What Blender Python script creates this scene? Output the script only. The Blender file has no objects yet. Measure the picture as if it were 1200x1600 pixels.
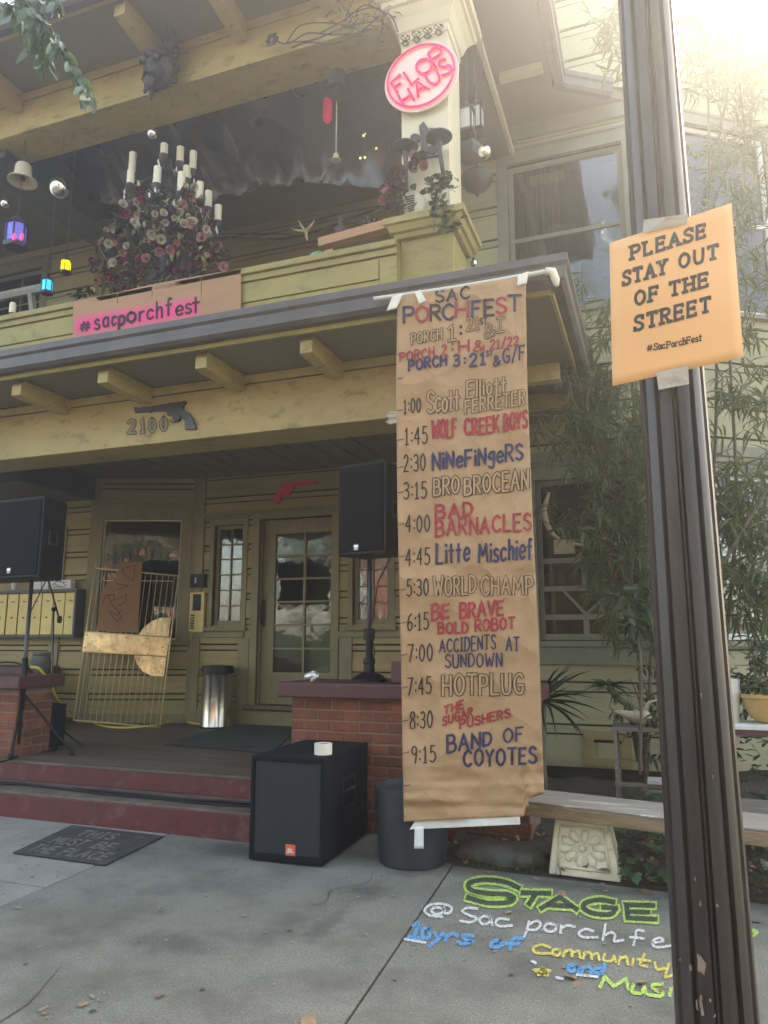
import bpy, math, random
from mathutils import Vector, Matrix, noise
rnd = random.Random(7)
S = bpy.context.scene
# ---------------------------------------------------------------- camera
FPX, PITCH, YAW, H = 1150.0, math.radians(9.9), math.radians(20.1), 1.5
cam = bpy.data.cameras.new('camera'); cam_o = bpy.data.objects.new('camera', cam)
S.collection.objects.link(cam_o); S.camera = cam_o
cam.sensor_fit = 'VERTICAL'; cam.sensor_height = 36.0; cam.lens = FPX / 1600 * 36.0
cam_o.location = (0, 0, H); cam_o.rotation_euler = (math.radians(90) + PITCH, 0, YAW)
cam.clip_start = 0.05; cam.clip_end = 600
S.render.resolution_x = 768; S.render.resolution_y = 1024
# ---------------------------------------------------------------- light
w = bpy.data.worlds.new('World'); S.world = w; w.use_nodes = True
wn = w.node_tree.nodes; wl = w.node_tree.links
SUN_AZ, SUN_EL = math.radians(20), math.radians(41)      # azimuth to the right of +Y
sky = wn.new('ShaderNodeTexSky'); sky.sky_type = 'NISHITA'; sky.sun_disc = False
sky.sun_elevation = SUN_EL; sky.sun_rotation = SUN_AZ; sky.dust_density = 2.5; sky.air_density = 1.0
bg = wn['Background']; bg.inputs['Strength'].default_value = 0.15
wl.new(sky.outputs['Color'], bg.inputs['Color'])
sun = bpy.data.lights.new('sun', 'SUN'); sun.energy = 3.0; sun.angle = math.radians(0.5); sun.color = (1, .95, .87)
sun_o = bpy.data.objects.new('sun', sun); S.collection.objects.link(sun_o)
sd = Vector((math.sin(SUN_AZ) * math.cos(SUN_EL), math.cos(SUN_AZ) * math.cos(SUN_EL), math.sin(SUN_EL)))
sun_o.rotation_euler = sd.to_track_quat('Z', 'Y').to_euler()
S.view_settings.view_transform = 'Standard'; S.view_settings.look = 'None'
S.view_settings.exposure = 2.88; S.view_settings.gamma = 1.0
S.view_settings.use_white_balance = True; S.view_settings.white_balance_temperature = 8600; S.view_settings.white_balance_tint = 8
HAZE = 0.0115

# ---------------------------------------------------------------- helpers
COL = S.collection
_F = Vector((-math.sin(YAW) * math.cos(PITCH), math.cos(YAW) * math.cos(PITCH), math.sin(PITCH)))
_R = Vector((math.cos(YAW), math.sin(YAW), 0)); _U = _R.cross(_F)
EYE = Vector((0, 0, H))
def ray(x, y): return _F + _R * ((x - 600) / FPX) - _U * ((y - 800) / FPX)
def P(x, y, Y):                       # where the plane Y = const is seen at this place of the photograph
    r = ray(x, y); return EYE + r * (Y / r.y)
def G(x, y, z=0.0):
    r = ray(x, y); return EYE + r * ((z - H) / r.z)
def PX(x, y, X):
    r = ray(x, y); return EYE + r * (X / r.x)
ORG = {}
def origin(o): return ORG.get(o.name, Vector((0, 0, 0)))
class MB:
    def __init__(s): s.v = []; s.f = []; s.sm = False
    def add(s, vs, fs):
        n = len(s.v); s.v += [tuple(v) for v in vs]; s.f += [tuple(i + n for i in f) for f in fs]; return s
    def box(s, x0, x1, y0, y1, z0, z1):
        return s.add([(x0,y0,z0),(x1,y0,z0),(x1,y1,z0),(x0,y1,z0),(x0,y0,z1),(x1,y0,z1),(x1,y1,z1),(x0,y1,z1)],
                     [(0,3,2,1),(4,5,6,7),(0,1,5,4),(1,2,6,5),(2,3,7,6),(3,0,4,7)])
    def hexa(s, a):                    # 8 arbitrary corners, bottom loop then top loop
        return s.add(a, [(0,3,2,1),(4,5,6,7),(0,1,5,4),(1,2,6,5),(2,3,7,6),(3,0,4,7)])
    def obox(s, c, d, rot=None):       # centre, full dims, 3x3 rotation
        c = Vector(c); m = rot or Matrix.Identity(3); out = []
        for dz in (-.5, .5):
            for dx, dy in ((-.5,-.5),(.5,-.5),(.5,.5),(-.5,.5)):
                out.append(c + m @ Vector((dx*d[0], dy*d[1], dz*d[2])))
        return s.hexa(out)
    def beam(s, a, b, w, h, up=Vector((0,0,1))):
        a = Vector(a); b = Vector(b); d = (b - a).normalized(); sx = d.cross(up)
        if sx.length < 1e-4: sx = d.cross(Vector((0,1,0)))
        sx.normalize(); sz = sx.cross(d); o = []
        for p in (a, b):
            for i, j in ((-.5,-.5),(.5,-.5),(.5,.5),(-.5,.5)): o.append(p + sx*w*i + sz*h*j)
        return s.hexa(o)
    def tube(s, pts, r, n=8, cap=True):
        pts = [Vector(p) for p in pts]; k = len(pts); rs = r if isinstance(r, (list, tuple)) else [r]*k
        base = len(s.v); up = None
        for i, p in enumerate(pts):
            d = (pts[min(i+1,k-1)] - pts[max(i-1,0)])
            if d.length < 1e-9: d = Vector((0,0,1))
            d.normalize()
            if up is None:
                up = d.cross(Vector((0,0,1)))
                if up.length < .1: up = d.cross(Vector((0,1,0)))
            up = (up - d * up.dot(d)).normalized(); b = d.cross(up)
            for j in range(n):
                a = 2*math.pi*j/n; s.v.append(tuple(p + (up*math.cos(a) + b*math.sin(a))*rs[i]))
        for i in range(k-1):
            for j in range(n):
                a = base+i*n+j; c = base+i*n+(j+1)%n; s.f.append((a, c, c+n, a+n))
        if cap: s.f.append(tuple(base+j for j in reversed(range(n)))); s.f.append(tuple(base+(k-1)*n+j for j in range(n)))
        return s
    def lathe(s, prof, c=(0,0,0), n=24, axis='Z', sx=1, sy=1):
        c = Vector(c); base = len(s.v)
        for r, z in prof:
            for j in range(n):
                a = 2*math.pi*j/n; q = (r*math.cos(a)*sx, r*math.sin(a)*sy, z)
                if axis == 'Y': q = (q[0], q[2], q[1])
                s.v.append((c.x+q[0], c.y+q[1], c.z+q[2]))
        for i in range(len(prof)-1):
            for j in range(n):
                a = base+i*n+j; b = base+i*n+(j+1)%n; s.f.append((a, b, b+n, a+n))
        s.f.append(tuple(base+j for j in reversed(range(n)))); s.f.append(tuple(base+(len(prof)-1)*n+j for j in range(n)))
        return s
    def prism(s, pts, d):              # closed outline pushed along vector d
        pts = [Vector(p) for p in pts]; d = Vector(d); n = len(pts)
        fs = [tuple(range(n)), tuple(reversed(range(n, 2*n)))] + [(i, n+i, n+(i+1)%n, (i+1)%n) for i in range(n)]
        return s.add(pts + [p + d for p in pts], fs)
    def sphere(s, c, r, n=16, m=10, sc=(1,1,1)):
        prof = [(max(1e-4, r*math.sin(math.pi*i/m)), -r*math.cos(math.pi*i/m)) for i in range(m+1)]
        b = len(s.v); s.lathe(prof, (0,0,0), n)
        for i in range(b, len(s.v)):
            v = s.v[i]; s.v[i] = (c[0]+v[0]*sc[0], c[1]+v[1]*sc[1], c[2]+v[2]*sc[2])
        return s
    def build(s, name, m, parent=None, bevel=0, smooth=False, label=None, kind=None, seg=2, recalc=False):
        o0 = origin(parent) if parent else Vector((0,0,0))
        me = bpy.data.meshes.new(name)
        me.from_pydata([(v[0]-o0.x, v[1]-o0.y, v[2]-o0.z) for v in s.v], [], s.f); me.update()
        if recalc:
            import bmesh
            b = bmesh.new(); b.from_mesh(me); bmesh.ops.recalc_face_normals(b, faces=b.faces); b.to_mesh(me); b.free()
        me.materials.append(m)
        if smooth:
            me.polygons.foreach_set('use_smooth', [True]*len(me.polygons))
            if smooth == 'auto': me.set_sharp_from_angle(angle=math.radians(40))
        o = bpy.data.objects.new(name, me); COL.objects.link(o)
        if parent: o.parent = parent; ORG[o.name] = o0
        if bevel:
            b = o.modifiers.new('bevel', 'BEVEL'); b.width = bevel; b.segments = seg; b.limit_method = 'ANGLE'
        if label: o['label'] = label
        if kind: o['kind'] = kind
        return o
def tag(o, label, cat, group=None):
    o['label'] = label; o['category'] = cat
    if group: o['group'] = group
    return o
def thing(name, label, cat, loc=(0,0,0), group=None):
    o = bpy.data.objects.new(name, None); COL.objects.link(o); o.location = loc; o.empty_display_size = .1
    ORG[o.name] = Vector(loc); return tag(o, label, cat, group)
def copy_part(src, name, parent, loc, rot=(0,0,0), sc=(1,1,1)):
    o = bpy.data.objects.new(name, src); COL.objects.link(o); o.parent = parent
    o.location = Vector(loc) - origin(parent); o.rotation_euler = rot; o.scale = sc; return o
def catmull(pts, per=6):
    pts = [Vector(p) for p in pts]; out = []
    q = [pts[0]*2 - pts[1]] + pts + [pts[-1]*2 - pts[-2]]
    for i in range(1, len(q)-2):
        for k in range(per):
            t = k/per; a, b, c, d = q[i-1], q[i], q[i+1], q[i+2]
            out.append(.5*((2*b) + (c-a)*t + (2*a-5*b+4*c-d)*t*t + (3*b-a-3*c+d)*t*t*t))
    return out + [pts[-1]]

# ---------------------------------------------------------------- materials
def mat(name, c, rough=.6, var=.12, scale=3.0, metal=0, bump=.0, bscale=60, grime=None, gscale=1.2, gamt=.4,
        stretch=(1,1,1), emit=None, es=0, spec=.5, rnd_amt=0, trans=0, coat=0, gthr=(.45,.7), rvar=.1, speck=0, sscale=180):
    m = bpy.data.materials.new(name); m.use_nodes = True; nt = m.node_tree; N = nt.nodes; L = nt.links
    b = N['Principled BSDF']; b.inputs['Roughness'].default_value = rough; b.inputs['Metallic'].default_value = metal
    b.inputs['Specular IOR Level'].default_value = spec; b.inputs['Coat Weight'].default_value = coat
    if trans: b.inputs['Transmission Weight'].default_value = trans
    geo = N.new('ShaderNodeNewGeometry'); mp = N.new('ShaderNodeMapping'); mp.inputs['Scale'].default_value = stretch
    L.new(geo.outputs['Position'], mp.inputs['Vector'])
    n1 = N.new('ShaderNodeTexNoise'); n1.inputs['Scale'].default_value = scale; n1.inputs['Detail'].default_value = 6; n1.inputs['Roughness'].default_value = .65
    L.new(mp.outputs['Vector'], n1.inputs['Vector'])
    r = N.new('ShaderNodeMapRange'); r.inputs['From Min'].default_value = .3; r.inputs['From Max'].default_value = .7
    r.inputs['To Min'].default_value = 1-var; r.inputs['To Max'].default_value = 1+var
    L.new(n1.outputs['Fac'], r.inputs['Value'])
    mul = N.new('ShaderNodeVectorMath'); mul.operation = 'SCALE'; mul.inputs[0].default_value = c[:3]
    L.new(r.outputs['Result'], mul.inputs['Scale']); col = mul.outputs['Vector']
    if speck:
        ns = N.new('ShaderNodeTexNoise'); ns.inputs['Scale'].default_value = sscale; ns.inputs['Detail'].default_value = 3; L.new(mp.outputs['Vector'], ns.inputs['Vector'])
        rs = N.new('ShaderNodeMapRange'); rs.inputs['From Min'].default_value = .32; rs.inputs['From Max'].default_value = .68; rs.inputs['To Min'].default_value = 1-speck; rs.inputs['To Max'].default_value = 1+speck
        L.new(ns.outputs['Fac'], rs.inputs['Value']); ms = N.new('ShaderNodeVectorMath'); ms.operation = 'SCALE'; L.new(col, ms.inputs[0]); L.new(rs.outputs['Result'], ms.inputs['Scale']); col = ms.outputs['Vector']
    if rnd_amt:
        oi = N.new('ShaderNodeObjectInfo'); rr = N.new('ShaderNodeMapRange')
        rr.inputs['To Min'].default_value = 1-rnd_amt; rr.inputs['To Max'].default_value = 1+rnd_amt
        L.new(oi.outputs['Random'], rr.inputs['Value'])
        m2 = N.new('ShaderNodeVectorMath'); m2.operation = 'SCALE'; L.new(col, m2.inputs[0]); L.new(rr.outputs['Result'], m2.inputs['Scale']); col = m2.outputs['Vector']
    if grime:
        n2 = N.new('ShaderNodeTexNoise'); n2.inputs['Scale'].default_value = gscale; n2.inputs['Detail'].default_value = 8; n2.inputs['Roughness'].default_value = .7
        L.new(mp.outputs['Vector'], n2.inputs['Vector'])
        r2 = N.new('ShaderNodeMapRange'); r2.inputs['From Min'].default_value = gthr[0]; r2.inputs['From Max'].default_value = gthr[1]; r2.inputs['To Max'].default_value = gamt
        L.new(n2.outputs['Fac'], r2.inputs['Value'])
        mx = N.new('ShaderNodeMix'); mx.data_type = 'RGBA'; L.new(r2.outputs['Result'], mx.inputs['Factor'])
        L.new(col, mx.inputs['A']); mx.inputs['B'].default_value = (*grime[:3], 1); col = mx.outputs['Result']
    L.new(col, b.inputs['Base Color'])
    rm = N.new('ShaderNodeMapRange'); rm.inputs['To Min'].default_value = max(0.02, rough-rvar); rm.inputs['To Max'].default_value = min(1, rough+rvar)
    L.new(n1.outputs['Fac'], rm.inputs['Value']); L.new(rm.outputs['Result'], b.inputs['Roughness'])
    if bump:
        n3 = N.new('ShaderNodeTexNoise'); n3.inputs['Scale'].default_value = bscale; n3.inputs['Detail'].default_value = 5
        L.new(mp.outputs['Vector'], n3.inputs['Vector'])
        bp = N.new('ShaderNodeBump'); bp.inputs['Strength'].default_value = bump; bp.inputs['Distance'].default_value = .01
        L.new(n3.outputs['Fac'], bp.inputs['Height']); L.new(bp.outputs['Normal'], b.inputs['Normal'])
    if emit: b.inputs['Emission Color'].default_value = (*emit, 1); b.inputs['Emission Strength'].default_value = es
    return m
OLIVE = (.30, .245, .115); OLIVE_D = (.20, .165, .085)
M = dict(
 beam = mat('painted_yellow_wood', (.42,.32,.125), .5, .16, 2.2, bump=.25, bscale=25, stretch=(.7,1,1.5), grime=(.12,.09,.045), gscale=7, gamt=.75, gthr=(.54,.72), speck=.06),
 parapet = mat('painted_olive_gold_wood', (.31,.25,.075), .55, .12, 2.0, bump=.2, bscale=20, stretch=(.8,1,1.5), grime=(.14,.12,.05), gscale=6, gamt=.8, gthr=(.52,.72), speck=.08),
 siding = mat('painted_siding', (.33,.25,.10), .6, .12, 2.2, bump=.22, bscale=22, stretch=(.35,.35,3.2), grime=(.10,.085,.045), gscale=3, gamt=.45, rnd_amt=.06, gthr=(.5,.75)),
 siding_r = mat('painted_pale_siding', (.36,.335,.19), .6, .10, 2.2, bump=.2, bscale=22, stretch=(.35,.35,3.2), grime=(.2,.19,.12), gscale=3, gamt=.4, rnd_amt=.05),
 trim = mat('painted_trim', (.23,.19,.09), .5, .12, 3, bump=.18, bscale=30, stretch=(1,1,.5), grime=(.09,.075,.04), gscale=5, gamt=.4),
 trim_r = mat('painted_grey_trim', (.22,.22,.155), .5, .12, 3, bump=.15, bscale=30, grime=(.12,.12,.09), gscale=5, gamt=.4),
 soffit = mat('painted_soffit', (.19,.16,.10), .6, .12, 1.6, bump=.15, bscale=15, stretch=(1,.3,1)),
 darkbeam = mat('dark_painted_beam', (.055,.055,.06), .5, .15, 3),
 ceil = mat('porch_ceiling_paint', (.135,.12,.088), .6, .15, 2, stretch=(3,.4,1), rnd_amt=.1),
 gutter = mat('brown_gutter_metal', (.085,.07,.062), .4, .15, 4, grime=(.16,.14,.12), gscale=4, gamt=.4, spec=.5),
 cream = mat('cream_painted_wood', (.62,.56,.40), .5, .06, 3, bump=.15, bscale=30, stretch=(1,1,.4), grime=(.25,.2,.12), gscale=14, gamt=.55, gthr=(.62,.75)),
 white = mat('white_paint', (.72,.70,.64), .5, .06, 5, grime=(.25,.22,.17), gscale=9, gamt=.5, gthr=(.58,.75), bump=.2),
 brick = mat('fired_brick', (.22,.07,.035), .85, .25, 9, bump=.6, bscale=70, grime=(.10,.035,.03), gscale=5, gamt=.6, rnd_amt=.28, speck=.3, sscale=120),
 mortar = mat('mortar', (.22,.15,.11), .9, .2, 20, bump=.5),
 cap = mat('maroon_painted_concrete', (.085,.027,.027), .55, .18, 5, bump=.3, bscale=40, grime=(.22,.15,.13), gscale=14, gamt=.7, gthr=(.6,.68), speck=.15),
 riser = mat('worn_red_painted_concrete', (.115,.022,.022), .6, .22, 5, bump=.35, bscale=40, grime=(.21,.11,.085), gscale=7, gamt=.6, gthr=(.54,.66), speck=.18),
 tread = mat('worn_step_concrete', (.105,.08,.058), .75, .2, 5, bump=.3, bscale=60, grime=(.24,.2,.17), gscale=6, gamt=.6, speck=.3),
 plank = mat('porch_floor_paint', (.085,.062,.045), .55, .18, 3, stretch=(.4,3,1), bump=.2, grime=(.2,.16,.13), gscale=5, gamt=.5, rnd_amt=.12),
 walk = mat('sidewalk_concrete', (.175,.17,.14), .9, .18, 1.2, bump=.55, bscale=110, grime=(.085,.08,.064), gscale=2.2, gamt=.85, rnd_amt=.05, speck=.3, sscale=95),
 walk_l = mat('pale_concrete', (.24,.235,.205), .9, .12, 2, bump=.4, bscale=110, grime=(.15,.145,.12), gscale=2.5, gamt=.6, speck=.2, sscale=95),
 asphalt = mat('asphalt', (.06,.06,.062), .9, .2, 4, bump=.6, bscale=90),
 ground = mat('far_ground', (.12,.11,.08), .95, .2, .5),
 soil = mat('garden_soil', (.055,.042,.032), .95, .4, 14, bump=1, bscale=30),
 black = mat('black_carpet_covering', (.008,.009,.012), .85, .3, 30, bump=.5, bscale=260, spec=.15),
 blackp = mat('black_plastic', (.007,.0075,.010), .5, .2, 10, spec=.3),
 blackm = mat('black_metal', (.02,.02,.022), .35, .2, 12, spec=.6),
 grille = mat('speaker_grille', (.010,.011,.014), 1, .2, 8, spec=.12, speck=.5, sscale=300),
 pot = mat('dark_resin_pot', (.022,.026,.031), .5, .3, 6, grime=(.06,.06,.06), gscale=9, gamt=.5),
 steel = mat('brushed_steel', (.62,.58,.5), .22, .1, 40, metal=1, stretch=(8,8,.2)),
 chrome = mat('mirror_ball_glass', (.85,.85,.82), .08, .05, 5, metal=1, rvar=.03),
 brass = mat('tarnished_brass_plate', (.80,.60,.30), .34, .25, 5, metal=.75, grime=(.36,.24,.10), gscale=7, gamt=.7, gthr=(.46,.62), speck=.12, sscale=60),
 wire = mat('brass_wire', (.68,.52,.27), .4, .2, 20, metal=.25),
 card = mat('cardboard', (.42,.235,.13), .85, .08, 3, bump=.15, bscale=40, stretch=(.3,1,6), speck=.06, sscale=80),
 cardo = mat('orange_brown_cardboard', (.27,.125,.055), .8, .1, 5),
 kraft = mat('kraft_paper', (.42,.25,.125), .7, .10, 2.5, bump=.35, bscale=6, grime=(.38,.22,.11), gscale=3, gamt=.5),
 kraft_in = mat('kraft_paper_bare', (.42,.25,.125), .75, .08, 2.5),
 ink = mat('black_marker', (.022,.018,.017), .7, .25, 30, speck=.3, sscale=90),
 ink_r = mat('red_marker', (.33,.022,.03), .7, .25, 14, speck=.25, sscale=90, grime=(.42,.12,.08), gscale=30, gamt=.4),
 ink_b = mat('navy_marker', (.018,.02,.065), .7, .25, 14, speck=.25, sscale=90, grime=(.09,.075,.12), gscale=30, gamt=.5),
 tape = mat('masking_tape', (.72,.68,.56), .5, .08, 20, bump=.3, bscale=30),
 wtape = mat('white_duct_tape', (.72,.72,.68), .5, .05, 20),
 gtape = mat('grey_packing_tape', (.36,.31,.25), .3, .2, 14, bump=.8, bscale=35, spec=.7),
 poster = mat('orange_poster_paper', (.78,.41,.17), .6, .03, 3, bump=.1, bscale=8),
 pink = mat('pink_spray_paint', (.72,.09,.20), .7, .1, 8),
 red = mat('pink_red_sign_paint', (.80,.02,.09), .5, .08, 8),
 neon = mat('pink_neon_tube', (.85,.01,.16), .3, .02, 8, emit=(1,.01,.12), es=.10),
 neonbg = mat('blush_acrylic_panel', (.80,.66,.58), .35, .04, 3),
 post = mat('dark_bronze_post', (.020,.0145,.015), .42, .3, 9, bump=.1, bscale=50, grime=(.05,.04,.037), gscale=9, gamt=.5, stretch=(1,1,.12), spec=.6, speck=.2, sscale=120),
 chip = mat('chipped_primer', (.24,.18,.14), .8, .2, 30),
 wood = mat('weathered_wood', (.27,.24,.20), .85, .3, 4, bump=.8, bscale=30, stretch=(.35,5,5), grime=(.62,.6,.55), gscale=4, gamt=.85, gthr=(.6,.66), speck=.25, sscale=60),
 woodf = mat('worn_plank_edge', (.27,.185,.105), .85, .3, 4, bump=.8, bscale=30, stretch=(.4,4,6), grime=(.09,.06,.035), gscale=3, gamt=.6),
 stick = mat('pale_dowel', (.62,.58,.48), .6, .08, 6),
 pedestal = mat('cream_painted_plaster', (.68,.63,.47), .7, .08, 8, bump=.4, bscale=40, grime=(.16,.13,.09), gscale=10, gamt=.8, gthr=(.56,.68)),
 leaf = mat('oleander_leaf', (.075,.105,.04), .35, .35, 7, spec=.5, rnd_amt=.1),
 leafd = mat('dark_leaf', (.03,.055,.02), .45, .35, 7, spec=.4, rnd_amt=.1),
 leafb = mat('branch_leaf', (.06,.11,.05), .25, .3, 9, spec=.7, rnd_amt=.25),
 ivy = mat('ivy_leaf', (.05,.095,.04), .45, .35, 9, rnd_amt=.3),
 dry = mat('dry_leaf', (.26,.16,.09), .8, .3, 12, rnd_amt=.3),
 bark = mat('cane_bark', (.13,.11,.075), .8, .25, 9, bump=.5),
 rosew = mat('white_silk_rose', (.55,.48,.37), .6, .08, 20, rnd_amt=.12), rosep = mat('pink_silk_rose', (.45,.20,.20), .6, .12, 20, rnd_amt=.15),
 roser = mat('crimson_silk_rose', (.25,.02,.06), .6, .2, 20, rnd_amt=.25), rosed = mat('dull_purple_rose', (.11,.045,.06), .7, .2, 20, rnd_amt=.2),
 candle = mat('ivory_candle_sleeve', (.72,.66,.50), .5, .04, 10), iron = mat('dark_wrought_iron', (.035,.028,.03), .5, .3, 14, spec=.5),
 crystal = mat('crystal_drop', (.75,.76,.78), .12, .1, 30, spec=1), tarp = mat('black_plastic_sheet', (.014,.020,.032), .22, .3, 3, spec=.6, rvar=.12),
 stone = mat('grey_stone', (.13,.125,.115), .9, .2, 8, bump=.8, bscale=20), terra = mat('ochre_glazed_bowl', (.48,.30,.10), .45, .15, 5, grime=(.3,.2,.1), gamt=.5),
 whitepot = mat('aged_white_pot', (.6,.59,.54), .6, .1, 6, grime=(.3,.28,.24), gscale=8, gamt=.5),
 mat_ = mat('black_rubber_mat', (.035,.035,.033), .9, .25, 30, bump=1, bscale=140, grime=(.10,.095,.085), gscale=9, gamt=.6, speck=.35, sscale=150), matlet = mat('grey_mat_lettering', (.14,.135,.125), .9, .3, 40),
 mailbox = mat('brass_mailbox_door', (.60,.45,.16), .42, .12, 5, rnd_amt=.04, metal=.15), yellow = mat('yellow_cord', (.72,.55,.08), .5, .05, 9),
 paper = mat('white_paper', (.7,.69,.66), .7, .05, 9), curtain = mat('curtain_cloth', (.17,.135,.09), .9, .25, 3, stretch=(14,14,.4)),
 groove_shade = mat('groove_shade_backing', (.035,.028,.016), .9, .2, 5),  # dark backing, paints shadow into the gaps between siding boards
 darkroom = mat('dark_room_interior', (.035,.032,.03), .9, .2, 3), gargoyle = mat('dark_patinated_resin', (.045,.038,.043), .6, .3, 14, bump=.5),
 horn = mat('pale_horn', (.40,.30,.18), .45, .2, 6), skull = mat('bleached_driftwood', (.5,.43,.32), .7, .25, 12, bump=.6),
 chalk_w = mat('white_chalk', (.62,.63,.60), .95, .2, 60), chalk_y = mat('yellow_chalk', (.62,.52,.10), .95, .2, 60),
 chalk_g = mat('lime_chalk', (.36,.56,.12), .95, .2, 60), chalk_b = mat('blue_chalk', (.10,.30,.52), .95, .2, 60), chalk_k = mat('black_chalk', (.05,.052,.055), .95, .25, 50),
 label = mat('orange_badge', (.75,.13,.06), .4, .05, 10), silver = mat('silver_badge', (.6,.6,.6), .3, .05, 10, metal=.6),
 foil = mat('crumpled_foil', (.75,.74,.66), .25, .2, 30, metal=.8, bump=1, bscale=60), orange = mat('orange_stucco', (.3,.12,.09), .8, .2, 4),
 greenglass = mat('green_glass', (.04,.20,.07), .1, .4, 14, spec=1), pinkl = mat('pink_lantern_glass', (.5,.03,.12), .2, .3, 20, emit=(1,.05,.22), es=.03),
)
def glassmat(name, c, e, es): return mat(name, c, .2, .3, 30, emit=e, es=es)
M['lmag'] = glassmat('magenta_lantern_glass', (.5,.04,.2), (1,.03,.2), .30)
M['lblu'] = glassmat('violet_lantern_glass', (.12,.12,.5), (.1,.12,.9), .07)
M['lyel'] = glassmat('yellow_lantern_glass', (.8,.7,.02), (1,.85,.0), .28)
M['lcyn'] = glassmat('cyan_lantern_glass', (.02,.4,.7), (0,.4,.9), .22)
def panemat(name, tint=(.02,.022,.025), vis=.0, rough=.03, wav=.02):
    m = bpy.data.materials.new(name); m.use_nodes = True; nt = m.node_tree; N = nt.nodes; L = nt.links; N.clear()
    out = N.new('ShaderNodeOutputMaterial'); gl = N.new('ShaderNodeBsdfGlossy'); gl.inputs['Roughness'].default_value = rough
    tr = N.new('ShaderNodeBsdfTransparent'); tr.inputs['Color'].default_value = (.78,.8,.8,1)
    fr = N.new('ShaderNodeFresnel'); fr.inputs['IOR'].default_value = 1.55
    tc = N.new('ShaderNodeNewGeometry'); no = N.new('ShaderNodeTexNoise'); no.inputs['Scale'].default_value = 5; L.new(tc.outputs['Position'], no.inputs['Vector'])
    bp = N.new('ShaderNodeBump'); bp.inputs['Strength'].default_value = wav; bp.inputs['Distance'].default_value = .05; L.new(no.outputs['Fac'], bp.inputs['Height'])
    L.new(bp.outputs['Normal'], gl.inputs['Normal']); L.new(bp.outputs['Normal'], fr.inputs['Normal'])
    ad = N.new('ShaderNodeMath'); ad.operation = 'ADD'; ad.inputs[1].default_value = .035; L.new(fr.outputs['Fac'], ad.inputs[0])
    mx = N.new('ShaderNodeMixShader'); L.new(ad.outputs[0], mx.inputs['Fac']); L.new(tr.outputs[0], mx.inputs[1]); L.new(gl.outputs[0], mx.inputs[2])
    L.new(mx.outputs[0], out.inputs['Surface']); return m
def crease(m, strength, dist, sc):
    nt = m.node_tree; N = nt.nodes; L = nt.links; b = N['Principled BSDF']; ge = N.new('ShaderNodeNewGeometry'); prev = None
    nz = N.new('ShaderNodeTexNoise'); nz.inputs['Scale'].default_value = 1.3; L.new(ge.outputs['Position'], nz.inputs['Vector'])
    mv = N.new('ShaderNodeVectorMath'); mv.operation = 'MULTIPLY_ADD'; mv.inputs[1].default_value = (.35,.35,.35); L.new(nz.outputs['Color'], mv.inputs[0]); L.new(ge.outputs['Position'], mv.inputs[2])
    for s_, k_ in ((sc, 1.0), (sc*2.7, .5)):
        vo = N.new('ShaderNodeTexVoronoi'); vo.feature = 'F1'; vo.inputs['Scale'].default_value = s_; L.new(mv.outputs[0], vo.inputs['Vector'])
        bp = N.new('ShaderNodeBump'); bp.inputs['Strength'].default_value = strength*k_; bp.inputs['Distance'].default_value = dist/s_; L.new(vo.outputs['Distance'], bp.inputs['Height'])
        if prev: L.new(prev.outputs['Normal'], bp.inputs['Normal'])
        prev = bp
    L.new(prev.outputs['Normal'], b.inputs['Normal'])
crease(M['kraft'], .9, .2, 3.6); crease(M['tarp'], .25, .5, 1.6); crease(M['gtape'], .6, .4, 40)
def translucent(m, c, k):
    nt = m.node_tree; N = nt.nodes; L = nt.links; b = N['Principled BSDF']; t = N.new('ShaderNodeBsdfTranslucent'); t.inputs['Color'].default_value = (*c, 1)
    mx = N.new('ShaderNodeMixShader'); mx.inputs['Fac'].default_value = k; L.new(b.outputs[0], mx.inputs[1]); L.new(t.outputs[0], mx.inputs[2]); L.new(mx.outputs[0], N['Material Output'].inputs['Surface'])
translucent(M['leaf'], (.22,.28,.07), .35); translucent(M['leafb'], (.16,.26,.08), .3)
M['pane'] = panemat('window_glass'); M['oldpane'] = panemat('wavy_old_glass', wav=.04)

# ---------------------------------------------------------------- walls
class Wall:
    def __init__(s, x, y, dx, dy):
        s.o = Vector((x, y, 0)); s.d = Vector((dx, dy, 0)).normalized(); s.n = Vector((s.d.y, -s.d.x, 0))
    def pt(s, a, z, out=0): return s.o + s.d*a + s.n*out + Vector((0,0,z))
    def px(s, x, y):
        r = ray(x, y); t = (s.o - EYE).dot(s.n) / r.dot(s.n); p = EYE + r*t
        return (p - s.o).dot(s.d), p.z
    def wbox(s, m, a0, a1, z0, z1, o0, o1):
        return m.hexa([s.pt(a0,z0,o1), s.pt(a1,z0,o1), s.pt(a1,z0,o0), s.pt(a0,z0,o0), s.pt(a0,z1,o1), s.pt(a1,z1,o1), s.pt(a1,z1,o0), s.pt(a0,z1,o0)])
def cut(a0, a1, z0, z1, holes):
    segs = [(a0, a1)]
    for h in holes:
        if h[2] < z1 - .005 and h[3] > z0 + .005:
            ns = []
            for s0, s1 in segs:
                if h[1] <= s0 or h[0] >= s1: ns.append((s0, s1)); continue
                if h[0] > s0: ns.append((s0, h[0]))
                if h[1] < s1: ns.append((h[1], s1))
            segs = ns
    return [q for q in segs if q[1]-q[0] > .02]
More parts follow.
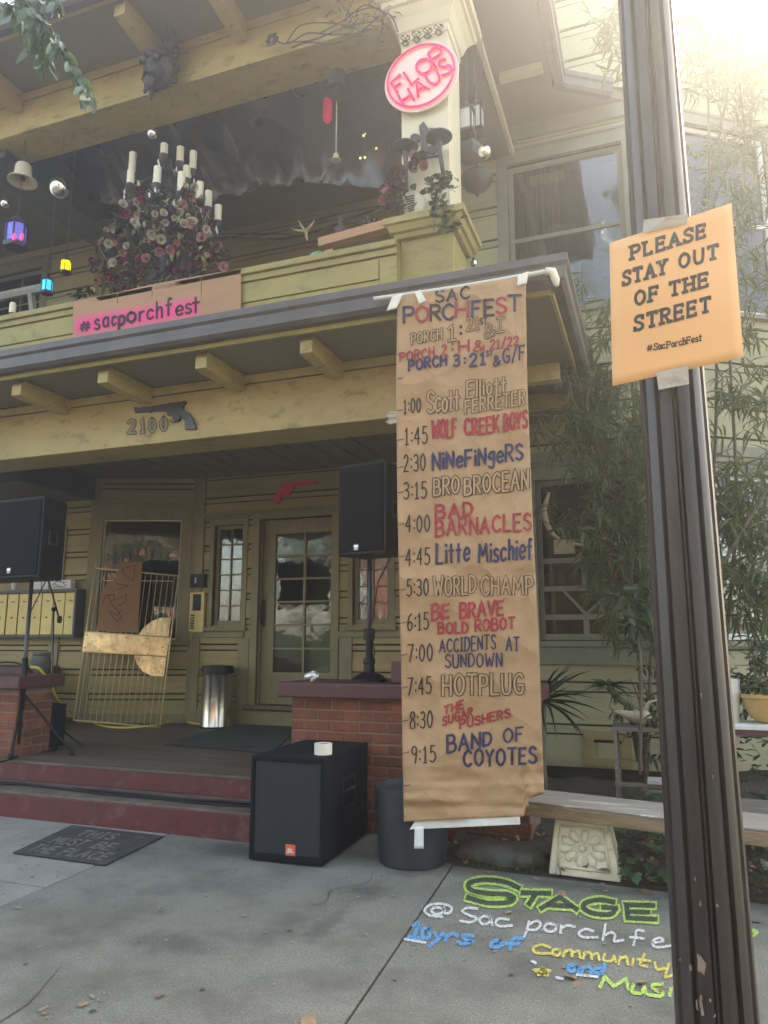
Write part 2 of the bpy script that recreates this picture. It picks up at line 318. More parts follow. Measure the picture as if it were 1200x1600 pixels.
def siding(W, parent, a0, a1, z0, z1, period, holes, m, zoff=0):
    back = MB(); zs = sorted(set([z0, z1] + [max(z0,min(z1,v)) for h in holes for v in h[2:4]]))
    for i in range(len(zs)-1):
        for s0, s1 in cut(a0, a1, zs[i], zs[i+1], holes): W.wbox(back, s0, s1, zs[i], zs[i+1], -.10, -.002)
    back.build('wall', M['groove_shade'], parent)
    z = z0 + zoff
    while z < z1:
        for f0, f1, th in ((.022/period, .775, .030), (.775+.020/period, 1.0, .018)):
            b0 = max(z0, z + f0*period); b1 = min(z1, z + f1*period)
            if b1 - b0 < .02: continue
            zc = sorted(set([b0, b1] + [v for h in holes for v in h[2:4] if b0+.01 < v < b1-.01]))
            for i in range(len(zc)-1):
                for s0, s1 in cut(a0, a1, zc[i], zc[i+1], holes):
                    q = MB(); lo, hi = zc[i], zc[i+1]; ch = min(.008, (hi-lo)*.2)
                    q.hexa([W.pt(s0,lo,th), W.pt(s1,lo,th), W.pt(s1,lo,-.001), W.pt(s0,lo,-.001), W.pt(s0,hi,th*.75), W.pt(s1,hi,th*.75), W.pt(s1,hi,-.001), W.pt(s0,hi,-.001)])
                    q.build('siding_board', m, parent)
        z += period
def window(W, parent, a0, a1, z0, z1, casing, sashw, vbars, hbars, trim, panem='pane', depth=.05, sill=True, bar=.02, room=.35, curtain=None, rmat='darkroom', rimm=None):
    """casing runs outside a0..a1; bars given as fractions; panes are built one by one"""
    g = MB()
    W.wbox(g, a0-casing, a1+casing, z1, z1+casing*1.25, -.02, .045); W.wbox(g, a0-casing, a0, z0-.02, z1, -.02, .04); W.wbox(g, a1, a1+casing, z0-.02, z1, -.02, .04)
    W.wbox(g, a0-casing-.03, a1+casing+.03, z1+casing*1.25, z1+casing*1.25+.035, -.02, .075)
    root = g.build('window', trim, parent, bevel=.004)
    if sill:
        q = MB(); W.wbox(q, a0-casing-.03, a1+casing+.03, z0-.07, z0-.02, -.02, .09); q.build('sill', trim, root, bevel=.004)
    f = MB(); d0, d1 = -depth-.03, -depth+.02
    W.wbox(f, a0, a0+sashw, z0, z1, d0, d1); W.wbox(f, a1-sashw, a1, z0, z1, d0, d1)
    W.wbox(f, a0+sashw, a1-sashw, z1-sashw, z1, d0, d1); W.wbox(f, a0+sashw, a1-sashw, z0, z0+sashw*1.3, d0, d1)
    ia, ib, ja, jb = a0+sashw, a1-sashw, z0+sashw*1.3, z1-sashw
    vs = [ia + (ib-ia)*t for t in vbars]; hs = [ja + (jb-ja)*t for t in hbars]
    for v in vs: W.wbox(f, v-bar/2, v+bar/2, ja, jb, d0+.008, d1-.006)
    for h in hs: W.wbox(f, ia, ib, h-bar/2, h+bar/2, d0+.01, d1-.008)
    f.build('frame', rimm or trim, root, bevel=.003)
    xs = [ia] + vs + [ib]; ys = [ja] + hs + [jb]
    for i in range(len(xs)-1):
        for j in range(len(ys)-1):
            q = MB(); t = rnd.uniform(-.0006, .0006)
            q.hexa([W.pt(xs[i],ys[j],d0+.022+t), W.pt(xs[i+1],ys[j],d0+.022-t), W.pt(xs[i+1],ys[j],d0+.018-t), W.pt(xs[i],ys[j],d0+.018+t),
                    W.pt(xs[i],ys[j+1],d0+.022-t), W.pt(xs[i+1],ys[j+1],d0+.022+t), W.pt(xs[i+1],ys[j+1],d0+.018+t), W.pt(xs[i],ys[j+1],d0+.018-t)])
            q.build('pane', M[panem], root)
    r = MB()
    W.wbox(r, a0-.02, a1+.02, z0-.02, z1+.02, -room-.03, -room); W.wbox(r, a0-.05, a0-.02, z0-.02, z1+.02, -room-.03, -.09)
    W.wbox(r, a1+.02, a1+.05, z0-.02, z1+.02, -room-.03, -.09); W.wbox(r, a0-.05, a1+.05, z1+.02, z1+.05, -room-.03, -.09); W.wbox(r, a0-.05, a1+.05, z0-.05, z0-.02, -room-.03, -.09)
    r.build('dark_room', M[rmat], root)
    if curtain:
        c = MB(); n = 60; ca, cb, cz0, cz1 = a0+(a1-a0)*curtain[0], a0+(a1-a0)*curtain[1], z0+(z1-z0)*curtain[2], z0+(z1-z0)*curtain[3]
        vs = []
        for i in range(n+1):
            a = ca + (cb-ca)*i/n; o = -depth-.12 + .018*math.sin(i*1.05) + .01*math.sin(i*.37)
            vs += [W.pt(a, cz0, o), W.pt(a, cz1, o)]
        c.add(vs, [(2*i, 2*i+2, 2*i+3, 2*i+1) for i in range(n)]); c.build('curtain', M['curtain'], root, smooth=True)
    return root

# ================================================================ SETTING
def slab(pts, z0, z1, name, m, parent, bevel=.006):
    q = MB(); n = len(pts)
    q.v = [(x, y, z0) for x, y in pts] + [(x, y, z1) for x, y in pts]
    q.f = [tuple(reversed(range(n))), tuple(range(n, 2*n))] + [(i, (i+1)%n, n+(i+1)%n, n+i) for i in range(n)]
    return q.build(name, m, parent, bevel=bevel)
g = MB(); g.box(-150, 150, -150, 150, -.4, -.22); go = g.build('ground', M['ground']); go['kind'] = 'structure'
g = MB(); g.box(-60, 60, -12, -1.9, -.22, -.14); o = g.build('road', M['asphalt']); o['kind'] = 'structure'
walk = bpy.data.objects.new('sidewalk', None); COL.objects.link(walk); walk['kind'] = 'structure'
g = MB(); g.box(-30, 20, -1.7, 5.16, -.22, -.03); g.build('sidewalk_bed', M['soil'], walk)
J0 = G(707,1352); J1 = G(560,1568)
def jx(y): t = (y - J1.y)/(J0.y - J1.y); return J1.x + (J0.x - J1.x)*t
L0 = G(165,1353); L1 = G(92,1391)
def lx(y): return -3.66 + (y-4.3)*-.05
def hy(x): return 3.86
A = .006
slab([(jx(-1.5)+A,-1.5),(.95,-1.5),(.95,5.03),(jx(5.157)+A,5.157)], -.1, 0, 'slab', M['walk'], walk)
slab([(.962,-1.5),(3.6,-1.5),(3.6,4.85),(.962,5.03)], -.1, .003, 'slab', M['walk'], walk)
slab([(3.612,-1.5),(9,-1.5),(9,4.6),(3.612,4.85)], -.1, 0, 'slab', M['walk'], walk)
slab([(lx(-1.5)+A,-1.5),(jx(-1.5)-A,-1.5),(jx(5.157)-A,5.157),(jx(5.157)-.12,5.74),(-2.95,5.74),(-2.95,5.185),(lx(5.185)+A,5.185)], -.1, 0, 'slab', M['walk'], walk)
slab([(-14,hy(0)+A),(lx(hy(0))-A,hy(0)+A),(lx(5.185)-A,5.185),(-14,5.185)], -.1, .001, 'slab', M['walk_l'], walk)
slab([(-14,-1.5),(lx(-1.5)-A,-1.5),(lx(hy(0))-A,hy(0)-A),(-14,hy(0)-A)], -.1, -.002, 'slab', M['walk_l'], walk)
g = MB(); g.box(-30, 20, -1.66, -1.512, -.2, -.004); o = g.build('kerb', M['walk_l'], None, bevel=.015); o['kind'] = 'structure'
# garden bed soil, uneven
g = MB(); nx, ny = 60, 36
for j in range(ny+1):
    for i in range(nx+1):
        x = -1.52 + 8.5*i/nx; yb = 5.12 - .02*max(0, x+1.4) if x < .95 else 5.02-.07*(x-.95); y = yb + (9.5-yb)*j/ny
        z = -.02 + .10*min(1, j/6) + .05*noise.noise(Vector((x*3, y*3, 0))) * min(1, j/3+.2)
        g.v.append((x, y, z))
g.f = [(j*(nx+1)+i, j*(nx+1)+i+1, (j+1)*(nx+1)+i+1, (j+1)*(nx+1)+i) for j in range(ny) for i in range(nx)]
o = g.build('garden_soil', M['soil'], smooth=True); o['kind'] = 'structure'

# ================================================================ HOUSE
house = thing('porch_house', 'olive craftsman house with a two storey front porch, brick piers and brown gutters', 'house', (0,0,0))
YF = 5.74                                     # front plane of beams and piers
WF = Wall(-6.1, 8.95, 1, 0); WM = Wall(-13, 8.4, 1, 0); WR = Wall(-2.3, 8.3, 1, 0)
wl_a = P(135,1000,8.4); WL = Wall(wl_a.x, 8.4, -6.1-wl_a.x, .55); LLEN = math.hypot(-6.1-wl_a.x, .55)
WB = Wall(.25, 8.3, .83, .56)
FZ = .38; CZ = 3.82
# --- porch steps and floor
g = MB(); g.box(-14, -2.94, 5.215, 5.66, -.1, .20); g.build('step_tread', M['tread'], house, bevel=.012)
g = MB(); g.box(-14, -2.94, 5.19, 5.214, -.1, .188); g.build('step_riser', M['riser'], house, bevel=.006)
g = MB(); g.box(-14, -2.94, 5.645, 5.669, .202, .372); g.build('step_riser', M['riser'], house, bevel=.004)
g = MB(); g.box(-14, -2.96, 5.67, 9.0, .0, .352); g.box(-2.96, -1.4, 6.27, 9.0, .0, .352); g.build('porch_base', M['tread'], house)
y = 5.64
while y < 8.9:
    q = MB(); x1 = -2.94 if y < 6.3 else -1.4
    q.box(-14, x1, y, y+.106, .352+.003*rnd.random(), FZ+.001*rnd.random()); q.build('floor_plank', M['plank'], house, bevel=.003, seg=1); y += .11
# --- brick piers
def unit_brick(L, D, Hh, name='brick'):
    me = MB(); me.box(-L/2, L/2, -D/2, D/2, -Hh/2, Hh/2)
    o = me.build(name, M['brick']); b = o.modifiers.new('b', 'BEVEL'); b.width = .004; b.segments = 1
    dg = bpy.context.evaluated_depsgraph_get(); m2 = bpy.data.meshes.new_from_object(o.evaluated_get(dg)); m2.name = name
    bpy.data.objects.remove(o); return m2
BL = [unit_brick(.232, .1, .072), unit_brick(.11, .1, .072), unit_brick(.17, .1, .072)]
def brick_face(pier, x0, x1, yf, z0, z1, axis='x', fixed=None):
    row = 0; z = z0 + .036
    while z + .036 <= z1 + .01:
        x = x0 + (0 if row % 2 == 0 else -.125)
        while x < x1 - .02:
            a, b = max(x, x0), min(x + .232, x1)
            if b - a > .05:
                L = b - a; me = BL[0] if L > .2 else (BL[2] if L > .14 else BL[1]); base = .232 if L > .2 else (.17 if L > .14 else .11)
                j = rnd.uniform(-.003, .003)
                if axis == 'x': copy_part(me, 'brick', pier, ((a+b)/2, yf+.05+j, z), (0,0,rnd.uniform(-.01,.01)), (L/base, 1, 1))
                else: copy_part(me, 'brick', pier, (yf-.05+j, (a+b)/2, z), (0,0,math.pi/2), (L/base, 1, 1))
            x += .247
        z += .085; row += 1
def pier(x0, x1, y0, y1, z0, z1):
    q = MB(); q.box(x0+.008, x1-.008, y0+.008, y1-.008, z0, z1); p = q.build('brick_pier', M['mortar'], house)
    brick_face(p, x0, x1, y0, z0+.006, z1)
    if x1 < -2: brick_face(p, y0+.11, y1, x1, z0+.006, z1, 'y')
    c = MB(); c.box(x0-.09, x1+.09, y0-.09, y1+.06, z1+.002, z1+.125); c.build('pier_cap', M['cap'], p, bevel=.014)
    return p
pier(-2.93, -.95, YF, 6.25, 0, 1.03); pier(-6.62, -5.93, YF, 6.2, FZ, 1.03); pier(-9.6, -7.95, 7.75, 8.25, FZ, 1.03)
g = MB(); g.box(-2.05, -1.25, YF+.02, 6.22, 1.158, 1.33); g.build('pillar_plinth', M['cap'], house, bevel=.01)
g = MB(); g.hexa([(-1.97,YF+.06,1.33),(-1.33,YF+.06,1.33),(-1.33,6.2,1.33),(-1.97,6.2,1.33),(-1.9,YF+.1,3.35),(-1.38,YF+.1,3.35),(-1.38,6.15,3.35),(-1.9,6.15,3.35)])
g.build('lower_pillar', M['beam'], house, bevel=.008)
# --- lower porch beam, ceiling, roof skirt
XE = -1.28
g = MB(); g.box(-14, XE, YF, 6.2, 3.385, 3.86); g.build('front_beam', M['beam'], house, bevel=.008)
g = MB(); g.box(-14, XE+.01, YF-.022, YF-.002, 3.865, 3.945); g.build('beam_trim_strip', M['beam'], house, bevel=.004)
q = MB()                                              # splintered beam end sticking out
zc = P(612,650,5.7)
for k in range(7):
    a = zc + Vector((.22, 0, .03 - k*.012)); q.beam(a, zc + Vector((-.05 + .03*rnd.random(), rnd.uniform(-.02,.02), .03 - k*.016)), .03, .014)
q.build('splintered_board', M['stick'], house)
g = MB(); g.box(-2.06, -1.28, 6.2, 8.3, 3.385, 3.86); g.build('side_beam', M['beam'], house, bevel=.006)
g = MB(); g.box(-14, -7.5, 7.0, 8.35, 3.5, 3.8); g.build('dropped_beam', M['darkbeam'], house, bevel=.005)
x = -14.0
while x < -2.1:
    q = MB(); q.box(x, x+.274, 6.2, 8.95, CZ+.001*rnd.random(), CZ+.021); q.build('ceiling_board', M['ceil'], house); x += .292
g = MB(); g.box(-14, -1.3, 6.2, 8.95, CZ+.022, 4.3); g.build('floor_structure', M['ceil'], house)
XS = -.60
SZ = 3.955
# soffit boards
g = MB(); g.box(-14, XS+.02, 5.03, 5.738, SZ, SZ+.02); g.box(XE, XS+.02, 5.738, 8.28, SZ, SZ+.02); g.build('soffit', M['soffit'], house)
g = MB(); g.box(-14, XS+.03, 5.00, 5.028, 3.925, 4.02); g.box(XS+.021, XS+.05, 5.028, 8.28, 3.925, 4.02); g.build('fascia', M['parapet'], house, bevel=.004)
# gutter: an open trough profile run along the front and down the right side
def gutter(path, z0, z1, wd, name, m, out=None):
    """path = list of (x,y) of the inner edge, outward to the right-hand side of travel given by out list"""
    prof = [(0, z0+.0), (wd*.55, z0), (wd*.8, z0+.03), (wd*.83, z0+(z1-z0)*.6), (wd, z0+(z1-z0)*.72), (wd, z1), (wd-.012, z1), (wd-.02, z1-.03), (wd*.7, z0+.05), (.02, z0+.03), (.02, z1-.01), (0, z1-.01)]
    q = MB(); n = len(prof)
    for i, p in enumerate(path):
        ox, oy = out[i]
        for a, z in prof: q.v.append((p[0]+ox*a, p[1]+oy*a, z))
    for i in range(len(path)-1):
        for j in range(n): q.f.append((i*n+j, (i+1)*n+j, (i+1)*n+(j+1)%n, i*n+(j+1)%n))
    q.f.append(tuple(range(n))); q.f.append(tuple((len(path)-1)*n+j for j in reversed(range(n))))
    return q.build(name, m, house, recalc=True)
gutter([(-14,5.0),(XS+.05,5.0),(XS+.05,8.27)], 3.965, 4.165, .12, 'gutter', M['gutter'], [(0,-1),(1,-1),(1,0)])
# skirt roof
g = MB(); g.hexa([(-14,4.93,4.10),(XS+.1,4.93,4.10),(XS+.1,8.28,4.10),(-14,8.28,4.10),(-14,5.62,4.42),(-1.25,5.62,4.42),(-1.25,8.28,4.42),(-14,8.28,4.42)])
g.build('skirt_roof', M['gutter'], house)
for xx in (-6.82, -5.66, -4.64, -3.6, -2.6, -1.72):
    q = MB(); prof = [(5.10,3.80),(5.10,3.905),(5.14,3.952),(YF-.001,3.952),(YF-.001,3.80),(5.66,3.79),(5.2,3.79)]
    q.prism([(xx, a, b) for a, b in prof], (.115, 0, 0)); q.build('rafter_tail', M['beam'], house, bevel=.006, recalc=True)
for yy in (6.4, 7.2):
    q = MB(); q.box(XE, XS-.08, yy, yy+.11, 3.79, 3.952); q.build('rafter_tail', M['beam'], house, bevel=.006)
# --- parapet of upper porch
YPp = 5.62
g = MB(); g.box(-14, -1.93, YPp, YPp+.12, 4.3, 4.88); g.build('parapet_wall', M['parapet'], house)
for z0, z1, o in ((4.30,4.47,.018), (4.482,4.60,.012), (4.612,4.80,.018)):
    q = MB(); q.box(-14, -2.1, YPp-o, YPp-.001, z0, z1); q.build('parapet_board', M['parapet'], house, bevel=.004)
q = MB(); q.box(-2.09, -1.935, YPp-.02, YPp-.001, 4.30, 4.80); q.build('parapet_board', M['parapet'], house, bevel=.004)
g = MB(); g.box(-14, -1.93, YPp-.05, YPp+.17, 4.885, 4.95); g.build('parapet_rail', M['parapet'], house, bevel=.01)
g = MB(); g.box(-14, -1.93, YPp-.025, YPp-.001, 4.82, 4.883); g.build('rail_moulding', M['parapet'], house, bevel=.006)
g = MB(); g.box(-14, -1.3, 5.75, 8.95, 4.31, 4.36); g.build('upper_floor', M['plank'], house)
# --- upper pillar
PF = 5.5
g = MB(); g.box(-1.93, -1.45, YF-.03, 6.17, 4.3, 4.985); g.build('pillar_pedestal', M['parapet'], house, bevel=.008)
g = MB()
def ring(m, x0, x1, y0, y1, z, e): return [(x0-e,y0-e,z),(x1+e,y0-e,z),(x1+e,y1+e,z),(x0-e,y1+e,z)]
def flare(levels, x0, x1, y0, y1, name, m, parent, bevel=.004):
    q = MB()
    for z, e in levels: q.v += ring(None, x0, x1, y0, y1, z, e)
    n = len(levels)
    for i in range(n-1):
        for j in range(4): a = i*4+j; b = i*4+(j+1)%4; q.f.append((a, b, b+4, a+4))
    q.f.append((3,2,1,0)); q.f.append(tuple((n-1)*4+j for j in range(4)))
    return q.build(name, m, parent, bevel=bevel)
flare([(4.985,.0),(4.99,.04),(5.03,.055),(5.04,.08),(5.10,.1),(5.105,.125),(5.165,.125),(5.17,.03)], -1.93, -1.45, YF-.03, 6.17, 'pillar_ledge', M['parapet'], house)
g = MB(); g.box(-1.93, -1.48, YF, 6.16, 5.17, 7.02); g.build('upper_pillar', M['cream'], house, bevel=.006)
flare([(7.02,.012),(7.10,.014),(7.11,.03),(7.22,.07),(7.30,.12),(7.31,.145),(7.36,.15),(7.37,.19),(7.44,.2)], -1.93, -1.48, YF, 6.16, 'capital', M['cream'], house)
# --- upper beams, roof
UB0, UB1 = 7.30, 7.80
g = MB(); g.box(-14, -1.9, YF, 6.21, UB0, UB1-.1); g.build('upper_beam', M['beam'], house, bevel=.006)
g = MB(); g.box(-1.899, -1.35, 5.72, 6.22, 7.45, UB1); g.build('beam_corner', M['cream'], house, bevel=.006)
g = MB(); g.box(-14, -1.9, YF-.02, YF-.001, UB1-.10, UB1-.002); g.build('beam_trim_strip', M['beam'], house, bevel=.004)
g = MB(); g.box(-1.88, -1.36, 6.222, 8.28, 7.42, UB1-.02); g.build('upper_side_beam', M['soffit'], house, bevel=.006)
g = MB(); g.box(-1.355, -1.30, 6.1, 8.28, 7.40, 7.46); g.build('side_trim', M['cream'], house, bevel=.006)
XU = -.76
SOF = [(-14,4.98),(XU,4.98),(XU,7.73),(XU+.83*1.1,7.73+.56*1.1),(XU+.83*1.1,8.28),(-14,8.28)]
q = MB(); n = len(SOF); zt = UB1
q.v = [(x,y,zt) for x,y in SOF] + [(x,y,zt+.12) for x,y in SOF]
q.f = [tuple(reversed(range(n))), tuple(range(n,2*n))] + [(i,(i+1)%n,n+(i+1)%n,n+i) for i in range(n)]
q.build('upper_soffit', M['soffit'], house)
g = MB(); g.box(-14, -2.0, 6.21, 8.95, 7.7, 7.79); g.build('upper_ceiling', M['ceil'], house)
gutter([(-14,4.97),(XU+.03,4.97),(XU+.03,7.73),(XU+.03+.83*.68,7.73+.56*.68)], 7.74, 7.93, .13, 'gutter', M['gutter'], [(0,-1),(1,-1),(.97,-.45),(.56,-.83)])
g = MB(); g.box(-14, XU, 4.98, 5.03, 7.76, 7.799); g.build('fascia', M['beam'], house, bevel=.004)
for xx in (-6.70, -4.72, -3.72, -2.72):
    q = MB(); q.prism([(xx,a,b) for a,b in [(5.06,7.62),(5.06,7.74),(5.1,7.798),(YF-.022,7.798),(YF-.022,7.56),(5.6,7.56),(5.2,7.6)]], (.13,0,0)); q.build('rafter_tail', M['beam'], house, bevel=.006, recalc=True)
for yy in (5.9, 7.3):
    q = MB(); q.box(-1.3, XU-.06, yy, yy+.1, 7.71, 7.798); q.build('soffit_batten', M['cream'], house, bevel=.005)
q = MB(); q.v = [(-14,4.9,7.93),(XU+.1,4.9,7.93),(XU+.1,8.28,7.93),(-14,8.28,7.93),(-14,8.28,9.0),(-3.9,8.28,9.0)]
q.f = [(0,1,5,4),(1,2,5),(0,4,3),(3,4,5,2),(0,3,2,1)]; q.build('roof', M['gutter'], house)
g = MB(); g.box(-14, 6, 9.75, 18, 0, 8.9); g.build('house_core', M['siding'], house)
g = MB(); g.hexa([(-14.4,8.5,8.9),(4.6,8.5,8.9),(6.4,18.4,8.9),(-14.4,18.4,8.9),(-9,12.5,11.2),(1,12.5,11.2),(1,14,11.2),(-9,14,11.2)]); g.build('main_roof', M['gutter'], house)
# --- openings of the porch wall
def wpx(W, pts): return [W.px(*p) for p in pts]
dl, dt = WF.px(409,812); dr, _ = WF.px(521,806); _, db = WF.px(400,1100)
sl0, st1 = WF.px(338,822); sl1, _ = WF.px(383,822); _, sb = WF.px(340,978)
sr0, _ = WF.px(553,870); sr1, _ = WF.px(610,870)
hF = [(dl,dr,db,dt), (sl0,sl1,sb,st1), (sr0,sr1,sb,st1)]
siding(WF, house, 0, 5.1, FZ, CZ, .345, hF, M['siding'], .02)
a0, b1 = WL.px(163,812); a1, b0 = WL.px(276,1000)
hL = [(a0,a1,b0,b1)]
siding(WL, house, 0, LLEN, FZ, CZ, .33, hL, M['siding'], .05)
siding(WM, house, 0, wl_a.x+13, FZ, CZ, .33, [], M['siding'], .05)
# corner boards, band under windows
def board(W, a0, a1, z0, z1, o0, o1, name='trim_board', m='trim', bev=.004):
    q = MB(); W.wbox(q, a0, a1, z0, z1, o0, o1); return q.build(name, M[m], house, bevel=bev)
board(WL, -.05, .09, FZ, CZ, .0, .035, 'corner_board'); board(WL, LLEN-.1, LLEN-.01, FZ, CZ, .0, .035, 'corner_board'); board(WF, -.02, .10, FZ, CZ, .02, .05, 'corner_board')
board(WF, 0, sl1+.06, sb-.16, sb-.09, .02, .06, 'window_band'); board(WF, dr+.1, 5, sb-.16, sb-.09, .02, .06, 'window_band')
board(WF, 0, 5, st1+.13, st1+.19, .02, .055, 'head_band'); board(WF, 0, 5, FZ+.002, FZ+.2, .02, .045, 'base_board'); board(WL, .1, LLEN-.1, FZ+.002, FZ+.12, .02, .045, 'base_board')
board(WF, dl-.30, dl-.12, FZ+.2, sb-.16, .02, .045); board(WF, dr+.12, dr+.3, FZ+.2, sb-.16, .02, .045)
q = WM.px(96,800)[0]; q2 = WM.px(110,800)[0]; board(WM, q, q2, FZ, 3.15, .0, .05)
window(WF, house, sl0, sl1, sb, st1, .07, .055, [.5], [.16,.33,.5,.67,.83], M['trim'], 'oldpane')
window(WF, house, sr0, sr1, sb, st1, .07, .055, [.5], [.16,.33,.5,.67,.83], M['trim'], 'oldpane', curtain=(.3,1,0,.3))
window(WL, house, a0, a1, b0, b1, .16, .02, [], [], M['trim'], 'pane', curtain=(.62,.93,.05,.55), rimm=M['stick'], depth=.02)
# --- front door
door = MB(); W = WF; D0, D1 = -.11, -.06
wdt = dr - dl; gl0, gz1 = WF.px(428,834); gl1, gz0 = WF.px(518,1052)
W.wbox(door, dl+.02, gl0, db, dt-.01, D0, D1); W.wbox(door, gl1, dr-.01, db, dt-.01, D0, D1); W.wbox(door, gl0, gl1, gz1, dt-.01, D0, D1); W.wbox(door, gl0, gl1, db, gz0, D0, D1)
doo = door.build('front_door', M['trim'], house, bevel=.004)
nb = MB(); cx = [gl0, (gl0+gl1)/2, gl1]; rows = [gz0 + (gz1-gz0)*i/6 for i in range(7)]
W.wbox(nb, cx[1]-.016, cx[1]+.016, gz0, gz1, D0+.005, D1-.004)
for r_ in rows[1:-1]: W.wbox(nb, gl0, gl1, r_-.014, r_+.014, D0+.007, D1-.006)
nb.build('glazing_bar', M['trim'], doo, bevel=.003)
for i in range(2):
    for j in range(6):
        q = MB(); t = rnd.uniform(-.0016,.0016); aa, bb = cx[i], cx[i+1]; lo, hi = rows[j], rows[j+1]
        q.hexa([W.pt(aa,lo,D0+.024+t), W.pt(bb,lo,D0+.024-t), W.pt(bb,lo,D0+.02-t), W.pt(aa,lo,D0+.02+t), W.pt(aa,hi,D0+.024-t), W.pt(bb,hi,D0+.024+t), W.pt(bb,hi,D0+.02+t), W.pt(aa,hi,D0+.02-t)])
        q.build('pane', M['oldpane'], doo)
for j in (0, 1, 2):
    pass
q = MB(); W.wbox(q, gl0, gl1, gz0, rows[3]-.02, D0-.02, D0-.012); q.build('door_blind', M['curtain'], doo)
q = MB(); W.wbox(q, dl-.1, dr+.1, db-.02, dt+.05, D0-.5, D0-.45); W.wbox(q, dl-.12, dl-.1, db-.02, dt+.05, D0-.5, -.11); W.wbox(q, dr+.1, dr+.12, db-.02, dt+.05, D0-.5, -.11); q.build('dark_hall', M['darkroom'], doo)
hx, hz = WF.px(408,960)
q = MB(); W.wbox(q, hx-.03, hx+.035, hz-.17, hz+.2, D1, D1+.012); q.build('handle_plate', M['iron'], doo, bevel=.006)
q = MB(); q.tube([W.pt(hx,hz+.1,D1+.01), W.pt(hx,hz+.09,D1+.06), W.pt(hx,hz,D1+.075), W.pt(hx,hz-.1,D1+.055), W.pt(hx,hz-.12,D1+.01)], .012, 8); q.sphere(W.pt(hx,hz+.02,D1+.03), .028); q.build('door_handle', M['blackm'], doo, smooth=True)
q = MB(); W.wbox(q, dl-.11, dl, db-.08, dt+.1, .0, .055); W.wbox(q, dr, dr+.11, db-.08, dt+.1, .0, .055); W.wbox(q, dl, dr, dt, dt+.1, .0, .055)
W.wbox(q, dl, dl+.018, db, dt, -.12, -.001); W.wbox(q, dr-.008, dr, db, dt, -.12, -.001)
df = q.build('door_frame', M['trim'], house, bevel=.004)
q = MB(); W.wbox(q, dl-.14, dr+.14, db-.06, db-.005, -.12, .12); q.build('threshold', M['tread'], house, bevel=.008)
# --- upper porch walls
WU = Wall(-14, 8.95, 1, 0)
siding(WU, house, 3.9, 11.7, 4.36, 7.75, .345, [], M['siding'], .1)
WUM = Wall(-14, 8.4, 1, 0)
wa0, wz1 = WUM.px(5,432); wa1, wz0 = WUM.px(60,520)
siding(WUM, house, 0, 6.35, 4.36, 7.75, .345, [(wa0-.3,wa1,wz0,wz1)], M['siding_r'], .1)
window(WUM, house, wa0-.3, wa1, wz0, wz1, .12, .06, [.6], [.5], M['trim_r'], 'pane')
q = MB(); q.box(-7.66, -7.55, 8.4, 8.95, 4.36, 7.7); q.build('corner_return', M['siding'], house)
board(WUM, 6.2, 6.36, 4.36, 7.7, .02, .05, 'corner_board', 'trim')
# left roof rib running back
bl = G(0, 262, 7.29)
q = MB(); q.hexa([(bl.x-.1,5.9,7.2),(bl.x+.35,5.9,7.2),(bl.x+.35,8.35,7.2),(bl.x-.1,8.35,7.2),(bl.x-.1,5.9,7.69),(bl.x+.35,5.9,7.69),(bl.x+.35,8.35,7.69),(bl.x-.1,8.35,7.69)]); q.build('upper_side_beam', M['darkbeam'], house)
# --- right wall
WRL = .25+2.3
ua0, uz1 = WR.px(792,262); ua1, uz0 = WR.px(982,470)
la0, lz1 = WR.px(836,752); la1, lz0 = WR.px(1015,1000)
ua1 = max(ua1, ua0+1.35); la1 = ua1
hR = [(ua0,ua1,uz0,uz1),(la0,la1,lz0,lz1)]
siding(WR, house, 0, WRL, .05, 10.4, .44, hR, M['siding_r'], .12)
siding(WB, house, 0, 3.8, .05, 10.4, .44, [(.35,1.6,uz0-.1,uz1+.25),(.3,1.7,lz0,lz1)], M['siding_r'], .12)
window(WR, house, ua0, ua1, uz0, uz1, .13, .06, [], [.5], M['trim_r'], 'oldpane', curtain=(0,.45,.0,1), bar=.05)
wr = window(WR, house, la0, la1, lz0, lz1, .12, .05, [], [], M['trim_r'], 'pane', curtain=(0,1,0,.42), room=.5)
window(WB, house, .35, 1.6, uz0-.1, uz1+.25, .1, .05, [], [.5], M['trim_r'], 'oldpane', rimm=M['white'], bar=.05)
window(WB, house, .3, 1.7, lz0, lz1, .1, .05, [.5], [.5], M['trim_r'], 'oldpane', rimm=M['white'])
# lattice of the lower right window, laid over the glass
q = MB(); am = WR.px(912,890)[0]
zr = [WR.px(900,v)[1] for v in (875, 919, 964)]
for z in zr: W2 = WR; W2.wbox(q, la0+.05, la1-.05, z-.028, z+.028, -.045, -.012)
WR.wbox(q, am-.03, am+.03, zr[1]+.03, zr[0]-.03, -.045, -.013); WR.wbox(q, am-.03, am+.03, lz0+.06, zr[2]-.03, -.045, -.013)
for s_, e_ in ((la0+.05, am), (am, la1-.05)):
    mid = (s_+e_)/2
    q.beam(WR.pt(mid, zr[1]-.03, -.03), WR.pt(s_ if s_ > la0+.1 else am, zr[2]+.03, -.03), .03, .04, WR.n)
    q.beam(WR.pt(mid, zr[1]-.03, -.034), WR.pt(e_, zr[2]+.03, -.034), .03, .04, WR.n)
q.build('lattice', M['trim_r'], wr)
board(WR, 0, WRL, lz1+.2, lz1+.32, .02, .06, 'belt_board', 'trim_r'); board(WR, 0, WRL, lz0-.26, lz0-.08, .02, .07, 'window_band', 'trim_r')
board(WR, 0, WRL, 7.6, 7.79, .02, .06, 'frieze_board', 'trim_r'); board(WR, WRL-.06, WRL, .05, 10.4, .02, .05, 'corner_board', 'trim_r')
board(WB, .0, 3.8, lz1+.2, lz1+.32, .02, .06, 'belt_board', 'trim_r')
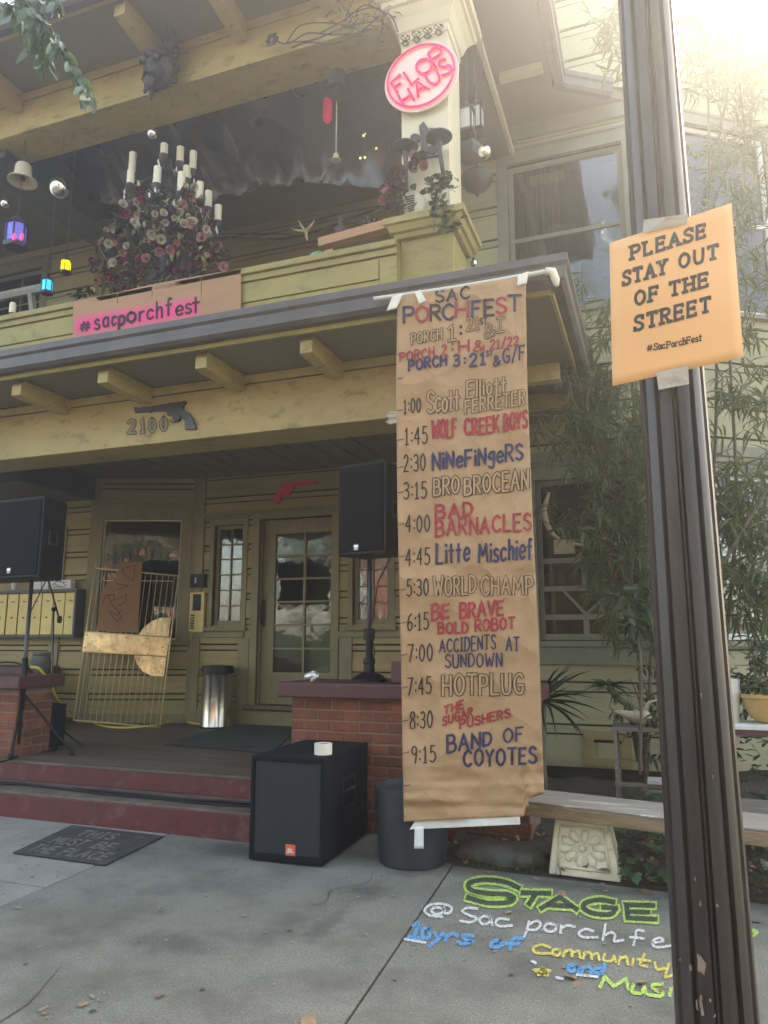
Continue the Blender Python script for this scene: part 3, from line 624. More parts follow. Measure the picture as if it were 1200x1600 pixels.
# foundation vent
v0, vz1 = WR.px(912,1140); v1, vz0 = WR.px(990,1200)
vent = MB(); WR.wbox(vent, v0, v1, vz0, vz0+.09, .02, .06); WR.wbox(vent, v0, v1, vz1-.09, vz1, .02, .06); WR.wbox(vent, v0, v0+.1, vz0+.09, vz1-.09, .02, .06); WR.wbox(vent, v1-.1, v1, vz0+.09, vz1-.09, .02, .06)
vo = vent.build('foundation_vent', M['siding'], house, bevel=.004)
q = MB(); WR.wbox(q, v0+.1, v1-.1, vz0+.09, vz1-.09, .02, .024); q.build('vent_screen', M['blackp'], vo)

# ================================================================ ACROSS THE STREET (mirrored in the window glass; the hedge is added)
def crown_tree(name, label, x, y, h, r, trunkr, leafm, n=2600, group=None, low=.35):
    t = thing(name, label, 'tree', (x, y, -.2), group)
    q = MB(); q.tube([(x,y,-.2),(x+.1,y,h*.25),(x-.1,y+.1,h*.5),(x,y,h*.85)], [trunkr*1.3,trunkr,trunkr*.7,.05], 10)
    for k in range(9):
        a = k*2.4; z = h*(low+.03*k+.05); q.tube([(x,y,z),(x+math.cos(a)*r*.45,y+math.sin(a)*r*.45,z+r*.3),(x+math.cos(a)*r*.8,y+math.sin(a)*r*.8,z+r*.5)], [trunkr*.4,trunkr*.2,.02], 6)
    q.build('trunk', M['bark'], t, smooth=True)
    c = MB(); cl = [(Vector((x+math.cos(k*2.4)*r*.62*rnd.random()**.4, y+math.sin(k*2.4)*r*.62*rnd.random()**.4, h*(low+.12)+ (h*(1-low-.12))*rnd.random())), r*rnd.uniform(.25,.45)) for k in range(16)]
    for k in range(n):
        cc, rr = cl[k % 16]; d = Vector((rnd.gauss(0,1), rnd.gauss(0,1), rnd.gauss(0,1))).normalized()
        p = cc + d*rr*rnd.uniform(.5,1); u = Vector((rnd.gauss(0,1), rnd.gauss(0,1), rnd.gauss(0,.5))).normalized(); v = u.cross(d).normalized()
        s_ = rnd.uniform(.10,.22); c.add([p-u*s_, p-v*s_*.5, p+u*s_, p+v*s_*.5], [(0,1,2,3)])
    c.build('crown', leafm, t, kind='stuff'); return t
crown_tree('street_tree', 'broad leafy street tree mirrored in the front door glass', -5.5, -14.5, 10, 4.2, .25, M['leaf'])
crown_tree('street_tree', 'dense dark street tree mirrored in the lower right window', 5.5, -15, 11, 4.6, .28, M['leafd'])
crown_tree('street_tree', 'tall tree across the street mirrored in the bay window on the left of the porch', -15, -15.5, 10, 4.5, .25, M['leaf'])
crown_tree('street_tree', 'wide shade tree reaching over the sidewalk behind the viewer', 2.5, -7.6, 14, 7.0, .35, M['leafb'], 7000, low=.38)
hd = thing('added_hedge', 'unseen leafy hedge added across the street to fill the porch window reflections', 'hedge', (0,-12.6,-.2))  # hedge added so the panes reflect greenery instead of bright pavement
q = MB(); q.box(-24, 14, -13.1, -12.3, -.2, 1.9); q.build('dense_core', M['leafd'], hd)
q = MB()
for k in range(5200):
    p = Vector((rnd.uniform(-24,14), -12.25+rnd.uniform(-.1,.25), rnd.uniform(-.1,2.3))); u = Vector((rnd.gauss(0,1), rnd.gauss(0,.5), rnd.gauss(0,1))).normalized(); v = u.orthogonal().normalized(); s_ = rnd.uniform(.06,.13)
    q.add([p-u*s_, p-v*s_*.5, p+u*s_, p+v*s_*.5], [(0,1,2,3)])
q.build('foliage', M['leafd'], hd, kind='stuff')
b = thing('brick_apartment', 'pink brick building with white windows mirrored in the lower door panes', 'building', (-2, -22, -.2))
q = MB(); q.box(-16, 12, -30, -22, -.2, 8.5); q.build('wall', mat('pink_brick_wall', (.42,.19,.15), .85, .15, 3), b)
q = MB(); q.box(-16.3, 12.3, -30.3, -21.6, 8.5, 8.9); q.build('roof', M['white'], b)
for fx in range(8):
    for fz in range(2):
        q = MB(); x0 = -14.6+fx*3.4; z0 = 1.2+fz*3.6; q.box(x0, x0+1.3, -22.0, -21.93, z0, z0+1.9); f = q.build('window', M['white'], b)
        for k in range(2):
            q = MB(); q.box(x0+.1, x0+1.2, -21.93, -21.90, z0+.1+k*.9, z0+.85+k*.9); q.build('pane', M['darkroom'], f)
q = MB(); q.box(-60, 60, -21, -12, -.22, -.02); o = q.build('far_pavement', M['walk_l']); o['kind'] = 'structure'

# ================================================================ LETTERS
def _s(t): return [[tuple(float(v) for v in p.split(',')) for p in st.strip().lstrip('~').split()] + ([] if not st.strip().startswith('~') else ['~']) for st in t.split('|')]
FONT = {k: _s(v) for k, v in {
'A':'0,0 .33,1 .66,0|.12,.36 .55,.36','B':'0,0 0,1|~0,1 .38,.97 .5,.78 .4,.57 0,.53|~0,.53 .45,.5 .58,.27 .45,.05 0,0','C':'~.56,.84 .36,1 .1,.83 0,.5 .1,.17 .36,0 .58,.16',
'D':'0,0 0,1|~0,1 .38,.92 .58,.5 .38,.08 0,0','E':'.5,1 0,1 0,0 .52,0|0,.52 .42,.52','F':'.5,1 0,1 0,0|0,.52 .4,.52','G':'~.56,.84 .36,1 .1,.83 0,.5 .1,.17 .36,0 .56,.12 .58,.42|.34,.43 .6,.43',
'H':'0,0 0,1|.55,0 .55,1|0,.5 .55,.5','I':'.14,0 .14,1|0,1 .28,1|0,0 .28,0','J':'~.4,1 .4,.3 .25,0 0,.15','K':'0,0 0,1|.5,1 0,.45|.14,.58 .54,0','L':'0,1 0,0 .48,0','M':'0,0 .08,1 .38,.3 .68,1 .76,0',
'N':'0,0 0,1 .55,0 .55,1','O':'~.3,1 .08,.82 0,.5 .08,.18 .3,0 .54,.18 .62,.5 .54,.82 .3,1','P':'0,0 0,1|~0,1 .4,.97 .52,.74 .4,.5 0,.46','R':'0,0 0,1|~0,1 .38,.97 .5,.76 .38,.54 0,.5|.2,.5 .54,0',
'S':'~.5,.85 .3,1 .06,.88 .06,.65 .28,.52 .5,.35 .5,.12 .26,0 0,.14','T':'.3,0 .3,1|0,1 .6,1','U':'~0,1 .01,.35 .12,.05 .3,0 .48,.05 .56,.35 .57,1','V':'0,1 .3,0 .6,1','W':'0,1 .2,0 .42,.75 .64,0 .86,1',
'X':'0,0 .5,1|0,1 .5,0','Y':'0,1 .28,.5 .56,1|.28,.5 .28,0','Z':'0,1 .5,1 0,0 .5,0',
'0':'~.25,1 .06,.8 0,.5 .06,.2 .25,0 .44,.2 .5,.5 .44,.8 .25,1','1':'.02,.8 .18,1 .18,0|.02,0 .34,0','2':'~.02,.8 .2,1 .44,.88 .42,.6 .2,.28 0,0|0,0 .5,0','3':'~.03,.9 .25,1 .45,.85 .4,.6 .16,.53|~.16,.53 .44,.45 .48,.18 .28,0 0,.1',
'4':'.38,0 .38,1|.38,1 0,.35 .52,.35','5':'.46,1 .08,1 .05,.58|~.05,.58 .28,.64 .48,.45 .45,.15 .22,0 0,.1','6':'~.4,.97 .15,.8 .02,.4 .06,.1 .25,0 .46,.15 .44,.42 .25,.5 .04,.36','7':'0,1 .5,1 .14,0',
'8':'~.25,.54 .06,.68 .08,.92 .26,1 .44,.9 .44,.68 .25,.54 .02,.36 .04,.08 .25,0 .46,.08 .48,.36 .25,.54','9':'~.44,.66 .26,.5 .06,.62 .06,.88 .26,1 .44,.88 .44,.55 .36,0',
':':'.06,.66 .06,.74|.06,.2 .06,.28','/':'0,-.1 .4,1.1','-':'0,.5 .3,.5','#':'.12,0 .22,1|.38,0 .48,1|0,.32 .58,.32|.02,.68 .6,.68','&':'~.55,0 .25,.45 .1,.75 .2,.98 .36,.85 .3,.62 .04,.32 .06,.06 .25,0 .45,.15 .55,.4',
'@':'~.5,.35 .36,.3 .32,.5 .42,.66 .56,.6 .56,.36 .7,.3 .78,.5 .7,.82 .45,.95 .15,.82 .02,.5 .12,.15 .4,0 .7,.08','*':'.3,1 .12,0 .6,.62 0,.62 .48,0 .3,1',
'a':'~.42,.5 .26,.66 .06,.52 .02,.25 .12,.02 .3,.05 .42,.3|.42,.64 .42,0','c':'~.42,.55 .24,.66 .04,.5 .02,.2 .18,0 .42,.12','d':'~.4,.45 .24,.62 .05,.48 .02,.2 .16,0 .36,.1 .4,.3|.42,1 .42,0','e':'~.03,.32 .42,.36 .4,.56 .24,.66 .05,.5 .02,.2 .18,0 .42,.1','f':'~.36,.95 .22,1 .14,.8 .14,0|0,.62 .32,.62',
'g':'~.38,.5 .22,.66 .04,.5 .06,.3 .22,.22 .38,.36 .38,.5|~.4,.66 .4,.2 .36,-.22 .18,-.3 .02,-.2','h':'0,1 0,0|~0,.4 .18,.64 .34,.55 .36,0','i':'.02,.62 .02,0|.02,.84 .02,.92','l':'.02,1 .02,0','m':'0,.64 0,0|~0,.45 .16,.64 .28,.5 .28,0|~.28,.45 .44,.64 .56,.5 .56,0',
'n':'0,.64 0,0|~0,.42 .18,.64 .34,.52 .34,0','o':'~.2,.66 .03,.5 .02,.2 .2,0 .38,.2 .38,.5 .2,.66','p':'0,.64 0,-.35|~0,.5 .2,.66 .38,.5 .38,.2 .2,0 0,.12','r':'0,.64 0,0|~0,.4 .14,.6 .32,.62','s':'~.34,.56 .18,.66 .03,.52 .12,.36 .32,.26 .34,.08 .16,0 0,.08',
't':'.16,.95 .16,0|0,.62 .34,.62','u':'~0,.64 .02,.15 .18,0 .34,.18 .36,.64|.37,.64 .37,0','y':'0,.64 .2,.1|.4,.64 .06,-.32','w':'0,.64 .14,0 .28,.5 .42,0 .56,.64'}.items()}
def ribbon(m, pts, wd, fn, lift):
    """flat stroke of a pen through 2-d points, each corner mitred; fn carries it onto its surface"""
    q = [pts[0]]
    for p in pts[1:]:
        d = math.hypot(p[0]-q[-1][0], p[1]-q[-1][1]); n = max(1, int(d/3.5))
        a = q[-1]
        for k in range(1, n+1): q.append((a[0]+(p[0]-a[0])*k/n, a[1]+(p[1]-a[1])*k/n))
    q = [p for i, p in enumerate(q) if i == 0 or math.hypot(p[0]-q[i-1][0], p[1]-q[i-1][1]) > 1e-4]
    if len(q) < 2: return
    vs = []; n = len(q)
    for i in range(n):
        a = q[max(0,i-1)]; b = q[min(n-1,i+1)]
        d1 = (q[i][0]-a[0], q[i][1]-a[1]); d2 = (b[0]-q[i][0], b[1]-q[i][1])
        l1 = math.hypot(*d1) or 1; l2 = math.hypot(*d2) or 1
        if i == 0: d1, l1 = d2, l2
        if i == n-1: d2, l2 = d1, l1
        t = (d1[0]/l1+d2[0]/l2, d1[1]/l1+d2[1]/l2); l = math.hypot(*t)
        if l < .35: t = (d1[0]/l1, d1[1]/l1); l = 1
        t = (t[0]/l, t[1]/l); nx, ny = -t[1], t[0]
        k = min(1.6, 1/max(.4, abs(nx*-d1[1]/l1 + ny*d1[0]/l1))); e = wd/2*k*rnd.uniform(.93,1.07)
        ex = 0
        c = q[i]
        if i == 0: c = (c[0]-t[0]*wd*.35, c[1]-t[1]*wd*.35)
        if i == n-1: c = (c[0]+t[0]*wd*.35, c[1]+t[1]*wd*.35)
        vs.append(fn(c[0]+nx*e, c[1]+ny*e, lift)); vs.append(fn(c[0]-nx*e, c[1]-ny*e, lift))
    m.add(vs, [(2*i, 2*i+1, 2*i+3, 2*i+2) for i in range(n-1)])
def text_paths(txt, x0, y0, x1, y1, h, h2=None, track=.22, serif=False, slant=0, jit=0, caph=None):
    """letters laid from (x0,y0) to (x1,y1) along the baseline, cap height h (h2 at the end)"""
    h2 = h2 or h; ws = []
    for ch in txt:
        if ch == ' ': ws.append(.34); continue
        g_ = FONT[ch]; ws.append(max(p[0] for st in g_ for p in st if p != '~'))
    tot = sum(ws) + track*(len(txt)-1); out = []; cur = 0
    L = math.hypot(x1-x0, y1-y0); ux, uy = (x1-x0)/L, (y1-y0)/L
    for ch, cw in zip(txt, ws):
        t = (cur+cw/2)/tot; hh = h + (h2-h)*t; jy = rnd.uniform(-jit, jit)*hh; ja = 1 + rnd.uniform(-jit, jit)
        if ch != ' ':
            for st in FONT[ch]:
                pts = [p for p in st if p != '~']
                if st[-1] == '~': pts = [(v.x, v.y) for v in catmull([(a, b, 0) for a, b in pts], 5)]
                segs = [pts]
                if serif:
                    for e, nb in ((pts[0], pts[1]), (pts[-1], pts[-2])):
                        if st[-1] != '~' and (abs(e[1]) < .01 or abs(e[1]-1) < .01) and abs(nb[1]-e[1]) > .25: segs.append([(e[0]-.15, e[1]+(.02 if e[1]<.5 else -.02)), (e[0]+.15, e[1]+(.02 if e[1]<.5 else -.02))])
                        if st[-1] != '~' and abs(nb[1]-e[1]) < .01 and ch in 'ELTFZ': 
                            dy = .14 if e[1] < .3 else -.14
                            if abs(e[1]-.52) < .05: segs.append([(e[0], e[1]-.09),(e[0], e[1]+.09)])
                            else: segs.append([(e[0], e[1]),(e[0], e[1]+dy)])
                    if st[-1] == '~' and ch in 'SCG' and pts is st[:-1] or (st[-1] == '~' and ch in 'SCG'): segs.append([(pts[0][0]+.02, pts[0][1]-.1),(pts[0][0]+.02, pts[0][1]+.14)]); 
                    if st[-1] == '~' and ch == 'S': segs.append([(pts[-1][0]-.01, pts[-1][1]-.14),(pts[-1][0]-.01, pts[-1][1]+.1)])
                for sg in segs:
                    r_ = []
                    for px_, py_ in sg:
                        a = (cur + px_*ja)/tot*L; r_.append((x0 + ux*a + slant*py_*hh, y0 + uy*a - py_*hh*ja - jy))
                    out.append(r_)
        cur += cw + track
    return out
LIFT = [0]
def write(m, txt, x0, y0, x1, y1, h, wd, fn, h2=None, inner=None, iw=None, **k):
    ps = text_paths(txt, x0, y0, x1, y1, h, h2, **k)
    for p in ps:
        LIFT[0] = (LIFT[0]+1) % 12; ribbon(m, p, wd, fn, .0012 + .00005*LIFT[0])
    if inner is not None:
        for p in ps:
            LIFT[0] = (LIFT[0]+1) % 12; ribbon(inner, p, iw, fn, .0024 + .00005*LIFT[0])

# ================================================================ BANNER
YB = 4.84
def ban_wave(x, y):
    t = (y-440)/850
    cr = 0
    for yc, a_, sl in ((1228,.016,-.03),(1251,.012,.04),(1268,.007,-.02),(905,.004,.02),(655,.004,-.03)): cr -= a_*max(0, 1-abs(y-yc-sl*(x-700))/7)
    for xc, a_ in ((684,.005),(757,.006),(806,.004)): cr -= a_*max(0, 1-abs(x-xc-.02*(y-800)-4*math.sin(y*.011))/5)
    if y > 1150 and x > 790: cr += .014*noise.noise(Vector((x*.09, y*.06, 5)))
    return cr + (.012*math.sin(x*.045+y*.004)*(.5+t) + .006*math.sin(x*.11-y*.013) + .05*t*t*0 + .010*math.sin(y*.012)
            + .006*noise.noise(Vector((x*.03, y*.02, 3)))*2 + (.012*noise.noise(Vector((x*.02, y*.07, 1))) if y > 1190 else 0) + max(0, y-1180)*.00012*math.sin(y*.16+x*.01))
def bfn(x, y, lift=0): return P(x, y, YB + ban_wave(x, y) - lift - (.0055 if lift else 0))
LE = [(440,626),(470,621),(600,619),(800,621),(1000,626),(1285,631)]; RE = [(430,822),(470,822),(600,824),(800,832),(1000,842),(1232,850),(1285,853)]
def ed(E_, y):
    for i in range(len(E_)-1):
        if y <= E_[i+1][0]:
            t = (y-E_[i][0])/(E_[i+1][0]-E_[i][0]); return E_[i][1]+(E_[i+1][1]-E_[i][1])*t
    return E_[-1][1]
ban = thing('schedule_banner', 'long brown paper banner hand lettered with the porch festival schedule, hanging from the porch gutter', 'banner', P(722,450,YB))
q = MB(); NX, NY = 52, 200
for j in range(NY+1):
    for i in range(NX+1):
        u = i/NX; v = j/NY; yt = 463 - 31*u; yb = 1284 - 10*u
        if u > .86: yb = 1262 - 10*(u-.86)/.14
        y = yt + (yb-yt)*v; xl, xr = ed(LE, y), ed(RE, y)
        if v > .96 and u > .8: pass
        x = xl + (xr-xl)*u
        q.v.append(tuple(bfn(x, y)))
q.f = [(j*(NX+1)+i, j*(NX+1)+i+1, (j+1)*(NX+1)+i+1, (j+1)*(NX+1)+i) for j in range(NY) for i in range(NX) if not (j > 196 and i >= 46)]
pap = q.build('paper', M['kraft'], ban, smooth=True); sm = pap.modifiers.new('t', 'SOLIDIFY'); sm.thickness = .001; sm.offset = 0
K, Rr, Bb, IN = MB(), MB(), MB(), MB()
def bt(m, *a, **k): write(m, *a, bfn, jit=.03, **k) if False else None
def W_(m, txt, x0, y0, x1, y1, h, wd, **k):
    k.setdefault('jit', .035); k.setdefault('track', .27); wd = wd if 'inner' in k else (wd*.82 if wd > 3 else wd); q1 = MB(); q2 = MB() if 'inner' in k else None
    if q2 is not None: k['inner'] = q2
    write(q1, txt, x0, y0, x1, y1, h, wd, bfn, **k)
    o1 = q1.build('word', M['ink_r'] if m is Rr else M['ink_b'] if m is Bb else M['ink'], ban)
    if q2 is not None: q2.build('letter_face', M['kraft_in'], o1)
W_(K,'SAC',681,472,733,466,18,4,track=.3)
for ch, m_, xa, xb, ya in (('P',Bb,631,646,504),('O',Rr,650,669,503),('R',K,673,688,501),('C',Bb,692,708,500),('H',Rr,712,731,496),('F',Bb,738,750,495),('E',K,757,771,493),('S',Rr,776,790,490),('T',Bb,794,814,486)):
    W_(m_, ch, xa, ya, xb, ya-1, 24, 5, jit=0)
W_(K,'PORCH',643,538,690,529,16,4.4,inner=IN,iw=2.4); W_(K,'1',700,532,712,530,24,5,inner=IN,iw=2.6); W_(K,':',719,527,720,526,22,5)
W_(K,'21',730,517,748,514,19,4,inner=IN,iw=1.8); W_(K,'ST',750,507,760,506,10,2); W_(K,'&',757,528,771,524,20,4,inner=IN,iw=1.6); W_(K,'I',776,520,787,518,22,4,inner=IN,iw=1.8)
W_(Rr,'PORCH 2',625,565,697,554,13,3.6,h2=16); W_(Rr,':',706,551,707,550,18,4); W_(Rr,'H',717,551,732,549,17,4.4); W_(Rr,'&',740,550,756,546,16,3.6); W_(Rr,'21/22',766,546,810,538,14,2.8)
W_(Bb,'PORCH',639,579,697,570,16,4.6); W_(Bb,'3',709,572,717,571,17,4.6); W_(Bb,':',725,570,726,570,15,4); W_(Bb,'21',734,572,758,569,19,4.6); W_(Bb,'st',760,556,769,555,12,2); W_(Bb,'&',771,572,781,569,15,3); W_(Bb,'G/F',786,567,820,560,22,3.4)
def otl(txt, *a, **k): W_(K, txt, *a, inner=IN, **k)
otl('Scott',668,646,717,639,32,5.4,iw=3.4,track=.16); otl('Elliott',730,621,790,612,24,5.2,iw=3.2); otl('FERRETER',727,645,820,632,19,4.8,iw=3,h2=22)
W_(Rr,'WOLF',675,686,713,682,28,4.6); W_(Rr,'CREEK',726,680,779,675,25,4.8); W_(Rr,'BOYS',787,674,823,668,26,4.6)
W_(Bb,'NiNeFiNgeRS',676,734,816,718,25,4.8)
otl('BRO',678,774,717,770,26,6,iw=3.2); otl('BROCEAN',726,773,825,763,25,6,iw=3.4,h2=31)
W_(Rr,'BAD',681,811,738,805,21,5); W_(Rr,'BARNACLES',681,838,829,828,24,4.6,h2=26)
W_(Bb,'Litte',682,880,733,876,30,4.6); W_(Bb,'Mischief',748,879,831,872,30,4.4,h2=32)
otl('WORLD',678,932,743,926,30,5,iw=3,h2=26); otl('CHAMP',752,929,832,928,28,5,iw=3.2)
W_(Rr,'BE',675,970,701,964,26,5,h2=19); W_(Rr,'BRAVE',719,967,786,960,24,4.8,h2=22); W_(Rr,'BOLD',685,990,731,988,17,4.4); W_(Rr,'ROBOT',743,987,804,982,18,4.2)
W_(Bb,'ACCIDENTS',687,1020,774,1014,20,2.4,h2=23); W_(Bb,'AT',791,1017,811,1017,22,2.6); W_(Bb,'SUNDOWN',696,1043,784,1041,21,2.4)
otl('HOTPLUG',692,1086,817,1084,31,6,iw=3.4)
W_(Rr,'THE',694,1116,724,1106,12,2.8,track=.3); W_(Rr,'SUGAR',692,1134,738,1118,14,2.8,h2=13); W_(Rr,'PUSHERS',719,1138,796,1121,13,3)
W_(Bb,'BAND',699,1176,768,1164,27,5,h2=20); W_(Bb,'OF',787,1160,817,1157,21,4); W_(Bb,'COYOTES',725,1198,837,1192,25,4.8)
for y, a, x0, x1 in ((646,'1:00',631,657),(695,'1:45',633,667),(737,'2:30',631,664),(780,'3:15',631,666),(832,'4:00',634,671),(884,'4:45',634,671),(932,'5:30',636,669),(985,'6:15',637,669),(1034,'7:00',638,675),(1086,'7:45',637,673),(1139,'8:30',641,675),(1193,'9:15',643,680)):
    W_(K, a, x0, y, x1, y-2, 26 if y > 650 else 22, 2.1, track=.3, jit=.02)
for y in (552,590,640,686,729,768,818,868,920,972,1022,1073,1125,1175,1226):
    xl = ed(LE, y); ribbon(K, [(xl+1,y+2),(xl+10,y)], 1.2, bfn, .0013)
K.build('tick_marks', M['ink'], ban, kind='stuff')
def patch(pts, y, name, m, parent, th=.003, n=6):
    q = MB(); a, b, c, d = pts
    for j in range(n+1):
        for i in range(n+1):
            u, v = i/n, j/n
            x_ = (a[0]*(1-u)+b[0]*u)*(1-v) + (d[0]*(1-u)+c[0]*u)*v; y_ = (a[1]*(1-u)+b[1]*u)*(1-v) + (d[1]*(1-u)+c[1]*u)*v
            q.v.append(tuple(P(x_, y_, y + .004*noise.noise(Vector((x_*.12, y_*.12, 0))))))
    q.f = [(j*(n+1)+i, j*(n+1)+i+1, (j+1)*(n+1)+i+1, (j+1)*(n+1)+i) for j in range(n) for i in range(n)]
    o = q.build(name, m, parent, smooth=True); s_ = o.modifiers.new('t', 'SOLIDIFY'); s_.thickness = th; return o
patch([(613,464),(630,459),(620,482),(604,486)], YB-.025, 'tape_strip', M['tape'], ban)
patch([(648,456),(657,453),(666,470),(655,476)], YB-.025, 'tape_strip', M['tape'], ban)
patch([(809,430),(826,424),(823,443),(808,447)], YB-.02, 'tape_strip', M['tape'], ban)
patch([(640,1296),(650,1281),(812,1272),(813,1288)], YB+.012, 'bottom_tape', M['wtape'], ban, n=14)
patch([(648,1292),(662,1291),(662,1326),(647,1326)], YB-.012, 'tape_tail', M['wtape'], ban, .001)
pole = MB(); pa, pb = P(584,467,YB), P(853,424,YB+.02)
pole.tube([pa + (pb-pa)*t + Vector((0,0,-.012*math.sin(t*math.pi))) for t in [i/12 for i in range(13)]], .016, 10)
o = pole.build('wooden_dowel', M['stick'], smooth=True); tag(o, 'pale wooden dowel tied to the gutter that holds up the long paper banner', 'dowel')
q = MB(); q.tube([pb, pb+Vector((.04,.02,-.0)), pb+Vector((.06,.04,-.06)), pb+Vector((.065,.04,-.1))], [.03,.034,.03,.018], 8)
o.parent = None; tp = q.build('tape_wrap', M['tape'], None, smooth=True); tp.parent = o

# ================================================================ LAMP POST AND POSTER
PX0, PY0 = .05, 1.32
post = thing('lamp_post', 'dark bronze fluted street lamp post close to the viewer, paint chipped near its foot', 'lamp post', (PX0, PY0, 0))
q = MB(); nf = 12; seg = nf*8
def flute(a):
    t = (a/(2*math.pi)*nf) % 1.0
    return 0 if t < .62 else -math.sin((t-.62)/.38*math.pi)*.0085
zs = [-.0, .3, .8, 1.3, 1.9, 2.6, 3.4, 5.2]
for z in zs:
    rr = .0645 - .0058*min(z, 3.0)
    for k in range(seg):
        a = 2*math.pi*k/seg + .12; r_ = rr + flute(a - .12)
        q.v.append((PX0 + r_*math.cos(a), PY0 + r_*math.sin(a), z))
q.f = [(j*seg+k, j*seg+(k+1)%seg, (j+1)*seg+(k+1)%seg, (j+1)*seg+k) for j in range(len(zs)-1) for k in range(seg)]
q.build('shaft', M['post'], post, smooth='auto')
q = MB(); q.lathe([(.16,0),(.16,.05),(.13,.07),(.125,.22),(.10,.27),(.085,.33),(.07,.36)], (PX0,PY0,0), 16); q.build('foot', M['post'], post, smooth='auto')
q = MB(); q.lathe([(.05,5.2),(.07,5.25),(.12,5.35),(.19,5.6),(.2,5.9),(.14,6.15),(.05,6.3),(.02,6.4)], (PX0,PY0,0), 16); q.build('lamp_globe', M['white'], post, smooth=True)
ch = MB()
for k in range(15):
    y_ = 1600 - 620*rnd.random()**1.7; side = rnd.random(); x_ = 1062 + 92*side - (1600-y_)*.022
    if k < 8: y_ = 1290 + 300*rnd.random(); x_ = 1098+rnd.uniform(-22,24)
    r = ray(x_, y_); 
    # meet the shaft
    ax = r.x*r.x + r.y*r.y; bx_ = 2*(r.x*(EYE.x-PX0) + r.y*(EYE.y-PY0)); cx_ = (EYE.x-PX0)**2 + (EYE.y-PY0)**2 - .0605**2
    di = bx_*bx_ - 4*ax*cx_
    if di < 0: continue
    p = EYE + r*((-bx_-math.sqrt(di))/(2*ax)); n_ = Vector((p.x-PX0, p.y-PY0, 0)).normalized(); tt = Vector((0,0,1)).cross(n_)
    s_ = rnd.uniform(.0006,.002)*(2.6 if k < 3 else 1); k2 = rnd.uniform(1.2,4.5); pts = []
    for j in range(7):
        a = j*math.tau/7; e = s_*rnd.uniform(.35,1.5); pts.append(p + n_*.0012 + tt*math.cos(a)*e + Vector((0,0,math.sin(a)*e*k2)))
    ch = MB(); ch.prism(pts, -n_*.004); ch.build('paint_chip', M['chip'], post)
YO = 1.235
pc = [(952,380),(1143,317),(1162,558),(957,603)]
def pfn(x, y, lift=0):
    u = (x-952)/205; return P(x, y, YO + .022*(u-.5)**2*4*.6 - .004*math.sin(y*.03) - lift*.5)
pos = thing('street_notice', 'orange poster asking people to stay out of the street, taped to the lamp post', 'poster', P(1050,460,YO))
q = MB(); n = 14
for j in range(n+1):
    for i in range(n+1):
        u, v = i/n, j/n; a, b_, c_, d_ = pc
        x_ = (a[0]*(1-u)+b_[0]*u)*(1-v) + (d_[0]*(1-u)+c_[0]*u)*v; y_ = (a[1]*(1-u)+b_[1]*u)*(1-v) + (d_[1]*(1-u)+c_[1]*u)*v
        q.v.append(tuple(pfn(x_, y_)))
q.f = [(j*(n+1)+i, j*(n+1)+i+1, (j+1)*(n+1)+i+1, (j+1)*(n+1)+i) for j in range(n) for i in range(n)]
o = q.build('paper', M['poster'], pos, smooth=True); s_ = o.modifiers.new('t','SOLIDIFY'); s_.thickness = .0008; s_.offset = 1
q = MB(); LIFT[0] = 0
for t_, a in (('PLEASE',(987,405,1101,370,20)),('STAY',(974,446,1040,427,21)),('OUT',(1062,419,1121,403,21)),('OF',(993,477,1027,468,21)),('THE',(1047,463,1105,447,21)),('STREET',(992,517,1109,486,22))):
    q = MB(); write(q, t_, a[0], a[1], a[2], a[3], a[4], 4.9, pfn, serif=True, track=.36); q.build('word', M['ink'], pos)
q = MB(); write(q, '#', 1011, 549, 1019, 547, 9, 1.7, pfn)
write(q, 'Sac', 1022, 547, 1039, 544, 10, 1.9, pfn, serif=True); write(q, 'PorchFest', 1042, 544, 1096, 532, 10, 1.9, pfn, serif=True)
q.build('hashtag', M['ink'], pos)
def tapepatch(pts, name):
    q = MB(); n = 8; a, b_, c_, d_ = pts
    for j in range(n+1):
        for i in range(n+1):
            u, v = i/n, j/n
            x_ = (a[0]*(1-u)+b_[0]*u)*(1-v) + (d_[0]*(1-u)+c_[0]*u)*v; y_ = (a[1]*(1-u)+b_[1]*u)*(1-v) + (d_[1]*(1-u)+c_[1]*u)*v
            q.v.append(tuple(pfn(x_, y_, .006 + .003*noise.noise(Vector((x_*.2, y_*.1, 0))))))
    q.f = [(j*(n+1)+i, j*(n+1)+i+1, (j+1)*(n+1)+i+1, (j+1)*(n+1)+i) for j in range(n) for i in range(n)]
    q.build(name, M['gtape'], pos, smooth=True)
tapepatch([(1006,343),(1076,334),(1073,349),(1004,364)], 'tape_strip'); tapepatch([(1025,582),(1075,571),(1077,600),(1029,609)], 'tape_strip')

# ================================================================ SIGNS
def polyprism(pts, Y, th, name, m, parent, bevel=0):
    q = MB(); q.prism([P(x, y, Y) for x, y in pts], (0, th, 0)); return q.build(name, m, parent, bevel=bevel, recalc=True)
BG = [(628,710),(635,707),(640,712),(785,692),(790,688),(845,684),(866,679),(872,683),(858,699),(856,716),(864,726),(882,732),(900,760),(915,800),(918,806),(912,811),(866,813),(866,775),(850,750),(842,748),(841,764),(830,775),(816,774),(808,765),(808,748),(782,744),(780,725),(705,728),(700,733),(690,728),(632,733)]
o = polyprism([(x/3, y/3+400) for x, y in BG], YF-.030, .026, 'revolver_cutout', M['blackm'], None); tag(o, 'black flat revolver silhouette fixed to the yellow porch beam above the house number', 'cutout')
q = MB(); q.tube([P(271+5*math.cos(a), 655.5+4.3*math.sin(a), YF-.032) for a in [i*math.pi/5 for i in range(6)]], .006, 6); tgd = q.build('trigger_guard', M['blackm'], None); tgd.parent = o
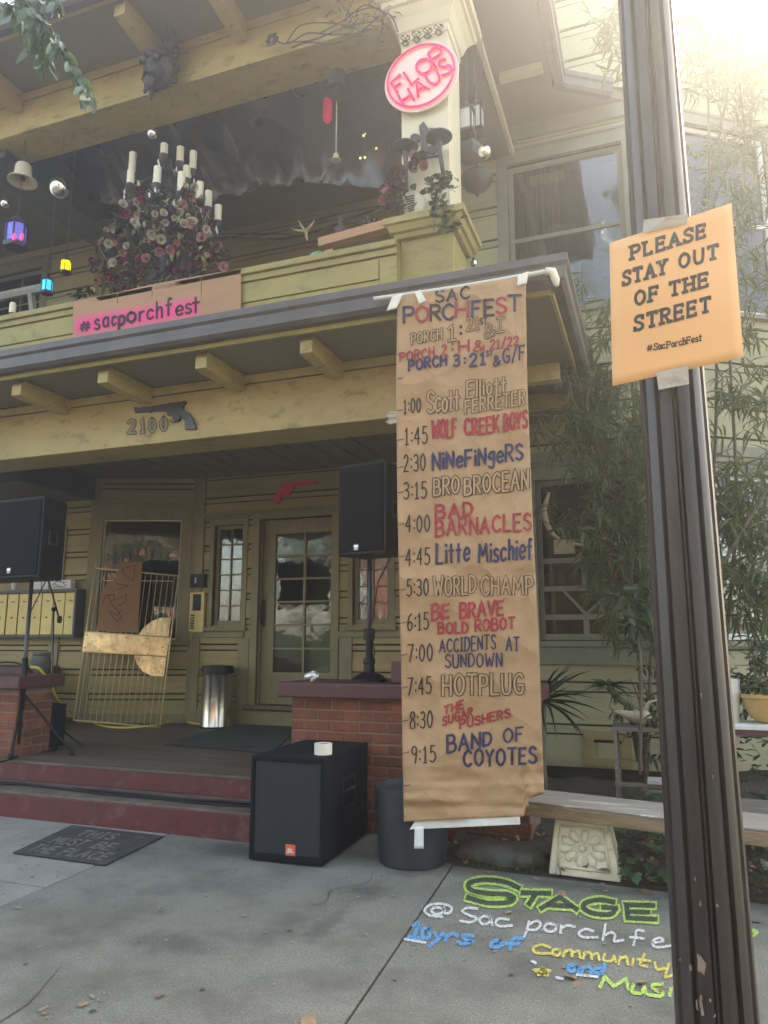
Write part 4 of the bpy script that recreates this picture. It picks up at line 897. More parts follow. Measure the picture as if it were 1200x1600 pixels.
num = thing('house_number', 'brown painted numerals 2100 on the yellow porch beam below the revolver', 'house number', P(232,665,YF-.02))
bmf = lambda x, y, lift=0: P(x, y, YF-.003-lift*1.5)
for ch_, xa, xb, yb in (('2',200.5,211,677),('1',220,225,676),('0',233.5,242,675),('0',251.5,260,673)):
    q1, q2 = MB(), MB(); write(q1, ch_, xa, yb, xb, yb-1, 20, 6.2, bmf, inner=q2, iw=3.2, jit=0, serif=(ch_ == '1'))
    d_ = q1.build('digit', mat('numeral_outline', (.075,.06,.035), .6, .1, 8) if 'numeral_outline' not in bpy.data.materials else bpy.data.materials['numeral_outline'], num)
    q2.build('digit_face', bpy.data.materials.get('numeral_face') or mat('numeral_face', (.27,.22,.12), .6, .1, 8), d_)
RG = [(690,180),(685,195),(600,205),(565,210),(560,228),(540,243),(538,258),(520,268),(505,257),(490,260),(482,300),(475,308),(440,305),(455,265),(478,235),(490,228),(498,212),(484,203),(492,194),(520,190),(560,186),(665,178)]
o = polyprism([(x/3.53+300, y/3.53+700) for x, y in RG], 8.95-.062, .04, 'revolver_cutout', M['red'], None); tag(o, 'bright pink red revolver silhouette on the siding above the front door', 'cutout')
q = MB(); hf = lambda x, y, lift=0: P(x, y, 9.0-lift*2)
write(q, '2100', 457, 826, 489, 822, 13, 2.2, hf, serif=True, jit=0, track=.35); o = q.build('door_number', bpy.data.materials.get('numeral_face'), doo)
# neon sign
NS = thing('neon_sign', 'round blush sign with pink neon ring and tube letters, tilted on the cream pillar', 'neon sign', P(658,122,YF-.06))
NC = P(659,123,YF-.05); sx = (P(719,123,YF-.05)-P(600,123,YF-.05)).x/2
bx0 = P(600,123,YF-.05).x; bx1 = P(719,90,YF-.05).x; cxn = (bx0+bx1)/2; rxn = (bx1-bx0)/2
zt_, zb_ = P(672,62,YF-.05).z, P(650,181,YF-.05).z; czn = (zt_+zb_)/2; rzn = (zt_-zb_)/2
q = MB(); q.prism([(cxn+rxn*.97*math.cos(a), YF-.065, czn+rzn*.93*math.sin(a)) for a in [i*math.tau/64 for i in range(64)]], (0,.018,0)); q.build('panel', M['neonbg'], NS, bevel=.003, recalc=True)
q = MB(); ringp = [(cxn+rxn*.87*math.cos(a), YF-.085, czn+rzn*.83*math.sin(a)) for a in [i*math.tau/64 for i in range(65)]]; q.tube(ringp, .011, 8, False); q.build('neon_ring', M['neon'], NS, smooth=True)
for px_, py_ in ((604,132),(706,110),(653,176),(622,146),(670,140)):
    q = MB(); p = P(px_, py_, YF-.066); q.lathe([(.008,-.012),(.008,0)], p, 8, 'Y'); q.build('screw', M['silver'], NS)
nn = lambda x, y: P(x, y, YF-.085)
def ntube(pts, close=False):
    q = MB(); q.tube([nn(x/3+400, y/3) for x, y in pts], .0125, 8); q.build('neon_letter', M['neon'], NS, smooth=True)
# strokes read off the enlarged photograph
for st in ([(678,348),(632,388),(666,436)],[(648,410),(680,388)],[(692,340),(730,396),(764,366)],
           [(800,276),(770,283),(752,308),(758,334),(785,345),(812,333),(822,308),(816,286),(800,276)],[(846,318),(806,252)],[(806,252),(834,226),(856,222),(868,238),(858,258),(824,278)],
           [(665,446),(700,500)],[(712,416),(742,470)],[(684,472),(728,444)],[(760,454),(750,380),(812,418)],[(752,428),(790,404)],
           [(790,352),(812,384),(838,394),(858,380),(856,352),(836,322)],[(890,276),(864,284),(858,304),(876,314),(906,306),(916,324),(902,344),(870,352)]):
    q = MB(); pts = [nn(x/3+400, y/3) for x, y in st]
    if len(st) > 4: pts = catmull(pts, 4)
    q.tube(pts, .0125, 8); q.build('neon_letter', M['neon'], NS, smooth=True)
# scrollwork strip above neon sign
sc_ = thing('scroll_ornament', 'dark iron scrollwork strip under the pillar capital above the neon sign', 'ornament', P(660,55,YF-.02))
for k in range(4):
    q = MB(); cx_ = 700+k*52; cy_ = 188-k*17
    for d in (-1, 1):
        q.tube([P((cx_+d*(4+18*math.sin(t)))/3+400, (cy_-24+t*8.5)/3, YF-.012) for t in [i*.6 for i in range(11)]], .006, 5)
        q.tube([P((cx_+d*(9+9*math.cos(t*1.6)))/3+400, (cy_+ (t-2.5)*10)/3, YF-.016) for t in [i*.5 for i in range(11)]], .004, 5)
    q.build('scroll', M['iron'], sc_)
# cardboard sign
YC = YPp - .05
CS = thing('cardboard_sign', 'cardboard panel sign with black hashtag letters over pink spray, on the upper porch parapet', 'sign', P(245,475,YC))
edges = [(113.5,471,112.5,536),(184,457,182,526),(238,444,236,517.5),(315,430,313,505),(377,420,376.5,495)]
for i in range(4):
    a, b_ = edges[i], edges[i+1]; q = MB()
    q.prism([P(a[0]+.6,a[1],YC), P(b_[0]-.6,b_[1],YC), P(b_[2]-.6,b_[3],YC), P(a[2]+.6,a[3],YC)], (0,.008,0)); q.build('cardboard_panel', M['card'], CS, recalc=True)
cfn = lambda x, y, lift=0: P(x, y, YC - .002 - lift*2)
q = MB(); q2 = MB()
def spray(m, pts, wd, lift): 
    ribbon(m, pts, wd, cfn, lift)
def pinkmat():
    m = bpy.data.materials.new('pink_spray_halo'); m.use_nodes = True; nt = m.node_tree; N = nt.nodes; L = nt.links
    b = N['Principled BSDF']; b.inputs['Roughness'].default_value = .75
    at = N.new('ShaderNodeAttribute'); at.attribute_name = 'spray'
    no = N.new('ShaderNodeTexNoise'); no.inputs['Scale'].default_value = 30; ge = N.new('ShaderNodeNewGeometry'); L.new(ge.outputs['Position'], no.inputs['Vector'])
    ad = N.new('ShaderNodeMath'); ad.operation = 'MULTIPLY_ADD'; ad.inputs[1].default_value = .25; L.new(no.outputs['Fac'], ad.inputs[0]); L.new(at.outputs['Fac'], ad.inputs[2])
    mr = N.new('ShaderNodeMapRange'); mr.inputs['From Min'].default_value = .12; mr.inputs['From Max'].default_value = .95; L.new(ad.outputs[0], mr.inputs['Value'])
    mx = N.new('ShaderNodeMix'); mx.data_type = 'RGBA'; mx.inputs['A'].default_value = (.42,.235,.13,1); mx.inputs['B'].default_value = (.85,.06,.24,1)
    L.new(mr.outputs['Result'], mx.inputs['Factor']); L.new(mx.outputs['Result'], b.inputs['Base Color']); return m
PM = pinkmat()
line = [(121,511),(316,478)]
sq = MB(); att = []; nx_, ny_ = 60, 14
for j in range(ny_+1):
    for i in range(nx_+1):
        u, v = i/nx_, j/ny_; x_ = 114.2 + 200*u; top = 471.4 - (x_-113.5)*.1615 + 22 - 0*u; ymid = 510 - (x_-121)*.163
        y_ = max(top-16, ymid-26) + (52)*v; ylim = 535.2 - (x_-113)*.1545; y_ = min(y_, ylim)
        d = abs(y_-ymid)/22; e = max(0, (124-x_)/10, (x_-306)/9); a_ = max(0, 1-max(0,d-.15)/.75)*max(0, 1-e)
        att.append(a_); sq.v.append(tuple(cfn(x_, y_, .0)))
sq.f = [(j*(nx_+1)+i, j*(nx_+1)+i+1, (j+1)*(nx_+1)+i+1, (j+1)*(nx_+1)+i) for j in range(ny_) for i in range(nx_)]
so = sq.build('spray_halo', PM, CS); at_ = so.data.attributes.new('spray', 'FLOAT', 'POINT'); at_.data.foreach_set('value', att)
q = MB(); tw = 3.6
for ch_, xa, xb, yb, h_ in (('#',126,140,517,13),('s',148,155,515,23),('a',161,169,511,22),('c',175,181,509,21),('p',186,194,508,21),('o',199,211,504,23),('r',218,225,501,21),('c',230,239,499,22),('h',245,253,497,25),('f',260,268,493,26),('e',275,285,493,22),('s',290,298,490,22),('t',301,311,489,25)):
    q = MB(); write(q, ch_, xa, yb, xb, yb-1.5, h_, tw+(1.2 if ch_ in 'po' else 0), cfn, jit=0); q.build('letter', M['ink'], CS)

# ================================================================ SPEAKERS AND STANDS
def cab(name, label, corners_front, z0, z1, back, group=None):
    """box from its two front bottom corners and a depth vector"""
def speaker_box(label, fl, fr, z0, z1, depth, badge, handle=True):
    fl, fr = Vector((fl[0], fl[1], 0)), Vector((fr[0], fr[1], 0)); d = (fr-fl).normalized(); n = Vector((d.y, -d.x, 0)); wd = (fr-fl).length
    t = thing('loudspeaker', label, 'loudspeaker', ((fl+fr)/2 - n*depth/2)+Vector((0,0,z0)), 'black loudspeakers of the porch stage')
    W = Wall(fl.x, fl.y, d.x, d.y)
    q = MB(); tp_ = wd*.16   # tapered towards the back
    q.v = [W.pt(0,z0,0),W.pt(wd,z0,0),W.pt(wd-tp_*.8,z0,-depth),W.pt(tp_*.8,z0,-depth),W.pt(0,z1,0),W.pt(wd,z1,0),W.pt(wd-tp_*.8,z1,-depth),W.pt(tp_*.8,z1,-depth)]
    q.f = [(0,3,2,1),(4,5,6,7),(0,1,5,4),(1,2,6,5),(2,3,7,6),(3,0,4,7)]; q.build('cabinet', M['blackp'], t, bevel=.018, seg=3)
    q = MB(); W.wbox(q, .025, wd-.025, z0+.03, z1-.03, .001, .018); q.build('grille', M['grille'], t, bevel=.01, seg=3)
    bx_, bz_ = badge
    q = MB(); W.wbox(q, bx_-.03, bx_+.03, bz_-.03, bz_+.03, .018, .022); bd = q.build('badge', M['blackm'], t)
    q = MB(); W.wbox(q, bx_-.022, bx_+.022, bz_-.005, bz_+.018, .0221, .024); W.wbox(q, bx_-.018, bx_+.018, bz_-.022, bz_-.014, .0221, .024); q.build('badge_plate', M['silver'], bd)
    # handle recess on the right side
    W2 = Wall(*(W.pt(wd,0,0)).xy, *(W.pt(wd-tp_*.8,0,-depth)-W.pt(wd,0,0)).xy)
    zc_ = (z0+z1)/2
    q = MB(); W2.wbox(q, .12, .28, zc_-.07, zc_-.05, .0, .016); W2.wbox(q, .12, .28, zc_+.05, zc_+.07, .0, .016); W2.wbox(q, .12, .14, zc_-.05, zc_+.05, .0, .016); W2.wbox(q, .26, .28, zc_-.05, zc_+.05, .0, .016); q.build('handle', M['blackm'], t, bevel=.004)
    return t
# right speaker
fl = P(527,870,5.98); fr = P(603,876,5.86)
rt = P(527,728,5.98)
speaker_box('black loudspeaker on a pole stand beside the front door, in front of the pillar', fl, fr, fl.z, rt.z, .34, (.22, fl.z+.07))
sp = P(580,1062,6.05); ps = MB()
st = thing('speaker_stand', 'black pole stand on the brick pier cap carrying the right loudspeaker', 'speaker stand', (sp.x, 6.0, 1.156))
ps.tube([(sp.x,6.0,1.17),(sp.x,6.0,fl.z+.0)], .022, 12); ps.build('pole', M['blackm'], st, smooth=True)
q = MB(); q.tube([(sp.x,6.0,1.16),(sp.x,6.0,1.55)], .032, 12); q.lathe([(.045,1.5),(.05,1.53),(.045,1.6)], (sp.x,6.0,0), 12); q.build('sleeve', M['blackp'], st, smooth='auto')
q = MB(); q.lathe([(.15,1.157),(.15,1.18),(.11,1.21),(.05,1.235),(.045,1.30),(.055,1.31),(.05,1.35)], (sp.x,6.0,0), 16); q.build('base', M['blackp'], st, smooth='auto')
q = MB(); q.sphere((sp.x+.05,5.96,1.57), .022, 8, 6); q.build('knob', M['blackp'], st, smooth=True)
q = MB(); q.tube([(sp.x+.02,5.97,1.25),(sp.x+.07,5.95,1.4),(sp.x+.03,5.96,1.6),(sp.x+.10,5.95,2.0),(sp.x+.2,6.0,2.22)], .006, 6); o = q.build('speaker_cable', M['blackp'], None, smooth=True); tag(o, 'black cable looping up the right pole stand to its loudspeaker', 'cable')
# left speaker
fl = P(-60,893,5.62); fr = P(60,902,5.55); rt = P(55,775,5.55)
speaker_box('black loudspeaker on a stand at the left edge above the mailboxes', (fl.x,fl.y), (fr.x,fr.y), fr.z, rt.z, .42, (P(20,890,5.6).x-fl.x, fr.z+.08))
sx_ = P(42,1000,5.8).x
st = thing('speaker_stand', 'black tripod stand behind the left brick pier carrying the left loudspeaker', 'speaker stand', (sx_, 5.85, FZ))
q = MB(); q.tube([(sx_,5.8,FZ+.12),(sx_,5.8,fr.z)], .02, 12); q.build('pole', M['blackm'], st, smooth=True)
q = MB(); q.tube([(sx_,5.8,FZ+.45),(sx_,5.8,FZ+.95)], .03, 12); q.build('sleeve', M['blackp'], st, smooth=True)
for a in (-1.35, .55, 2.6):
    q = MB(); ft = Vector((sx_+.5*math.cos(a), 5.8+.5*math.sin(a)+.0, FZ+.025)); 
    if a < 0: ft = Vector((sx_+.0, 5.72, FZ+.025))
    q.beam((sx_,5.8,FZ+.62), ft, .03, .02); q.build('leg', M['blackp'], st, bevel=.003)
    q = MB(); q.beam((sx_,5.8,FZ+.2), Vector((sx_,5.8,FZ+.62)).lerp(ft, .55), .02, .015); q.build('brace', M['blackm'], st)
    q = MB(); q.lathe([(.025,-.025),(.03,0),(.022,.03)], ft, 10); q.build('rubber_foot', M['blackp'], st)
# mic stand
mx_ = P(80,1130,6.6); mz = FZ
ms = thing('microphone_stand', 'thin black microphone stand with angled boom in front of the mailboxes', 'microphone stand', (mx_.x, 6.6, FZ))
q = MB(); q.tube([(mx_.x,6.6,FZ+.1), P(84,955,6.6)], .010, 8); q.build('pole', M['blackm'], ms, smooth=True)
q = MB(); q.tube([P(75,905,6.5), P(93,968,6.6)], .010, 8); q.tube([P(46,960,6.55), P(58,935,6.55), P(74,903,6.5)], .007, 6); q.build('boom', M['blackm'], ms, smooth=True)
q = MB(); q.sphere(P(84,952,6.6), .028, 8, 6); q.build('clutch', M['blackp'], ms); q = MB(); q.lathe([(.02,-.04),(.028,0),(.02,.04)], P(93,968,6.6), 8); q.build('microphone_clip', M['blackp'], ms)
for dx, dy in ((.42,.0),(-.25,.3),(-.2,-.3)):
    q = MB(); q.tube([(mx_.x,6.6,FZ+.2),(mx_.x+dx*.5,6.6+dy*.5,FZ+.13),(mx_.x+dx,6.6+dy,FZ+.02)], .011, 8); q.build('leg', M['blackp'], ms, smooth=True)
# floor monitor box
a_ = P(45,1150,6.3)
m_ = thing('floor_monitor', 'small dark monitor box on the porch floor behind the left tripod', 'monitor', (a_.x+.1, 6.3, FZ))
q = MB(); q.prism([(a_.x-.12,6.25,FZ),(a_.x-.12,6.25,FZ+.42),(a_.x-.12,6.45,FZ+.46),(a_.x-.12,6.6,FZ+.44),(a_.x-.12,6.6,FZ)], (.32,0,0)); q.build('cabinet', M['black'], m_, bevel=.01, recalc=True)
q = MB(); q.box(a_.x-.09, a_.x+.17, 6.238, 6.249, FZ+.03, FZ+.39); q.build('grille', M['grille'], m_)
q = MB(); q.beam((a_.x+.02,6.23,FZ+.05),(a_.x+.2,6.23,FZ+.09), .008, .008); q.build('metal_edge', M['silver'], m_)

# subwoofer
F0, F1 = G(388,1345), G(505,1357); SB = thing('subwoofer', 'large black carpeted subwoofer with perforated grille and small orange badge on the sidewalk', 'subwoofer', ((F0.x+F1.x)/2, 5.23, 0))
W = Wall(F0.x, F0.y, F1.x-F0.x, F1.y-F0.y); wd = (F1-F0).length; hS = .70; dS = .90
q = MB(); W.wbox(q, 0, wd, .012, hS, -dS, -.02); q.build('cabinet', M['black'], SB, bevel=.016, seg=3)
q = MB(); W.wbox(q, 0, wd, .012, .06, -.02, .0); W.wbox(q, 0, wd, hS-.035, hS, -.02, .0); W.wbox(q, 0, .03, .06, hS-.035, -.02, .0); W.wbox(q, wd-.03, wd, .06, hS-.035, -.02, .0); q.build('front_rim', M['black'], SB, bevel=.007)
def grillemat():
    m = bpy.data.materials.new('perforated_grille'); m.use_nodes = True; nt = m.node_tree; N = nt.nodes; L = nt.links
    b = N['Principled BSDF']; b.inputs['Roughness'].default_value = .7; b.inputs['Specular IOR Level'].default_value = .2
    ge = N.new('ShaderNodeNewGeometry'); sp_ = N.new('ShaderNodeSeparateXYZ'); L.new(ge.outputs['Position'], sp_.inputs[0])
    cm = N.new('ShaderNodeCombineXYZ'); L.new(sp_.outputs['X'], cm.inputs['X']); L.new(sp_.outputs['Z'], cm.inputs['Y'])
    vo_ = N.new('ShaderNodeTexVoronoi'); vo_.inputs['Scale'].default_value = 105; vo_.inputs['Randomness'].default_value = 0.0; L.new(cm.outputs[0], vo_.inputs['Vector']); vo_.voronoi_dimensions = '2D'
    gt = N.new('ShaderNodeMath'); gt.operation = 'GREATER_THAN'; gt.inputs[1].default_value = .30; L.new(vo_.outputs['Distance'], gt.inputs[0])
    mx = N.new('ShaderNodeMix'); mx.data_type = 'RGBA'; mx.inputs['A'].default_value = (.004,.004,.005,1); mx.inputs['B'].default_value = (.035,.04,.048,1)
    L.new(gt.outputs[0], mx.inputs['Factor']); L.new(mx.outputs['Result'], b.inputs['Base Color']); return m
q = MB(); W.wbox(q, .031, wd-.031, .061, hS-.036, -.019, -.011); gr_ = q.build('grille', grillemat(), SB)
gc = W.pt(wd*.5, .40, 0)
q = MB()
for r_ in (.215, .2):
    q.tube([W.pt(wd*.5 + r_*math.cos(a), .395 + r_*math.sin(a), -.0105) for a in [i*math.tau/48 for i in range(49)]], .0022, 6, False)
pass
lx_, lz_ = W.px(453,1329)
q = MB(); W.wbox(q, lx_-.036, lx_+.036, lz_-.036, lz_+.036, -.0105, -.005); bd = q.build('badge', M['label'], SB, bevel=.002)
fw = lambda x, y, lift=0: (lambda s: W.pt(s[0], s[1], -.005+lift*.6))(W.px(x, y))
q = MB(); write(q, 'J', 447.5, 1332.5, 449.5, 1332.5, 6, 1.2, fw); write(q, 'B', 450.8, 1332.5, 453.6, 1332.5, 6, 1.1, fw); write(q, 'L', 455.2, 1332.5, 457.8, 1332.5, 6, 1.2, fw); q.build('badge_lettering', M['paper'], bd)
W2 = Wall(F1.x, F1.y, -.02, 1); 
q = MB()
for a0_, a1_, z0_, z1_ in ((.32,.55,.30,.325),(.32,.55,.50,.525),(.32,.345,.325,.5),(.525,.55,.325,.5)): W2.wbox(q, a0_, a1_, z0_, z1_, .0, .008)
q.build('handle_cup', M['blackp'], SB, bevel=.004)
q = MB(); q.tube([W2.pt(.36,.42,.006), W2.pt(.38,.44,.03), W2.pt(.48,.44,.03), W2.pt(.5,.42,.006)], .010, 8); q.build('handle', M['blackm'], SB, smooth=True)
q = MB(); q.lathe([(.03,hS-.004),(.055,hS+.001),(.055,hS+.004),(.026,hS+.004)], (G(480,1158,hS).x-.3, 5.15, 0), 20); q.build('pole_socket', M['blackp'], SB)
tp0 = G(505,1176,hS+.01)
tr = thing('tape_roll', 'roll of cream masking tape lying on top of the subwoofer', 'tape', (tp0.x, tp0.y, hS))
q = MB(); n=32; prof = [(.064,0),(.064,.075),(.042,.075),(.042,0)]
for r_, z in prof:
    for j in range(n): a = j*math.tau/n; q.v.append((tp0.x+r_*math.cos(a), tp0.y+r_*math.sin(a), hS+z))
q.f = [(i*n+j, i*n+(j+1)%n, ((i+1)%4)*n+(j+1)%n, ((i+1)%4)*n+j) for i in range(4) for j in range(n)]; q.build('tape', M['tape'], tr, smooth='auto')
q = MB(); n=32
for r_, z in [(.0415,.004),(.0415,.071),(.038,.071),(.038,.004)]:
    for j in range(n): a = j*math.tau/n; q.v.append((tp0.x+r_*math.cos(a), tp0.y+r_*math.sin(a), hS+z))
q.f = [(i*n+j, i*n+(j+1)%n, ((i+1)%4)*n+(j+1)%n, ((i+1)%4)*n+j) for i in range(4) for j in range(n)]; q.build('core', M['card'], tr, smooth='auto')

# ================================================================ PORCH THINGS
# waste bin
bn = P(337,1130,8.62); bn = Vector((bn.x, 8.62, FZ))
t = thing('waste_bin', 'brushed steel cylindrical bin with black lid beside the front door', 'bin', bn)
q = MB(); q.lathe([(.205,0),(.205,.02),(.20,.03),(.20,.68),(.205,.69)], bn, 36); q.build('body', M['steel'], t, smooth='auto')
q = MB(); q.lathe([(.212,.69),(.212,.76),(.2,.79),(.08,.80),(.01,.80)], bn, 36); q.build('lid', M['blackp'], t, smooth='auto')
q = MB(); q.lathe([(.21,0),(.21,.022)], bn, 36); q.build('foot_ring', M['blackp'], t, smooth='auto')
# door mat on the porch
z_ = FZ+.004
cs = [G(255,1163,z_), G(425,1178,z_), G(475,1131,z_), G(382,1130,z_)]
q = MB(); q.v = [tuple(c) for c in cs] + [(c.x, c.y, z_+.014) for c in cs]; q.f = [(3,2,1,0),(4,5,6,7),(0,1,5,4),(1,2,6,5),(2,3,7,6),(3,0,4,7)]; o = q.build('doormat', M['mat_'], None, bevel=.004, recalc=True); tag(o, 'large dark doormat on the porch floor in front of the front door', 'mat')
cs = [G(20,1334,.004), G(164,1353.5,.004), G(256,1308,.004), G(112,1291,.004)]
mt = thing('welcome_mat', 'worn black mat with grey words lying on the sidewalk before the steps', 'mat', (cs[0]+cs[2])/2)
q = MB(); q.v = [tuple(c) for c in cs] + [(c.x, c.y, .016) for c in cs]; q.f = [(3,2,1,0),(4,5,6,7),(0,1,5,4),(1,2,6,5),(2,3,7,6),(3,0,4,7)]; q.build('rubber_sheet', M['mat_'], mt, bevel=.004, recalc=True)
def matfn(x, y, lift=0):   # x,y in mat units (0..100 across, 0..60 down from the steps side)
    u = x/100; v = y/60; p = (cs[3]*(1-u)+cs[2]*u)*(1-v) + (cs[0]*(1-u)+cs[1]*u)*v; return Vector((p.x, p.y, .0165+lift))
for a in (('THIS',24,20,62,20),('MUST',14,38,48,38),('BE',60,38,78,38),('THE',10,55,34,55),('PLACE',44,55,90,55)): q = MB(); write(q, *a, 12, 2.0, matfn, track=.3); q.build('word', M['matlet'], mt)
# sprung metal grid leaning on the wall
gd = lambda x, y: WL.px(x, y)
def gp(x, y, out=0):       # leaning plane: foot 0.45 m out of the wall, head against it
    r = ray(x, y); t_ = 1.0
    A_ = WL.pt(0, FZ, .50); n_ = (WL.n*1.0 + Vector((0,0,.145))).normalized()
    return EYE + r*((A_-EYE).dot(n_)/r.dot(n_)) + n_*out
GT = thing('metal_grid', 'thin brass wire grid frame with brass plates leaning against the tall window', 'metal grid', gp(190,1125))
q = MB()
for a, b_ in (((150,880),(115,1125)),((279,897),(250,1135)),((115,1125),(250,1137))): q.tube([gp(*a), gp(*b_)], .011, 8)
q.tube([gp(150,888), gp(280,900)], .011, 8); q.tube([gp(133,987,.016), gp(267,996,.016)], .008, 6); q.tube([gp(128,1018,.016), gp(262,1026,.016)], .008, 6); q.tube([gp(156,907), gp(270,908)], .007, 8); q.build('frame', M['wire'], GT, smooth=True)
for k in range(14):
    t_ = (k+.7)/14.4; xa, ya = 150+129*t_, 889+10*t_; xb, yb = 115+135*t_, 1125+11*t_
    q = MB(); q.tube([gp(xa, ya, .0), gp(xb, yb, .0)], .0055, 6); q.build('wire', M['wire'], GT, smooth=True)
q = MB(); q.prism([gp(133,988,.012), gp(266,996,.012), gp(260,1025,.012), gp(129,1017,.012)], WL.n*-.006); q.build('brass_plate', M['brass'], GT, recalc=True)
c0 = (266,1010); dsk = [(267,965),(252,965),(238,970),(226,979),(217,991),(211,1008),(210,1024),(214,1038),(223,1049),(236,1056),(256,1057)]
q = MB(); q.prism([gp(x, y, .002) for x, y in dsk], WL.n*-.005); q.build('brass_disc', M['brass'], GT, recalc=True)
q = MB()
for x_, y_ in ((137,992),(160,994),(198,996),(232,998),(258,1000),(134,1012),(156,1017),(196,1019),(232,1022),(256,1020),(255,1012),(217,1030),(249,1050),(260,1052)): q.sphere(gp(x_, y_, .018), .009, 6, 4)
q.build('rivets', M['iron'], GT, kind='stuff')
cb = [(188,879),(224,879),(222,905),(216,989),(153,986),(157,930),(168,914),(184,905),(186,894)]
q = MB(); q.prism([gp(x, y, .03) for x, y in cb], WL.n*.008); o = q.build('cardboard_piece', M['cardo'], None, recalc=True); tag(o, 'torn orange brown cardboard with scribbled doodle hung on the brass wire grid', 'cardboard')
q = MB(); cf = lambda x, y, lift=0: gp(x/3.75, y/3.75+740, .040+lift)
for st_ in ([(720,560),(795,545),(790,635),(725,590),(720,560)],[(640,720),(670,710),(680,740),(650,750),(640,725)],[(690,650),(760,660),(700,680)],[(655,760),(700,810),(715,850),(690,870),(650,820)],[(690,740),(745,710),(745,750),(700,775)],[(640,800),(690,835),(720,800)],[(610,760),(625,720),(645,715)]):
    ribbon(q, st_, 4.5, cf, .001)
d_ = q.build('doodle', M['ink'], None); d_.parent = o
q = MB()
for k in range(9):
    x_ = 165 + k*12.2; y_ = 876 - 12*math.sin((k)/8*math.pi); p = gp(x_, y_+8, -.03); q.tube([p, p+Vector((0,0,.10))], .004, 5); q.lathe([(.001,.18),(.014,.13),(.004,.10)], p, 4)
    q.tube([p+Vector((0,0,0)), p+Vector((-.05*math.cos(k),0,.06)), p+Vector((0,0,.09))], .003, 4)
o = q.build('iron_finial_screen', M['iron'], None); tag(o, 'row of black iron spear points behind the top of the wire grid', 'iron screen')
# mailboxes
MBX = Wall(P(-60,960,8.2).x, 8.22, 1, 0)
mb_ = thing('mailbox_bank', 'row of brass apartment mailboxes in a dark frame on the left porch wall', 'mailboxes', P(50,1000,8.22))
xr_, zt2 = MBX.px(124,921); _, zb2 = MBX.px(124,996)
q = MB(); MBX.wbox(q, 0, xr_, zb2, zb2+.035, -.17, .05); MBX.wbox(q, 0, xr_, zt2-.035, zt2, -.17, .05); MBX.wbox(q, xr_-.035, xr_, zb2+.035, zt2-.035, -.17, .05); MBX.wbox(q, 0, xr_-.036, zb2+.035, zt2-.035, -.17, -.02); q.build('frame', M['darkbeam'], mb_, bevel=.004)
for k in range(9):
    xa = MBX.px(119-18.2*k,960)[0]; q = MB(); ww = MBX.px(119,960)[0]-MBX.px(101.6,960)[0]
    MBX.wbox(q, xa-ww, xa-.004, zb2+.04, zt2-.04, -.019, .012); d_ = q.build('mailbox_door', M['mailbox'], mb_, bevel=.004)
    q = MB(); MBX.wbox(q, xa-ww*.66, xa-ww*.34, zt2-.16, zt2-.145, .012, .016); q.lathe([(.013,-.01),(.013,0)], MBX.pt(xa-ww*.5, zb2+.28, .014), 8, 'Y'); q.build('lock', M['iron'], d_)
q = MB(); MBX.wbox(q, .02, xr_-.03, zt2+.001, zt2+.02, -.15, .03); q.build('shelf_board', M['wood'], mb_)
for i_, (xa, xb, lab) in enumerate(((48,62,'small upright white packet leaning among papers on the mailboxes'),(64,74,'narrow pale envelope standing on the mailboxes'),(78,110,'long white printed carton on the right end of the mailboxes'),(10,26,'white paper cup on the left of the mailboxes'))):
    p0, p1 = MBX.px(xa,918)[0], MBX.px(xb,918)[0]; q = MB()
    if i_ == 3: q.lathe([(.035,0),(.045,.11),(.047,.115)], MBX.pt((p0+p1)/2, zt2+.02, -.05), 12)
    else: MBX.wbox(q, p0, p1, zt2+.02, zt2+.02+(.11,.12,.12)[i_], -.09, -.02+.01*i_)
    o = q.build(('packet','envelope','carton','paper_cup')[i_], M['paper'], None, bevel=.003); tag(o, lab, ('packet','envelope','carton','cup')[i_])
    if i_ == 2:
        f_ = lambda x, y, lift=0: (lambda s: MBX.pt(s[0], s[1], .0005+lift))(MBX.px(x, y)); q = MB()
        for st_ in ([(82,915),(92,906),(104,915)],[(84,912),(98,918)],[(88,908),(104,910)],[(84,917),(102,917)]): ribbon(q, st_, 1, f_, .001)
        d2 = q.build('print', M['ink'], None); d2.parent = o
# urn behind mailboxes, below
p = P(64,1040,7.6)
q = MB(); q.lathe([(.09,-.22),(.10,-.2),(.05,-.14),(.07,-.1),(.13,-.02),(.14,.06),(.10,.12),(.12,.15),(.11,.17)], p, 20); q.box(p.x-.13,p.x+.13,7.47,7.73,FZ,p.z-.221); o = q.build('stone_urn', M['stone'], None, smooth='auto'); tag(o, 'grey stone urn on a plinth under the mailboxes behind the microphone stand', 'urn')
# intercom and keypad
IW = Wall(-6.1, 8.94, 1, 0)
def ibox(name, label, cat, x0, y0, x1, y1, th, m):
    a, z1_ = WF.px(x0, y0); b_, z0_ = WF.px(x1, y1); q = MB(); WF.wbox(q, a, b_, z0_, z1_, .03, .03+th); o = q.build(name, m, None, bevel=.006); tag(o, label, cat); return o, (a, b_, z0_, z1_)
o, bb_ = ibox('intercom', 'cream intercom panel with call buttons on the wall left of the sidelight', 'intercom', 302, 926, 322, 988, .05, M['mailbox'])
q = MB(); a, b_, z0_, z1_ = bb_; WF.wbox(q, a+.06, b_-.05, (z0_+z1_)/2+.02, z1_-.03, .081, .09)
for k in range(6): WF.wbox(q, a+.03, a+.09, z0_+.05+k*.035, z0_+.07+k*.035, .081, .088)
d2 = q.build('buttons', M['blackp'], None); d2.parent = o
o, bb_ = ibox('camera_unit', 'small black security unit mounted above the cream intercom', 'security unit', 304, 898, 325, 918, .07, M['blackp'])
